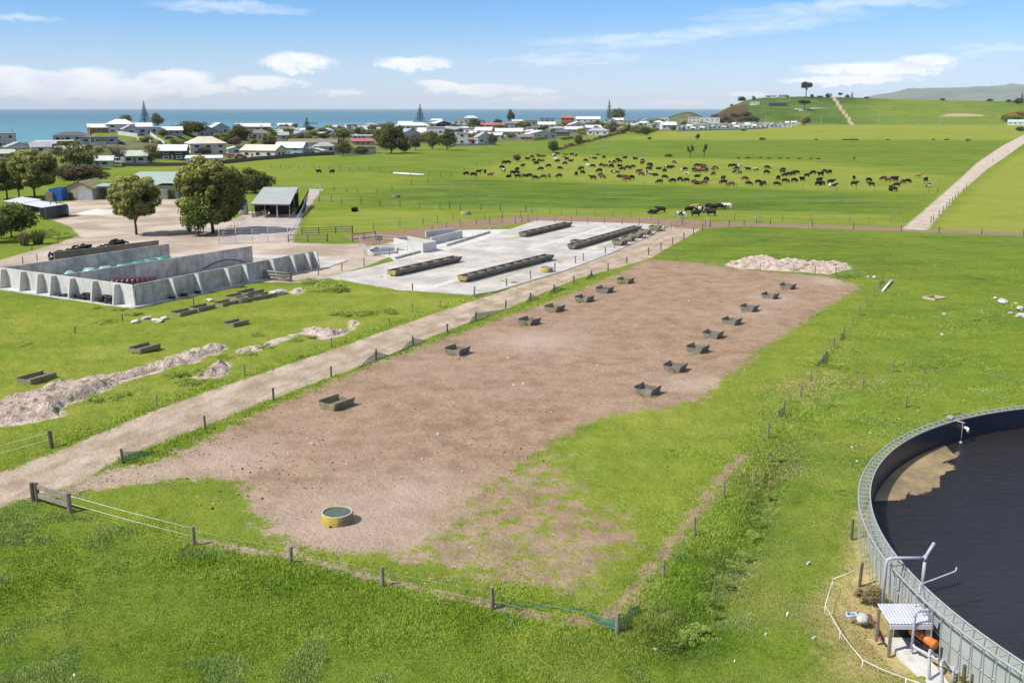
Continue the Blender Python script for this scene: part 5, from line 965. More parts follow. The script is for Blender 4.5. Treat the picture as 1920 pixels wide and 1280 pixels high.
# ------------------------------------------------------------------ trees and plants
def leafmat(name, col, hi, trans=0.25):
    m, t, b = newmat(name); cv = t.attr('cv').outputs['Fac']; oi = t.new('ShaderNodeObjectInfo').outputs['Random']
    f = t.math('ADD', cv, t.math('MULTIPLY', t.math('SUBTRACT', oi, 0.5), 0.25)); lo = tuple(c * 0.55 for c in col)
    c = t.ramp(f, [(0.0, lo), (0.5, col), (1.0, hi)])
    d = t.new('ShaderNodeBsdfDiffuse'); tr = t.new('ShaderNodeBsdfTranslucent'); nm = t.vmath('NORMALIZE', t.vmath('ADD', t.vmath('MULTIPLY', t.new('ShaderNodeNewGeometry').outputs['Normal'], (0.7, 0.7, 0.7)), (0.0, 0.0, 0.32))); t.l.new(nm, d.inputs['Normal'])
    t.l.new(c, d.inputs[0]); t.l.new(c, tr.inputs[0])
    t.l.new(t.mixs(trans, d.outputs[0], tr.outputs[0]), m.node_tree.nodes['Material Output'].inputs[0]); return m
LM = {'olive': leafmat('olive_foliage', (0.195, 0.205, 0.055), (0.43, 0.42, 0.14)), 'dark': leafmat('dark_foliage', (0.085, 0.10, 0.036), (0.19, 0.195, 0.07)), 'green': leafmat('green_foliage', (0.105, 0.14, 0.034), (0.22, 0.25, 0.065)),
      'brown': leafmat('brown_scrub', (0.10, 0.080, 0.048), (0.20, 0.155, 0.095)), 'pine': leafmat('pine_foliage', (0.024, 0.042, 0.026), (0.06, 0.08, 0.045)), 'yellow': leafmat('yellow_willow', (0.24, 0.17, 0.035), (0.40, 0.29, 0.07)),
      'weed': leafmat('weed_leaves', (0.20, 0.29, 0.055), (0.36, 0.45, 0.12)), 'straw': leafmat('dry_straw', (0.24, 0.19, 0.10), (0.42, 0.35, 0.20))}
BARK = M('tree_bark', (0.11, 0.085, 0.065), 0.95, 0.35, 3, 0.3)
def quads_mesh(name, pos, nrm, size, cv, mat, asp=0.62):
    n = len(pos); nrm = nrm / (np.linalg.norm(nrm, axis=1, keepdims=True) + 1e-9); r = rng.normal(size=(n, 3)); a = np.cross(nrm, r); a /= np.linalg.norm(a, axis=1, keepdims=True) + 1e-9; b = np.cross(nrm, a)
    size = np.broadcast_to(np.asarray(size, float), (n,))[:, None]; a = a * size; b = b * size * asp
    V = np.stack([pos - a, pos - b + 0.15 * a, pos + a, pos + b + 0.15 * a], 1).reshape(-1, 3)
    me = bpy.data.meshes.new(name); me.vertices.add(4 * n); me.vertices.foreach_set('co', V.astype(np.float32).ravel()); me.loops.add(4 * n); me.loops.foreach_set('vertex_index', np.arange(4 * n, dtype=np.int32))
    me.polygons.add(n); me.polygons.foreach_set('loop_start', np.arange(0, 4 * n, 4, dtype=np.int32)); at = me.attributes.new('cv', 'FLOAT', 'POINT'); at.data.foreach_set('value', np.repeat(np.clip(cv, 0, 1), 4).astype(np.float32))
    me.materials.append(mat); me.update(calc_edges=True); return me
def crown_mesh(name, mat, n, leaf, nb, shape=(0.5, 0.5, 0.5), cz=0.5, sub=0.2, flat=0.75, seed=0, low=0.0):
    """unit crown: width 1, height 1, made of many leaf-sized faces gathered in clumps"""
    g = np.random.default_rng(seed); d = g.normal(size=(nb, 3)); d /= np.linalg.norm(d, axis=1, keepdims=True); rad = g.uniform(0.40, 1.12, nb) ** 0.6
    c = d * rad[:, None] * (np.array(shape) - sub * 0.75) ; c[:, 2] = np.where(c[:, 2] < -low * shape[2], c[:, 2] * (0.75), c[:, 2]); c[:, 2] += cz
    br = g.uniform(0.45, 1.45, nb) * sub; bt = g.uniform(0, 1, nb); i = g.choice(nb, n, p=br ** 2 / (br ** 2).sum())
    e = g.normal(size=(n, 3)); e[:, 2] += 0.25; e /= np.linalg.norm(e, axis=1, keepdims=True); rr = g.uniform(0.35, 1.08, n) ** 0.55
    pos = c[i] + e * (br[i] * rr)[:, None] * np.array([1, 1, flat]); nr = e + 0.7 * g.normal(size=(n, 3)) + np.array([0, 0, 0.35])
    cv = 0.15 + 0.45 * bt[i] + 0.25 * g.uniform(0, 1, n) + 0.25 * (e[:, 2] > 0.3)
    return quads_mesh(name, pos, nr, leaf * g.uniform(0.6, 1.3, n), cv, mat)
def limb_mesh(h, r, spread, n=5, seed=0, top=0.75):
    g = random.Random(seed); m = MB(); m.tube([(0, 0, -0.03), (0.01, 0, h * 0.5), (0.0, 0.01, h)], r, 8, True, r * 0.75)
    for k in range(n):
        a = 2 * math.pi * k / n + g.uniform(-.4, .4); s = spread * g.uniform(0.6, 1.1); z1 = h + (top - h) * g.uniform(0.6, 1.0)
        m.tube([(0, 0, h * g.uniform(0.75, 0.98)), (s * 0.45 * math.cos(a), s * 0.45 * math.sin(a), h + (z1 - h) * 0.45), (s * math.cos(a), s * math.sin(a), z1)], r * 0.6, 6, True, r * 0.15)
    return m.mesh('trunk', BARK, True)
def norfolk_mesh(name, seed, slim=1.0):
    g = np.random.default_rng(seed); P_, N_, C_ = [], [], []; tiers = 15
    for k in range(tiers):
        u = k / (tiers - 1); z = 0.10 + 0.86 * u; L = 0.5 * slim * (1 - u) ** 0.85 * (1 if u > 0.08 else 0.8) + 0.02; nbn = 7
        for j in range(nbn):
            a = 2 * math.pi * (j + 0.5 * (k % 2)) / nbn + g.uniform(-.2, .2); m = max(4, int(26 * L / 0.5))
            s = g.uniform(0.05, 1, m) * L; x = np.stack([s * math.cos(a), s * math.sin(a), z + 0.10 * s * (0.3 + u) - 0.02 + g.normal(0, 0.008, m)], 1); x[:, :2] += g.normal(0, 0.018 * slim, (m, 2))
            P_.append(x); N_.append(g.normal(size=(m, 3)) * 0.6 + np.array([0, 0, 1.0])); C_.append(g.uniform(0.1, 0.8, m))
    return quads_mesh(name, np.concatenate(P_), np.concatenate(N_), 0.030 * slim ** 0.5, np.concatenate(C_), LM['pine'])
def twig_mesh(seed, n=60, mat=None, spread=0.5, up=0.5):
    g = random.Random(seed); m = MB()
    for k in range(n):
        a = g.uniform(0, 6.28); r = g.uniform(0.15, 1) * spread; z = g.uniform(0.5, 1.0); b = (0.15 * r * math.cos(a), 0.15 * r * math.sin(a), g.uniform(0.1, 0.35))
        m.tube([b, (r * 0.6 * math.cos(a), r * 0.6 * math.sin(a), z * 0.7), (r * math.cos(a + .2), r * math.sin(a + .2), z)], 0.012, 4, True, 0.003)
    return m.mesh('crown', mat or BARK)
CROWN = {}
def crown(kind, var):
    key = (kind, var)
    if key in CROWN: return CROWN[key]
    sd = hash_(kind) + var * 17
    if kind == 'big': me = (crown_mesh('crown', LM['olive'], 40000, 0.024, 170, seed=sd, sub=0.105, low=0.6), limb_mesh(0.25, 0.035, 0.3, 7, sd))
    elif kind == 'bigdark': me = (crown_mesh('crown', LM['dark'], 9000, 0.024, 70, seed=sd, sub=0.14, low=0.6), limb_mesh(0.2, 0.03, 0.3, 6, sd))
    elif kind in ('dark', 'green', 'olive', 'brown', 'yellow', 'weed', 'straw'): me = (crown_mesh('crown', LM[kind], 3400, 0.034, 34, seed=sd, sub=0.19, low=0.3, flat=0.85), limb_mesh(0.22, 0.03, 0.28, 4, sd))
    elif kind == 'low': me = (crown_mesh('crown', LM['weed'], 900, 0.035, 26, (0.62, 0.62, 0.5), cz=0.3, seed=sd, sub=0.15, flat=0.9), None)
    elif kind == 'norfolk': me = (norfolk_mesh('crown', sd, 1.0), MB().tube([(0, 0, -0.02), (0, 0, 0.5), (0, 0, 1.0)], 0.03, 7, True, 0.004).mesh('trunk', BARK, True))
    elif kind == 'macro':
        g = np.random.default_rng(sd); me = (crown_mesh('crown', LM['pine'], 4200, 0.028, 26, (0.5, 0.5, 0.24), 0.74, 0.15, 0.55, sd), limb_mesh(0.5, 0.045, 0.34, 6, sd, 0.8))
    elif kind == 'wind': me = (crown_mesh('crown', LM['pine'], 2600, 0.032, 26, (0.5, 0.5, 0.45), 0.5, 0.17, 0.7, sd), limb_mesh(0.2, 0.04, 0.25, 4, sd))
    elif kind == 'twig': me = (twig_mesh(sd, 90), limb_mesh(0.2, 0.025, 0.2, 4, sd))
    elif kind == 'pruned':
        g = np.random.default_rng(sd); tips = [np.array([0.42 * math.cos(a) * s, 0.42 * math.sin(a) * s, 0.55 + 0.4 * q]) for a, s, q in zip(g.uniform(0, 6.28, 11), g.uniform(0.4, 1, 11), g.uniform(0, 1, 11))]
        pos = np.concatenate([tp * np.linspace(0.75, 1.0, 60)[:, None] + g.normal(0, 0.035, (60, 3)) for tp in tips]); m = MB().tube([(0, 0, -0.02), (0, 0, 0.4)], 0.06, 7, True, 0.05)
        for tp in tips: m.tube([(0, 0, 0.36), tuple(tp * 0.6 + np.array([0, 0, 0.12])), tuple(tp)], 0.03, 5, True, 0.012)
        me = (quads_mesh('crown', pos, g.normal(size=pos.shape) + [0, 0, .5], 0.045, g.uniform(0, 1, len(pos)), LM['dark']), m.mesh('trunk', BARK, True))
    elif kind == 'palm':
        g = np.random.default_rng(sd); P_, C_ = [], []
        for k in range(22):
            a = g.uniform(0, 6.28); s = np.linspace(0.03, 0.5, 34); el_ = g.uniform(-0.2, 1.0); z = 0.68 + s * el_ - 1.1 * s ** 2; P_.append(np.stack([s * math.cos(a), s * math.sin(a), z], 1) + g.normal(0, 0.014, (34, 3))); C_.append(g.uniform(0, .8, 34))
        pos = np.concatenate(P_); me = (quads_mesh('crown', pos, g.normal(size=pos.shape) + [0, 0, .8], 0.035, np.concatenate(C_), LM['green']), MB().tube([(0, 0, -0.02), (0, 0, 0.7)], 0.035, 8, True, 0.03).mesh('trunk', BARK, True))
    elif kind == 'flax':
        g = random.Random(sd); m = MB()
        for k in range(170):
            a = g.uniform(0, 6.28); r = g.uniform(0.15, 0.5); h = g.uniform(0.55, 1.0); dx, dy = math.cos(a), math.sin(a); px_, py_ = -dy * 0.018, dx * 0.018; o = len(m.v); bx = g.uniform(-.15, .15); by = g.uniform(-.15, .15)
            m.v += [(bx - px_, by - py_, 0), (bx + px_, by + py_, 0), (bx + dx * r * .6 + px_, by + dy * r * .6 + py_, h * .75), (bx + dx * r * .6 - px_, by + dy * r * .6 - py_, h * .75), (bx + dx * r, by + dy * r, h)]; m.f += [(o, o + 1, o + 2, o + 3), (o + 3, o + 2, o + 4)]
        me = (m.mesh('crown', LM['straw'] if var else LM['olive']), None); a = me[0].attributes.new('cv', 'FLOAT', 'POINT'); a.data.foreach_set('value', [random.random() * .7 for _ in m.v])
    CROWN[key] = me; return me
def hash_(s): return sum((i + 3) * ord(c) for i, c in enumerate(s)) % 1000
TREE_N = {}
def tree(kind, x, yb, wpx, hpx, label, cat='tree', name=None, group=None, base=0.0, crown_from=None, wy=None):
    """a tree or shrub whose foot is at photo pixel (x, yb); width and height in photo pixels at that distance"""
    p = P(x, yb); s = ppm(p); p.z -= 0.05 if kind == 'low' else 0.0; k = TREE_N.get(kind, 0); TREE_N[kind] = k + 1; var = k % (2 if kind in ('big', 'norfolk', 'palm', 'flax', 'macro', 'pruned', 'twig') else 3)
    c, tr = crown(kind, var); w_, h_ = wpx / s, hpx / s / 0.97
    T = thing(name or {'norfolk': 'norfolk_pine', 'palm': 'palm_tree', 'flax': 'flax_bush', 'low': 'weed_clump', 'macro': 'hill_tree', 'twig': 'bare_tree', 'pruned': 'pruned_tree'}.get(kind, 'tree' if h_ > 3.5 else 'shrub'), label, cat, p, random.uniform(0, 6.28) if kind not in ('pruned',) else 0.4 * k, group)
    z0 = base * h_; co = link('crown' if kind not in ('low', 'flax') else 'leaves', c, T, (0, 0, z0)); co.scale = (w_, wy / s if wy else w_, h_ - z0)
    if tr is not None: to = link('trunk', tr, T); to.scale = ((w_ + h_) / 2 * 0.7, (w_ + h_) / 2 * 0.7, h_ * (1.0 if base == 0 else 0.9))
    return T
def plants():
    # yard trees
    tree('big', 256, 440, 90, 112, 'round-crowned olive green tree standing alone in the yard', base=0.20)
    tree('big', 400, 437, 128, 138, 'largest yard tree, a broad olive crown between the two sheds', base=0.05)
    tree('green', 372, 442, 70, 72, 'dense green shrub-like tree at the foot of the largest yard tree')
    tree('twig', 356, 440, 24, 26, 'small bare sapling at the left foot of the largest yard tree')
    tree('big', 66, 374, 86, 94, 'wide dark tree with several trunks left of the blue container', base=0.15)
    tree('big', 14, 374, 70, 76, 'tree at the left edge behind the rear calf shelter', base=0.12)
    tree('big', 36, 370, 56, 74, 'slimmer tree between the two wide ones left of the blue container', base=0.2)
    tree('green', 22, 446, 92, 68, 'bushy tree on the grass island at the left edge below the shelters')
    tree('dark', -6, 455, 60, 60, 'dark bush at the very left edge of the grass island')
    tree('flax', 72, 458, 40, 30, 'tall brownish flax clump on the grass island', 'shrub'); tree('flax', 46, 460, 36, 28, 'pale dry flax clump on the grass island', 'shrub')
    tree('low', 118, 446, 54, 15, 'bright green low bush at the tip of the grass island', 'shrub', 'shrub'); tree('low', 92, 437, 40, 12, 'green low bush behind the flax clumps', 'shrub', 'shrub')
    tree('bigdark', 480, 362, 76, 46, 'broad dark tree behind the milking shed')
    tree('brown', 156, 346, 96, 36, 'wide brown leafless thicket behind the blue container', 'thicket', 'thicket'); tree('brown', 128, 338, 46, 30, 'smaller brown thicket left of the wide one', 'thicket', 'thicket')
    tree('dark', 150, 318, 76, 44, 'dark olive tree mass in front of the pale grey shed', 'tree'); tree('olive', 182, 292, 30, 18, 'small olive bush beside the cream garden wall', 'shrub')
    tree('twig', 224, 308, 46, 36, 'leafless grey-brown tree beside the white caravan'); tree('dark', 284, 306, 38, 32, 'dark bushy tree left of the navy house')
    tree('dark', 108, 282, 26, 14, 'small dark shrub right of the low white gable house', 'shrub')
    # village
    tree('norfolk', 273, 238, 22, 47, 'tall Norfolk pine left of the dome-shaped tree on the knoll'); tree('dark', 296, 238, 28, 23, 'dark dome-shaped tree right of the tall Norfolk pine'); tree('dark', 238, 232, 26, 16, 'dark tree behind the big two-storey house')
    tree('dark', 356, 254, 76, 28, 'large dark hedge-like tree mass on the knoll'); tree('green', 306, 256, 18, 15, 'small green shrub before the long low house', 'shrub')
    L = [('dark', 452, 263, 44, 27, 'dark green bushes right of the light blue house'), ('palm', 514, 268, 22, 25, 'shaggy palm tree among the houses'), ('brown', 506, 277, 34, 16, 'brown bush below the palm tree'), ('norfolk', 576, 246, 18, 25, 'small Norfolk pine above the round green bushes'),
         ('dark', 543, 254, 40, 13, 'low dark bushes left of the small Norfolk pine'), ('green', 580, 262, 38, 18, 'round green tree under the small Norfolk pine'), ('dark', 608, 262, 24, 14, 'dark bush right of the round green tree'), ('green', 645, 265, 32, 25, 'green tree left of the red roof'),
         ('dark', 643, 293, 36, 28, 'dark bushy tree at the field edge left of the pale brown shed'), ('dark', 674, 254, 28, 16, 'dark tree beside the white box-shaped house'), ('dark', 698, 249, 15, 12, 'small round dark tree left of the largest village tree'), ('bigdark', 734, 288, 68, 57, 'largest dark tree in the village at the field edge'),
         ('dark', 676, 290, 30, 14, 'low dark shrub between the pale shed and the largest village tree'), ('norfolk', 788, 234, 21, 37, 'tall dense Norfolk pine behind the big white hipped roof'), ('dark', 760, 287, 26, 26, 'dark bush at the right foot of the largest village tree'), ('brown', 779, 282, 24, 26, 'brownish bush right of the largest village tree'),
         ('dark', 811, 280, 26, 35, 'dark tree left of the pale boxy house'), ('dark', 838, 282, 40, 36, 'dark tree clump hiding the pale boxy house'), ('dark', 888, 240, 28, 17, 'dark bush before the round teal roof'), ('pine', 0, 0, 0, 0, ''), ('dark', 836, 255, 30, 10, 'low bushes behind the white terrace'),
         ('dark', 934, 232, 18, 8, 'low dark bush left of the dark conifer'), ('dark', 977, 238, 26, 10, 'dark bushes right of the dark conifer'), ('norfolk', 1142, 224, 15, 38, 'thin spiky Norfolk pine beside the dark dome-shaped pine'), ('dark', 1157, 229, 30, 27, 'dark dome-shaped pine beside the thin Norfolk pine'),
         ('dark', 1118, 238, 22, 11, 'dark hedge below the big white hall roof'), ('palm', 1026, 240, 9, 17, 'thin palm before the grey houses'), ('olive', 1174, 251, 22, 22, 'round olive green tree at the field edge'), ('olive', 1200, 252, 36, 18, 'wide scrubby tree right of the round olive tree'),
         ('brown', 1146, 251, 20, 17, 'brown shrub right of the white bungalow'), ('dark', 1038, 286, 24, 22, 'round dark tree alone in the field by the dry strip'), ('dark', 1084, 273, 17, 21, 'small upright dark tree at the end of the dry grass strip'), ('dark', 924, 272, 18, 20, 'dark shrub beside the steep grey gable'),
         ('brown', 968, 303, 17, 13, 'dry brown bush on the diagonal fence line'), ('dark', 1212, 254, 28, 16, 'dark shrubs at the left of the white camp'), ('dark', 1262, 246, 14, 11, 'dark shrub before the white gable in the camp'), ('dark', 1282, 238, 14, 10, 'dark shrub behind the white camp roofs'), ('olive', 1240, 232, 18, 9, 'olive bush beside the small far white house'),
         ('olive', 1062, 262, 34, 7, 'long low hedge in front of the dark bungalow'), ('olive', 800, 262, 20, 10, 'small olive bush beside the blue gable roof'), ('olive', 1010, 262, 36, 6, 'low hedge before the white gable roof'),
         ('olive', 1509, 236, 22, 20, 'round brownish willow at the right end of the white camp'), ('macro', 1511, 184, 25, 30, 'tall flat-topped tree on the hill crest'), ('macro', 1508, 207, 24, 20, 'spreading tree on the slope below the flat-topped tree'), ('wind', 1391, 193, 17, 13, 'wind-shaped dark tree at the seaward end of the hill'), ('wind', 1413, 188, 9, 8, 'small wind-shaped tree on the hill edge'),
         ('wind', 1372, 200, 9, 5, 'low scrub at the hill shoulder'), ('wind', 1442, 183, 14, 4, 'low bushes left of the ridge houses'), ('wind', 1476, 183, 9, 5, 'small bush right of the ridge houses'), ('wind', 1522, 184, 8, 8, 'small tree just right of the flat-topped tree'), ('wind', 1538, 184, 12, 5, 'low dark hedge on the crest'), ('wind', 1552, 184, 16, 9, 'dark clump on the crest above the track'),
         ('macro', 1575, 185, 10, 11, 'small flat tree right of the crest track'), ('wind', 1588, 185, 10, 8, 'rounded tree on the right of the crest'), ('norfolk', 1597, 185, 8, 13, 'pointed tree at the right end of the crest group'), ('wind', 1625, 186, 11, 5, 'isolated low bush on the crest'), ('wind', 1767, 189, 13, 5, 'low bush on the right skyline'), ('wind', 1857, 191, 14, 6, 'bush on the right skyline before the far hills'),
         ('wind', 1891, 193, 10, 7, 'dark bush left of the tall right-edge tree'), ('norfolk', 1915, 194, 9, 21, 'tall dark tree at the right edge of the skyline'), ('wind', 1908, 196, 22, 12, 'dark bushes at the foot of the right-edge tree'), ('yellow', 1908, 227, 38, 20, 'yellow willow behind the white house at the right edge'), ('olive', 1888, 228, 22, 14, 'brown-green tree left of the yellow willow'), ('dark', 1914, 247, 20, 9, 'dark shrub by the gravel road at the right edge'),
         ('pruned', 1294, 296, 18, 25, 'lopped tree with upright stubs in the field, the broader of two'), ('pruned', 1320, 296, 12, 26, 'lopped tree with upright stubs in the field, the thinner of two'), ('dark', 1308, 262, 9, 12, 'small round tree alone in the yellow-green field'), ('dark', 1253, 295, 16, 6, 'fallen dark branch heap left of the lopped trees'), ('dark', 1429, 263, 15, 5, 'low dark shrub in the far yellow-green field'),
         ('dark', 1601, 300, 4, 7, 'tiny dark stump bush on the far ditch line'), ('dark', 1815, 265, 10, 4, 'small dark shrub in the far right field'), ('dark', 1218, 262, 9, 5, 'tiny shrub in the field near the camp'), ('dark', 1394, 246, 13, 4, 'low shrub against the white camp'), ('brown', 1355, 229, 30, 12, 'reddish scrub behind the white camp')]
    for k_, x, y, w_, h_, lab in L:
        if w_: tree(k_, x, y, w_, h_, lab, 'shrub' if h_ < 12 and k_ not in ('macro', 'wind', 'norfolk', 'palm') else 'tree')
    c = tree('dark', 958, 231, 15, 23, 'dark rounded conifer behind the grey-blue house')
    for k in range(14): tree('brown', 1340 + 6.0 * k + random.uniform(-2, 2), 233 - 0.15 * k - random.uniform(0, 12), random.uniform(12, 22), random.uniform(6, 11), 'brown coastal scrub bush on the seaward foot of the hill, ' + nth(k, 14), 'shrub', 'scrub_bush', 'scrub on the seaward foot of the hill')
    for k in range(16): tree('straw' if k % 3 else 'brown', 1046 + 8.0 * k, 282 - 2.1 * k, 16, random.uniform(4, 8), 'clump of dry grass in the strip dividing the far fields, ' + nth(k, 16), 'grass clump', 'dry_grass_clump', 'dry grass strip between the far fields')
    for k, x in enumerate((1530, 1585, 1598, 1605, 1665, 1750, 1775, 1008, 1060, 1120)): tree('dark', x, 263 if k < 7 else 291, random.uniform(6, 16), 2.6, 'low dark rush clump on a far ditch line, ' + nth(k, 10), 'rushes', 'rush_clump', 'rushes on the far ditch lines')
    for k in range(9): tree('dark', 1385 + 19 * k + random.uniform(-4, 4), 297 + 0.2 * k, random.uniform(6, 13), 2.4, 'low rush clump on the ditch behind the herd, ' + nth(k, 9), 'rushes', 'rush_clump', 'rushes on the ditch behind the herd')
    # weeds near the rubble and the bunker
    wl = [(615, 545, 62, 26, 'large leafy weed mound at the lower corner of the feed pad'), (580, 532, 34, 17, 'leafy weed mound beside the bunker corner post'), (640, 548, 30, 18, 'leafy weed mound touching the pad edge'), (730, 588, 24, 17, 'single leafy weed bush alone on the mown grass'),
          (352, 720, 52, 20, 'dark weed clump on the rubble bank'), (330, 706, 44, 20, 'weed clump at the top of the second rubble heap'), (382, 700, 40, 20, 'weed clump between two rubble heaps'), (420, 672, 30, 12, 'weed clump right of the second rubble heap'), (190, 748, 60, 18, 'broad weed clump below the first rubble heap'), (232, 742, 34, 14, 'weed clump under the middle of the rubble bank'),
          (468, 664, 24, 12, 'small weed clump near the small rubble strip'), (500, 652, 30, 13, 'weed clump above the small rubble strip'), (482, 630, 26, 10, 'weed clump left of the third rubble heap'), (555, 640, 24, 13, 'weed clump at the left of the third rubble heap'), (583, 633, 22, 10, 'grey-green weed clump on the third rubble heap'), (560, 668, 20, 7, 'small weed tuft below the third rubble heap'),
          (200, 604, 40, 8, 'dock weeds by the post below the bunker'), (250, 590, 30, 10, 'weeds behind the broken concrete pieces'), (225, 582, 30, 7, 'weeds below the bunker corner'), (185, 578, 24, 6, 'weeds under the bunker end wall'), (60, 646, 40, 6, 'patch of dock weeds on the left grass'), (650, 590, 60, 12, 'sprawling weeds on the mown grass near the lone bush'), (690, 588, 40, 9, 'sparse weeds left of the lone leafy bush'),
          (1410, 496, 24, 6, 'weed tuft on the reddish spoil heap'), (1425, 503, 16, 5, 'small weed tuft on the front of the reddish spoil heap'), (1590, 518, 40, 7, 'rushes along the ditch beyond the spoil heap')]
    for x, y, w_, h_, lab in wl: tree('low', x, y, w_, h_, lab, 'weeds', 'weed_clump')
    wd = [(1312, 1192, 60, 26), (1290, 1200, 40, 22), (1325, 1130, 34, 34), (1335, 1150, 26, 24), (1356, 1090, 28, 18), (1372, 1060, 26, 16), (1395, 1040, 26, 18), (1410, 1005, 30, 14), (1420, 975, 26, 14), (1447, 930, 28, 12), (1345, 1205, 24, 16), (1270, 1205, 24, 12), (1545, 910, 30, 12), (1575, 925, 30, 12), (1555, 760, 22, 10), (1606, 698, 26, 14), (1740, 690, 40, 10), (1790, 780, 36, 14), (1460, 860, 30, 10), (1830, 600, 16, 8), (1720, 765, 30, 9), (1400, 940, 22, 9)]
    for k, (x, y, w_, h_) in enumerate(wd): tree('low', x, y, w_, h_, 'leafy weeds in the rough grass between lot and tank, ' + ('lowest clump' if k == 0 else ORD[k] + ' of the clumps'), 'weeds', 'weed_clump', 'weeds between the lot and the tank')
    tree('straw', 1640, 1128, 46, 34, 'dry brown bush leaning against the tank wall above the shelter', 'shrub'); tree('straw', 1612, 1124, 28, 28, 'dry straw bush left of the one against the tank wall', 'shrub')
    for k, (x, y, w_, h_) in enumerate(((510, 1105, 26, 12), (1400 - 890, 1112, 16, 9), (405, 1080, 18, 10), (1310, 1080 - 900 + 900, 10, 6))): tree('low', x, y, w_, h_, 'dark rank tuft in the front paddock grass, ' + nth(k, 4), 'weeds', 'weed_clump', 'dark tufts in the front paddock')
    tg = [(615, 764, 22), (640, 768, 14), (846, 665, 16), (985, 610, 20), (1032, 585, 14), (1088, 566, 18), (1164, 532, 18), (1210, 742, 22), (1224, 744, 16), (1262, 699, 18), (1300, 664, 12), (1325, 634, 12), (1393, 585, 9), (1470, 543, 10)]
    for k, (x, y, w_) in enumerate(tg): tree('low', x, y, w_, w_ * 0.42, 'green grass tuft at the foot of a lot trough, ' + nth(k, len(tg)), 'grass tuft', 'grass_tuft', 'grass tufts at the lot troughs')
plants()

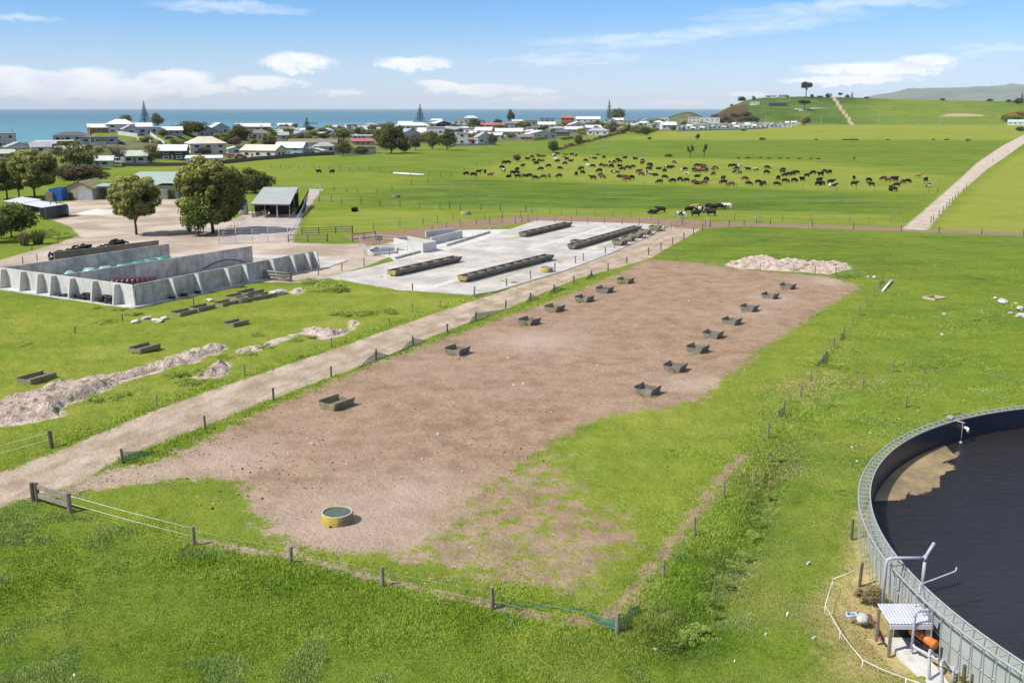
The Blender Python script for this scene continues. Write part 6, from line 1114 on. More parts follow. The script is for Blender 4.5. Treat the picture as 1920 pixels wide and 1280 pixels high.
# ------------------------------------------------------------------ rubble heaps and loose litter
def rubble():
    rm, t, b = newmat('pinkish_rubble'); pos = t.new('ShaderNodeNewGeometry').outputs['Position']; v = t.new('ShaderNodeTexVoronoi'); t.l.new(pos, v.inputs['Vector']); v.inputs['Scale'].default_value = 5.5
    n = t.noise(pos, 1.2, 5, 0.65); c = t.mix(t.step(n, 0.3, 0.7), (0.42, 0.32, 0.26), (0.68, 0.56, 0.48)); c = t.mix(t.math('MULTIPLY', t.step(v.outputs['Distance'], 0.45, 0.8), 0.3), c, (0.27, 0.195, 0.15)); c = t.mix(t.math('MULTIPLY', t.step(t.noise(pos, 0.7, 6, 0.7), 0.55, 0.63), 0.85), c, (0.10, 0.165, 0.03)); t.l.new(c, b.inputs['Base Color']); b.inputs['Roughness'].default_value = 0.95
    t.l.new(t.bump(t.math('ADD', t.noise(pos, 3.0, 8, 0.7), t.math('MULTIPLY', v.outputs['Distance'], 0.3)), 1.0, 0.3), b.inputs['Normal']); b.inputs['Specular IOR Level'].default_value = 0.1
    labs = ['long pinkish rubble bank running along the mown grass from the left edge', 'second pinkish rubble heap beside the dark weeds', 'narrow strip of pinkish rubble between the heaps', 'third rubble heap, nearest the feed pad along the bank', 'small pale rubble heap at the end of the spare troughs', 'reddish spoil heap at the far end of the lot']
    for poly, lab, hm in zip(CHALK, labs, (0.5, 0.4, 0.22, 0.4, 0.4, 0.36)):
        xs = [p[0] for p in poly]; ys = [p[1] for p in poly]; st = 0.2; X, Y = np.meshgrid(np.arange(min(xs) - 1, max(xs) + 1, st), np.arange(min(ys) - 1, max(ys) + 1, st)); sd = sdf(poly, X, Y)
        k = sstep(-sd / 1.6); hgt = k * hm * (0.35 + 1.0 * vnoise(X, Y, 2.6, 4)) + k * (0.5 * np.abs(vnoise(X, Y, 0.8, 7) - 0.5) + 0.32 * (vnoise(X, Y, 0.40, 9) - 0.4)) - 0.10 * (1 - k) - 0.30 * (1 - k) * vnoise(X, Y, 1.1, 14) * 1.6 - 0.16 * sstep((vnoise(X, Y, 3.0, 15) - 0.55) / 0.2)
        nr, nc = X.shape; idx = np.arange(nr * nc).reshape(nr, nc); q = np.stack([idx[:-1, :-1], idx[:-1, 1:], idx[1:, 1:], idx[1:, :-1]], -1).reshape(-1, 4); q = q[(sd.ravel()[q] < 0.15).all(1)]
        un, inv = np.unique(q, return_inverse=True); V = np.stack([X, Y, hgt + height(X, Y)], -1).reshape(-1, 3)[un]; m = MB(); m.v = [tuple(z) for z in V]; m.f = [tuple(z) for z in inv.reshape(-1, 4)]
        tag(m.build('rubble_heap', rm, None), lab, 'rubble heap')
    def rock(sz, seed, mat):
        g = random.Random(seed); bm = bmesh.new(); bmesh.ops.create_icosphere(bm, subdivisions=2, radius=0.5)
        for v_ in bm.verts: v_.co *= g.uniform(0.75, 1.15)
        me = bpy.data.meshes.new('slab'); bm.to_mesh(me); bm.free(); me.materials.append(mat); return me
    PR = M('pale_broken_concrete', (0.50, 0.475, 0.45), 0.92, 0.3, 2, 0.3); rk = [rock(1, s, PR) for s in range(3)]
    for k, (x, y, w_, h_, lab) in enumerate([(1880, 568, 1.6, 0.6, 'large pale broken slab on the grass at the right edge, upper one'), (1912, 580, 1.3, 0.5, 'pale broken slab at the right edge below the large one'), (1916, 594, 1.2, 0.5, 'lowest pale broken slab at the right edge'), (1866, 560, 0.6, 0.3, 'small pale stone above the large broken slab'), (1895, 588, 0.5, 0.3, 'small pale stone between the broken slabs'),
          (1905, 570, 0.4, 0.25, 'tiny pale stone right of the large broken slab'), (1640, 522, 0.9, 0.5, 'white stone at the ditch by the far lot corner'), (1628, 521, 0.6, 0.35, 'smaller white stone left of the one at the far lot corner'), (1770, 590, 0.5, 0.25, 'pale stone on the grass right of the wooden frame'), (1766, 628, 0.5, 0.22, 'pale reddish stone on the low bank'),
          (255, 604, 1.5, 0.35, 'grey broken concrete piece on the mown grass, left one of the scatter'), (275, 597, 1.2, 0.3, 'grey broken concrete piece at the back of the scatter'), (294, 602, 1.7, 0.4, 'largest grey broken concrete piece in the scatter'), (308, 598, 1.4, 0.35, 'grey broken concrete piece at the right of the scatter'), (394, 564, 1.2, 0.35, 'bluish broken slab left of the trough cluster'), (520, 551, 2.2, 0.7, 'pale broken concrete heap at the right end of the trough cluster'), (508, 556, 1.4, 0.5, 'grey stone beside the right end of the trough cluster')]):
        p = P(x, y); o = link('broken_slab', rk[k % 3], None, (p.x, p.y, p.z + h_ * 0.25), random.uniform(0, 6)); o.scale = (w_, w_ * 0.6, h_); tag(o, lab, 'broken concrete')
    g = random.Random(5)
    scr = [(1005, 1257), (1435, 1190), (1525, 1196), (1377, 1241), (1476, 1152), (1516, 1055), (1228, 1218), (963, 723), (981, 720), (750, 897), (867, 884), (585, 832), (982, 921), (1038, 1003), (880, 1028), (1598, 839), (1645, 828), (1631, 813), (1685, 787), (1606, 866), (1114, 694), (822, 815), (1120, 685), (793, 861), (1130, 697), (893, 999), (952, 672), (1192, 610), (1291, 564), (1352, 540), (1338, 534), (1310, 545), (1720, 770), (860, 668), (1744, 760), (140, 1268), (425, 1070)]
    wm = M('white_litter', (0.60, 0.59, 0.57), 0.7, 0.15, 5); sm = M('flat_lot_stone', (0.50, 0.47, 0.44), 0.9, 0.3, 5)
    for k, (x, y) in enumerate(scr):
        p = P(x, y); bm = MB(); s = g.uniform(0.06, 0.15); n = 7
        for i in range(n): a = 2 * math.pi * i / n; r_ = s * g.uniform(0.5, 1.2); bm.v.append((r_ * math.cos(a), r_ * 0.6 * math.sin(a), g.uniform(0.03, 0.12)))
        bm.v += [(q[0] * 1.02, q[1] * 1.02, -0.03) for q in bm.v[:n]]; bm.f = [tuple(range(n))] + [(i, n + i, n + (i + 1) % n, (i + 1) % n) for i in range(n)]
        dirt_ = y < 1030 and x < 1400; o = bm.build('flat_stone' if dirt_ else 'litter_scrap', sm if dirt_ and k % 2 else wm, None); o.location = p; o.rotation_euler = (0, 0, g.uniform(0, 6))
        tag(o, ('flat pale stone on the bare lot, ' if dirt_ else 'white scrap lying on the grass, ') + ORD[k] + ' of the scattered pale bits', 'stone' if dirt_ else 'litter', 'pale stones on the bare lot' if dirt_ else 'white scraps on the grass')
    dk = M('dark_dung', (0.09, 0.06, 0.04), 0.95, 0.3, 5); pk = rock(1, 8, dk)
    a, b_ = P(1655, 547), P(1672, 529); o = MB().tube([a + Vector((0, 0, 0.12)), b_ + Vector((0, 0, 0.25))], 0.13, 8).build('white_pipe', WHITEP, None, True); tag(o, 'thick white pipe lying on the grass at the far right corner of the lot', 'pipe')
    p = P(1752, 560); T = thing('pallet_surround', 'pale square timber frame lying on the grass right of the lot', 'frame', p, 0.5)
    for dx, dy, sx, sy in ((0, .7, 1.9, .18), (0, -.7, 1.9, .18), (.86, 0, .18, 1.2), (-.86, 0, .18, 1.2)): MB().box((dx, dy, 0.1), (sx, sy, 0.22)).build('board', M('pale_new_timber', (0.50, 0.40, 0.28), 0.85, 0.2, 3), T)
    a, b_ = P(1728, 699), P(1752, 694); tag(MB().beam(a + Vector((0, 0, .08)), b_ + Vector((0, 0, .08)), 0.12, 0.1).build('plank', RAILW, None), 'grey plank lying in the rough grass on the low bank', 'plank')
    a, b_ = P(738, 327), P(795, 330.5); tag(MB().tube([a + Vector((0, 0, .4)), b_ + Vector((0, 0, .4))], 0.28, 8).build('irrigation_pipe', WHITEP, None, True), 'long white pipe lying in the left paddock', 'pipe')
    for lab, q0, q1 in (('short white irrigation boom on the hill below the spreading tree', (1490, 206.5), (1512, 206.5)), ('long white irrigation boom on the hillside left of the track', (1519, 205), (1553, 205)), ('lowest short white boom on the hillside', (1498, 209), (1511, 209))):
        a, b_ = P(*q0), P(*q1); tag(MB().tube([a + Vector((0, 0, 1.2)), b_ + Vector((0, 0, 1.2))], 0.5, 6).build('irrigation_boom', WHITEP, None, True), lab, 'irrigator')
rubble()
def clods():
    g = np.random.default_rng(17); N = 9000; px = g.uniform(60, 1620, N); py = 480 + 690 * g.uniform(0, 1, N); a, v = (px - 960) / F, (py - 640) / F; s = CH / (SP + v * CP); X, Y = a * s, (CP - v * SP) * s
    k = np.maximum(soft(sdf(LOT, X, Y), 1.5), 0.7 * soft(sdf(PATCHY, X, Y), 1.5)); ok = (g.uniform(0, 1, N) < k) & (g.uniform(0, 1, N) < 0.15 + 1.1 * vnoise(X, Y, 4, 2)); X, Y = X[ok], Y[ok]; m = MB(); cv = []
    for x, y in zip(X, Y):
        r = g.uniform(0.03, 0.10); h = r * g.uniform(0.3, 0.8); n = 5; an = g.uniform(0, 6.28); o = len(m.v)
        m.v += [(x + r * g.uniform(.6, 1.2) * math.cos(an + 1.2566 * i), y + r * g.uniform(.6, 1.2) * math.sin(an + 1.2566 * i), -0.04) for i in range(n)] + [(x, y, h)]; m.f += [(o + i, o + (i + 1) % n, o + n) for i in range(n)]; cv += [g.uniform(0, 1)] * (n + 1)
    mt, t, b = newmat('clods_and_stones'); t.l.new(t.ramp(t.attr('cv').outputs['Fac'], [(0, (0.07, 0.045, 0.03)), (0.55, (0.17, 0.11, 0.075)), (0.85, (0.34, 0.25, 0.18)), (1.0, (0.55, 0.50, 0.44))]), b.inputs['Base Color']); b.inputs['Roughness'].default_value = 1.0; b.inputs['Specular IOR Level'].default_value = 0.0
    o = m.build('loose_clods', mt, None); at = o.data.attributes.new('cv', 'FLOAT', 'POINT'); at.data.foreach_set('value', np.array(cv, np.float32)); tag(o, kind='stuff')
clods()

# ------------------------------------------------------------------ village
RC = {'white': (0.64, 0.64, 0.63), 'cream': (0.62, 0.57, 0.46), 'grey': (0.34, 0.35, 0.37), 'dgrey': (0.10, 0.105, 0.115), 'brown': (0.21, 0.165, 0.13), 'red': (0.38, 0.12, 0.10), 'orange': (0.50, 0.24, 0.14), 'green': (0.30, 0.40, 0.34), 'blue': (0.36, 0.45, 0.52), 'navy': (0.035, 0.045, 0.075),
      'teal': (0.36, 0.54, 0.50), 'brick': (0.36, 0.15, 0.085), 'tan': (0.40, 0.33, 0.25), 'lgrey': (0.52, 0.53, 0.55), 'pgreen': (0.45, 0.50, 0.42), 'pink': (0.50, 0.36, 0.32), 'bluegrey': (0.30, 0.36, 0.44)}
def hm(c, roof=False): return M(('roof_' if roof else 'wall_') + c, RC[c] if roof else tuple(q * 0.86 for q in RC[c]), 0.7 if roof else 0.85, 0.15, 0.5)
FRAMEM = M('white_window_frame', (0.75, 0.75, 0.74), 0.6, 0.05, 2)
def house(x0, x1, yb, yt, kind, wall, roof, label, yaw=0.0, dep=None, win=None, cat='house', name='house', far=False, door=True, storeys=1):
    p = P((x0 + x1) / 2, yb); s = ppm(p); w_ = (x1 - x0) / s; dist = math.hypot(p.x, p.y); dp = dep or min(max(w_ * 0.6, 6.0), 11.0); tilt = math.sin(math.atan((CH - p.z) / dist))
    H_ = max((yb - yt) / s - dp * 0.5 * tilt, 2.4); az_ = math.atan2(p.x, p.y); T = thing(name, label, cat, p, -az_ + yaw)
    hw = w_ / 2 / max(math.cos(yaw) + 0.35 * abs(math.sin(yaw)), 0.6); WM, RM = hm(wall), hm(roof, True)
    if kind == 'flat': e = H_ * 0.94
    elif kind == 'mono': e = H_ * 0.75
    else: e = H_ - min(H_ * 0.38, (dp if kind != 'front' else 2 * hw) * 0.30)
    e = max(e, 1.9); m = MB(); o = 0.45; zb = -0.6; th = 0.16
    if kind == 'front':
        pr = [(-hw, zb), (hw, zb), (hw, e), (0, H_), (-hw, e)]; m.add([(x, y, z) for y in (0, dp) for x, z in pr], [(0, 1, 2, 3, 4), (9, 8, 7, 6, 5), (1, 0, 5, 6), (2, 1, 6, 7), (0, 4, 9, 5)])
    elif kind == 'side':
        pr = [(0, zb), (dp, zb), (dp, e), (dp / 2, H_), (0, e)]; m.add([(x, y, z) for x in (-hw, hw) for y, z in pr], [(4, 3, 2, 1, 0), (5, 6, 7, 8, 9), (0, 1, 6, 5), (1, 2, 7, 6), (4, 0, 5, 9)])
    elif kind == 'mono': m.add([(-hw, 0, zb), (hw, 0, zb), (hw, dp, zb), (-hw, dp, zb), (-hw, 0, e), (hw, 0, e), (hw, dp, H_), (-hw, dp, H_)], [(3, 2, 1, 0), (0, 1, 5, 4), (1, 2, 6, 5), (2, 3, 7, 6), (3, 0, 4, 7)])
    else: m.box((0, dp / 2, (e + zb) / 2), (2 * hw, dp, e - zb))
    m.build('wall', WM, T); r = MB()
    def slab(a, b, c, d): r.add([tuple(Vector(q) + Vector((0, 0, zz))) for zz in (0.02, th) for q in (a, b, c, d)], [(3, 2, 1, 0), (4, 5, 6, 7), (0, 1, 5, 4), (1, 2, 6, 5), (2, 3, 7, 6), (3, 0, 4, 7)])
    if kind == 'front':
        sl_ = (H_ - e) / hw
        for sg in (-1, 1): slab((sg * (hw + o), -o, e - sl_ * o), (sg * (hw + o), dp + o, e - sl_ * o), (0.0, dp + o, H_), (0.0, -o, H_))
    elif kind == 'side':
        sl_ = (H_ - e) / (dp / 2)
        slab((-hw - o, -o, e - sl_ * o), (hw + o, -o, e - sl_ * o), (hw + o, dp / 2, H_), (-hw - o, dp / 2, H_)); slab((hw + o, dp + o, e - sl_ * o), (-hw - o, dp + o, e - sl_ * o), (-hw - o, dp / 2, H_), (hw + o, dp / 2, H_))
    elif kind == 'hip':
        k = min(hw * 0.9, dp / 2); a, b, c, d = (-hw - o, -o, e), (hw + o, -o, e), (hw + o, dp + o, e), (-hw - o, dp + o, e); g1, g2 = (-hw + k, dp / 2, H_), (hw - k, dp / 2, H_)
        r.add([a, b, c, d, g1, g2], [(3, 2, 1, 0), (0, 1, 5, 4), (1, 2, 5), (2, 3, 4, 5), (3, 0, 4)])
    elif kind == 'mono': slab((-hw - o, -o, e), (hw + o, -o, e), (hw + o, dp + o, H_ + 0.05), (-hw - o, dp + o, H_ + 0.05))
    else: r.box((0, dp / 2, e + 0.12), (2 * hw + 2 * o * 0.6, dp + 2 * o * 0.6, 0.2))
    r.build('roof', RM, T)
    n = win if win is not None else max(1, min(4, int(2 * hw / 4.2)))
    for st in range(storeys):
        zc = (e * (st + 0.55) / storeys); hh = min(1.25, e / storeys * 0.45)
        for i in range(n):
            x = -hw + 2 * hw * (i + 0.5) / n + random.uniform(-.2, .2); ww = min(1.9, 2 * hw / n * 0.55)
            wo = MB().box((x, -0.03, zc), (ww, 0.08, hh)).build('window', GLASS, T)
            if not far:
                f = MB()
                for dx, dz, sx, sz in ((0, hh / 2 + .05, ww + .2, .1), (0, -hh / 2 - .05, ww + .2, .1), (ww / 2 + .05, 0, .1, hh), (-ww / 2 - .05, 0, .1, hh)): f.box((x + dx, -0.045, zc + dz), (sx, 0.1, sz))
                f.build('frame', FRAMEM, wo)
        if not far:
            for y in (dp * 0.35, dp * 0.7):
                if yaw < 0.05: MB().box((hw + 0.03, y, zc), (0.08, 1.3, hh)).build('window', GLASS, T)
                if yaw > -0.05: MB().box((-hw - 0.03, y, zc), (0.08, 1.3, hh)).build('window', GLASS, T)
    if door and n > 1 and not far: MB().box((-hw + 2 * hw / n, -0.035, 1.0), (0.95, 0.09, 2.05)).build('door', M('house_door', (0.16, 0.14, 0.13), 0.6), T)
    return T
def village():
    H = [(-10, 31, 278, 249, 'flat', 'lgrey', 'grey', 'grey two-storey flat-roofed house at the left edge by the sea', 0.1, 2), (16, 60, 288, 267, 'front', 'white', 'grey', 'low white gable house with grey roof at the left edge', 0.25), (60, 96, 287, 268, 'side', 'white', 'grey', 'white house wing with grey roof beside the low gable house', 0.1), (72, 138, 275, 264, 'flat', 'tan', 'white', 'long low house with a flat white roof', 0.05),
         (103, 170, 266, 247, 'hip', 'lgrey', 'dgrey', 'pale house under a dark hipped roof near the sea', 0.0), (152, 219, 269, 257, 'flat', 'bluegrey', 'dgrey', 'low blue-grey garage block with dark flat roof', -0.05), (167, 203, 249, 233, 'side', 'brick', 'white', 'brick-walled wing with white roof on the knoll', 0.1), (200, 250, 250, 224, 'hip', 'white', 'white', 'big white two-storey house on the knoll', -0.15, 2),
         (232, 262, 254, 235, 'front', 'lgrey', 'grey', 'grey gable porch in front of the big two-storey house', 0.2), (249, 284, 247, 231, 'side', 'white', 'white', 'white-roofed wing right of the big two-storey house', 0.0), (259, 300, 253, 238, 'flat', 'lgrey', 'white', 'long low grey house with white roof on the knoll', 0.0), (300, 342, 254, 238, 'side', 'bluegrey', 'white', 'dark-walled low house with white roof at the end of the drive', 0.05),
         (367, 411, 258, 237, 'front', 'grey', 'white', 'steep A-frame house with a white roof', 0.5), (397, 433, 253, 231, 'front', 'blue', 'white', 'light blue gable house beside the A-frame', 0.4), (357, 427, 291, 256, 'hip', 'cream', 'cream', 'cream two-storey house with pyramid roof', 0.25, 2), (297, 350, 300, 272, 'side', 'navy', 'white', 'navy house with white window trim and white roof', -0.2, 2),
         (350, 415, 307, 293, 'mono', 'white', 'white', 'white lean-to roof right of the navy house', -0.05), (156, 211, 313, 293, 'side', 'lgrey', 'lgrey', 'plain pale grey shed behind the brown thicket', -0.15), (230, 276, 306, 283, 'side', 'pgreen', 'pgreen', 'pale greenish house with green roof behind the bare tree', -0.1), (-20, 28, 298, 281, 'side', 'pgreen', 'pgreen', 'pale green roof at the left edge below the grey house', 0.1),
         (444, 506, 247, 232, 'side', 'grey', 'white', 'grey house with broad white roof near the shore'), (468, 508, 261, 243, 'hip', 'white', 'brown', 'white house with grey-brown hipped roof left of the palm', 0.1), (522, 541, 262, 248, 'side', 'lgrey', 'grey', 'small grey house right of the palm'), (446, 521, 297, 272, 'side', 'cream', 'cream', 'large cream barn with a cream roof at the field edge', -0.55), (513, 570, 292, 267, 'side', 'blue', 'white', 'two-storey house with white roof and dark gable front', -0.35, 2),
         (540, 632, 278, 261, 'side', 'cream', 'brown', 'long cream house with a brown-grey roof', -0.1), (590, 630, 286, 267, 'hip', 'lgrey', 'grey', 'grey-roofed house behind the dark bushy tree', 0.1), (570, 606, 291, 278, 'front', 'white', 'pgreen', 'small white shed with a pale green roof', -0.3), (427, 461, 288, 275, 'front', 'white', 'lgrey', 'small white gable cottage behind the cream barn', 0.2), (660, 702, 272, 260, 'side', 'pink', 'red', 'house with a bright red roof left of the largest tree'),
         (658, 706, 261, 253, 'side', 'white', 'green', 'house with a pale green roof above the red roof'), (685, 707, 257, 249, 'side', 'cream', 'orange', 'house with an orange roof behind the green roof'), (649, 673, 243, 233, 'flat', 'white', 'white', 'white box-shaped modern house by the sea', 0.2, 2), (614, 646, 243, 235, 'hip', 'white', 'white', 'white-roofed house left of the box-shaped one'), (741, 806, 245, 230, 'hip', 'white', 'white', 'large house under a wide white hipped roof'),
         (752, 792, 264, 242, 'front', 'lgrey', 'bluegrey', 'gable house with a blue-grey roof', 0.5), (783, 822, 256, 240, 'side', 'white', 'white', 'white house right of the blue-grey gable'), (588, 602, 250, 242, 'front', 'white', 'white', 'tiny white cottage near the small Norfolk pine'), (619, 631, 262, 248, 'front', 'white', 'lgrey', 'narrow white cottage left of the green tree'), (670, 704, 288, 275, 'flat', 'tan', 'brown', 'pale brown shed beside the largest village tree'),
         (815, 849, 239, 227, 'front', 'dgrey', 'white', 'dark house with a steep white roof near the shore', 0.5), (849, 871, 236, 224, 'flat', 'cream', 'cream', 'cream flat-roofed house by the shore'), (869, 897, 234, 217, 'hip', 'lgrey', 'teal', 'pavilion-like house with a rounded teal roof', 0.0), (896, 948, 241, 231, 'side', 'tan', 'red', 'long house with a red roof and brown gable', -0.1), (945, 965, 242, 231, 'flat', 'bluegrey', 'lgrey', 'blue-grey box house beside the long red roof', 0, 2),
         (889, 922, 254, 239, 'side', 'grey', 'white', 'grey house with a white roof below the red roof', -0.2), (929, 980, 256, 241, 'side', 'white', 'white', 'long white bungalow with white roof'), (989, 1047, 261, 245, 'front', 'lgrey', 'white', 'wide white-roofed gable house at the field edge', 0.35), (894, 927, 272, 248, 'front', 'lgrey', 'grey', 'steep-gabled pale house at the field edge', 0.35), (877, 896, 271, 259, 'mono', 'white', 'red', 'small low red-roofed porch house'),
         (855, 878, 272, 248, 'flat', 'white', 'lgrey', 'pale boxy two-storey house behind dark trees', 0.1, 2), (1009, 1041, 241, 229, 'side', 'white', 'white', 'white-roofed house before the grey shore houses'), (1052, 1076, 235, 217, 'side', 'brick', 'red', 'two-storey brick house with a red roof by the shore', 0.0, 2), (1080, 1125, 231, 219, 'side', 'white', 'white', 'large white hall with a broad roof'), (1067, 1101, 243, 229, 'front', 'white', 'white', 'white house below the large hall', 0.3),
         (1100, 1118, 242, 231, 'flat', 'dgrey', 'grey', 'dark flat-roofed house right of the white one'), (1099, 1141, 254, 240, 'hip', 'white', 'grey', 'white bungalow with a grey roof at the field edge', -0.1), (1132, 1153, 236, 223, 'flat', 'lgrey', 'lgrey', 'grey house under the thin Norfolk pine', 0, 2), (800, 834, 258, 238, 'flat', 'white', 'white', 'white terrace house right of the white roofs'), (987, 1007, 247, 238, 'flat', 'blue', 'blue', 'small bright blue roofed house'),
         (1038, 1068, 256, 243, 'hip', 'dgrey', 'dgrey', 'dark roofed bungalow right of the white gable'), (1176, 1201, 234, 225, 'flat', 'grey', 'lgrey', 'grey house by the shore right of the dark pine'), (1209, 1224, 242, 234, 'front', 'white', 'white', 'small white house left of the camp'), (1240, 1270, 243, 229, 'side', 'white', 'white', 'white steep-roofed building at the start of the camp', 0.3), (1290, 1312, 231, 219, 'flat', 'white', 'lgrey', 'white two-storey house at the foot of the dunes', 0, 2),
         (1312, 1349, 231, 220, 'flat', 'white', 'white', 'long white house at the foot of the dunes', 0.0), (1237, 1254, 229, 220, 'flat', 'white', 'white', 'small far white house by the dunes'), (1406, 1424, 197, 191, 'flat', 'white', 'white', 'white house on the seaward slope of the hill'), (1442, 1474, 199, 193, 'flat', 'navy', 'grey', 'long low dark building on the hill slope'), (1446, 1456, 184, 179, 'flat', 'lgrey', 'white', 'pale house on the hill ridge, left one'), (1460, 1474, 184, 178, 'flat', 'tan', 'lgrey', 'pale house on the hill ridge, right one'),
         (1891, 1925, 235, 225, 'side', 'white', 'teal', 'white house with pale blue-green roof at the right edge'), (705, 735, 248, 239, 'side', 'lgrey', 'grey', 'grey roof behind the largest village tree'), (826, 846, 262, 250, 'front', 'cream', 'brown', 'cream cottage above the dark tree clump', 0.3), (952, 985, 238, 229, 'side', 'grey', 'brown', 'brown roofed house right of the conifer'), (1012, 1040, 231, 222, 'flat', 'grey', 'dgrey', 'dark grey shore house near the thin palm'), (975, 1000, 264, 252, 'side', 'tan', 'brown', 'brown cottage left of the wide white gable')]
    for h in H:
        x0, x1, yb, yt, kind, wl, rf, lab = h[:8]; yaw = h[8] if len(h) > 8 else 0.0; st = h[9] if len(h) > 9 else 1
        house(x0, x1, yb, yt, kind, wl, rf, lab, yaw, storeys=st, far=yb < 246 or yb < 232)
    g = random.Random(21); rf = ['white', 'white', 'lgrey', 'white', 'white', 'bluegrey', 'lgrey', 'tan']; k = 0
    for row, (y0, y1, xa, xb, n) in enumerate(((244.5, 238.5, 1274, 1480, 26), (241, 236.5, 1262, 1470, 22), (238, 235, 1300, 1488, 16))):
        for i in range(n):
            u = i / (n - 1); x = xa + (xb - xa) * u; y = y0 + (y1 - y0) * u; wd = g.uniform(6, 12); hh = g.uniform(5.5, 7.5)
            house(x - wd / 2, x + wd / 2, y, y - hh, g.choice(['side', 'front', 'flat', 'flat']), g.choice(['white', 'white', 'lgrey', 'cream', 'bluegrey']), g.choice(rf), 'small white-roofed camp cabin in the ' + ('front', 'middle', 'back')[row] + ' row, ' + nth(i, n), g.uniform(-.2, .2), 4.5, 1, 'cabin', 'cabin', True)['group'] = 'cabins of the white seaside camp'
    # the crowded rest of the village: plain houses and bushes between those above
    pal = [('white', 'white'), ('white', 'lgrey'), ('cream', 'white'), ('lgrey', 'grey'), ('cream', 'brown'), ('grey', 'dgrey'), ('white', 'bluegrey'), ('tan', 'lgrey'), ('lgrey', 'white'), ('white', 'pgreen')]; cnt = {}
    spots = [(g.uniform(x0, x1), yv + g.uniform(-1.5, 1.5)) for x0, x1, ya, yb_, n in ((30, 170, 276, 286, 4), (425, 640, 241, 264, 40), (640, 800, 238, 262, 32), (800, 960, 232, 262, 40), (960, 1130, 229, 254, 46), (1120, 1240, 230, 246, 24)) for yv in np.linspace(ya, yb_, n)]
    made = []
    for x, y in spots:
        if any(abs(x - (h[0] + h[1]) / 2) < (h[1] - h[0]) / 2 + 4 and abs(y - h[2]) < 5 for h in H) or any(abs(x - a) < 13 and abs(y - b) < 4 for a, b in made): continue
        made.append((x, y)); wd = g.uniform(22, 38) * (0.55 + (y - 228) / 60); made_w = g.choice(pal)
        T = house(x - wd / 2, x + wd / 2, y, y - wd * g.uniform(0.26, 0.36) - 2, g.choice(['side', 'side', 'hip', 'front', 'flat']), made_w[0], made_w[1], 'x', g.uniform(-.4, .4), far=y < 246); cnt.setdefault(made_w, []).append((x, T))
    nmw = {'lgrey': 'pale grey', 'dgrey': 'charcoal', 'bluegrey': 'blue-grey', 'pgreen': 'pale green'}
    for (wl, rf_), v in cnt.items():
        for i, (x, T) in enumerate(sorted(v, key=lambda q: q[0])): T['label'] = f"plain {nmw.get(wl, wl)} house with {nmw.get(rf_, rf_)} roof among the village trees, {nth(i, len(v))} such"; T['group'] = 'plain houses of the village'
    bl = []
    for i in range(215):
        u = g.random(); x = 400 + 830 * u; yc = np.interp(x, [400, 640, 800, 960, 1130, 1240], [262, 258, 256, 250, 244, 240]); y = yc + g.uniform(-16, 14) * np.interp(x, [400, 1240], [1.15, 0.6]); k = np.interp(y, [225, 290], [0.6, 1.5]); bl.append((x, y, g.uniform(10, 25) * k, g.uniform(6, 14) * k))
    bl += [(g.uniform(160, 400), g.uniform(262, 300), g.uniform(14, 30), g.uniform(8, 14)) for i in range(14)] + [(g.uniform(0, 160), g.uniform(276, 330), g.uniform(16, 36), g.uniform(9, 18)) for i in range(16)]
    for i, (x, y, wd, hh) in enumerate(sorted(bl)): tree(g.choice(['dark', 'dark', 'green', 'olive', 'brown']), x, y, wd, hh, 'leafy bush between the village houses, ' + 'the ' + (nth(i, 78) if i < 77 else nth(i - 77, 78) + ' past the palm' if i < 154 else nth(i - 154, 78) + ' toward the camp'), 'bush', 'garden_bush', 'garden bushes of the village')
    # garden walls, drive, vehicles
    tag(MB().prism([tuple(P(*q)[:2]) for q in ((258, 252), (278, 251), (310, 272), (296, 276))], 0, 1).build('driveway', M('driveway_asphalt', (0.12, 0.12, 0.125), 0.9, 0.2, 0.3)), kind='structure')
    d = bpy.data.objects['driveway']; d.data.transform(Matrix.Translation((0, 0, 0)))
    for v in d.data.vertices: v.co.z = gz(v.co.x, v.co.y) + (0.05 if v.co.z < 0.5 else 0.15)
    for lab, a, b, hh in (('white retaining wall left of the sloping drive', (222, 253), (258, 258), 1.4), ('white low wall along the right of the sloping drive', (280, 252), (309, 272), 1.0), ('white stepped wall below the big two-storey house', (258, 262), (283, 268), 0.9), ('cream garden wall beside the olive bush', (175, 279), (200, 276), 2.0), ('grey garden wall by the power pole', (103, 283), (160, 280), 1.6)):
        a, b = P(*a), P(*b); o = MB().beam(a + Vector((0, 0, hh / 2)), b + Vector((0, 0, hh / 2)), 0.3, hh + 0.6).build('garden_wall', hm('white') if 'white' in lab else hm('cream'), None); tag(o, lab, 'wall')
    FD = M('dark_paling_fence', (0.11, 0.09, 0.08), 0.9, 0.3, 1.5); PF = M('pale_paling_fence', (0.36, 0.36, 0.35), 0.85)
    for lab, pts, hh, mt in (('dark paling fence at the field edge below the cream barn', [(424, 307), (480, 301), (520, 298), (560, 294), (626, 291)], 1.5, FD), ('dark timber fence below the white lean-to', [(230, 312), (300, 312), (355, 311), (424, 307)], 1.2, FD), ('pale fence at the field edge below the largest village tree', [(626, 291), (680, 290), (704, 289)], 1.6, PF), ('low pale fence along the front of the camp', [(1270, 246.5), (1330, 245), (1395, 243.5), (1440, 241)], 1.5, PF), ('low fence below the steep-gabled house', [(850, 274), (900, 273), (930, 271)], 1.2, PF)):
        ps = [P(*q) for q in pts]; T = thing('paling_fence', lab, 'fence', ps[0])
        for a, b in zip(ps[:-1], ps[1:]): MB().beam(a + Vector((0, 0, hh / 2)), b + Vector((0, 0, hh / 2)), 0.1, hh).build('panel', mt, T, False, True)
        for q in ps: MB().box((q.x, q.y - 0.1, q.z + hh / 2), (0.2, 0.2, hh + 0.2)).build('post', WOOD_D, T, False, True)
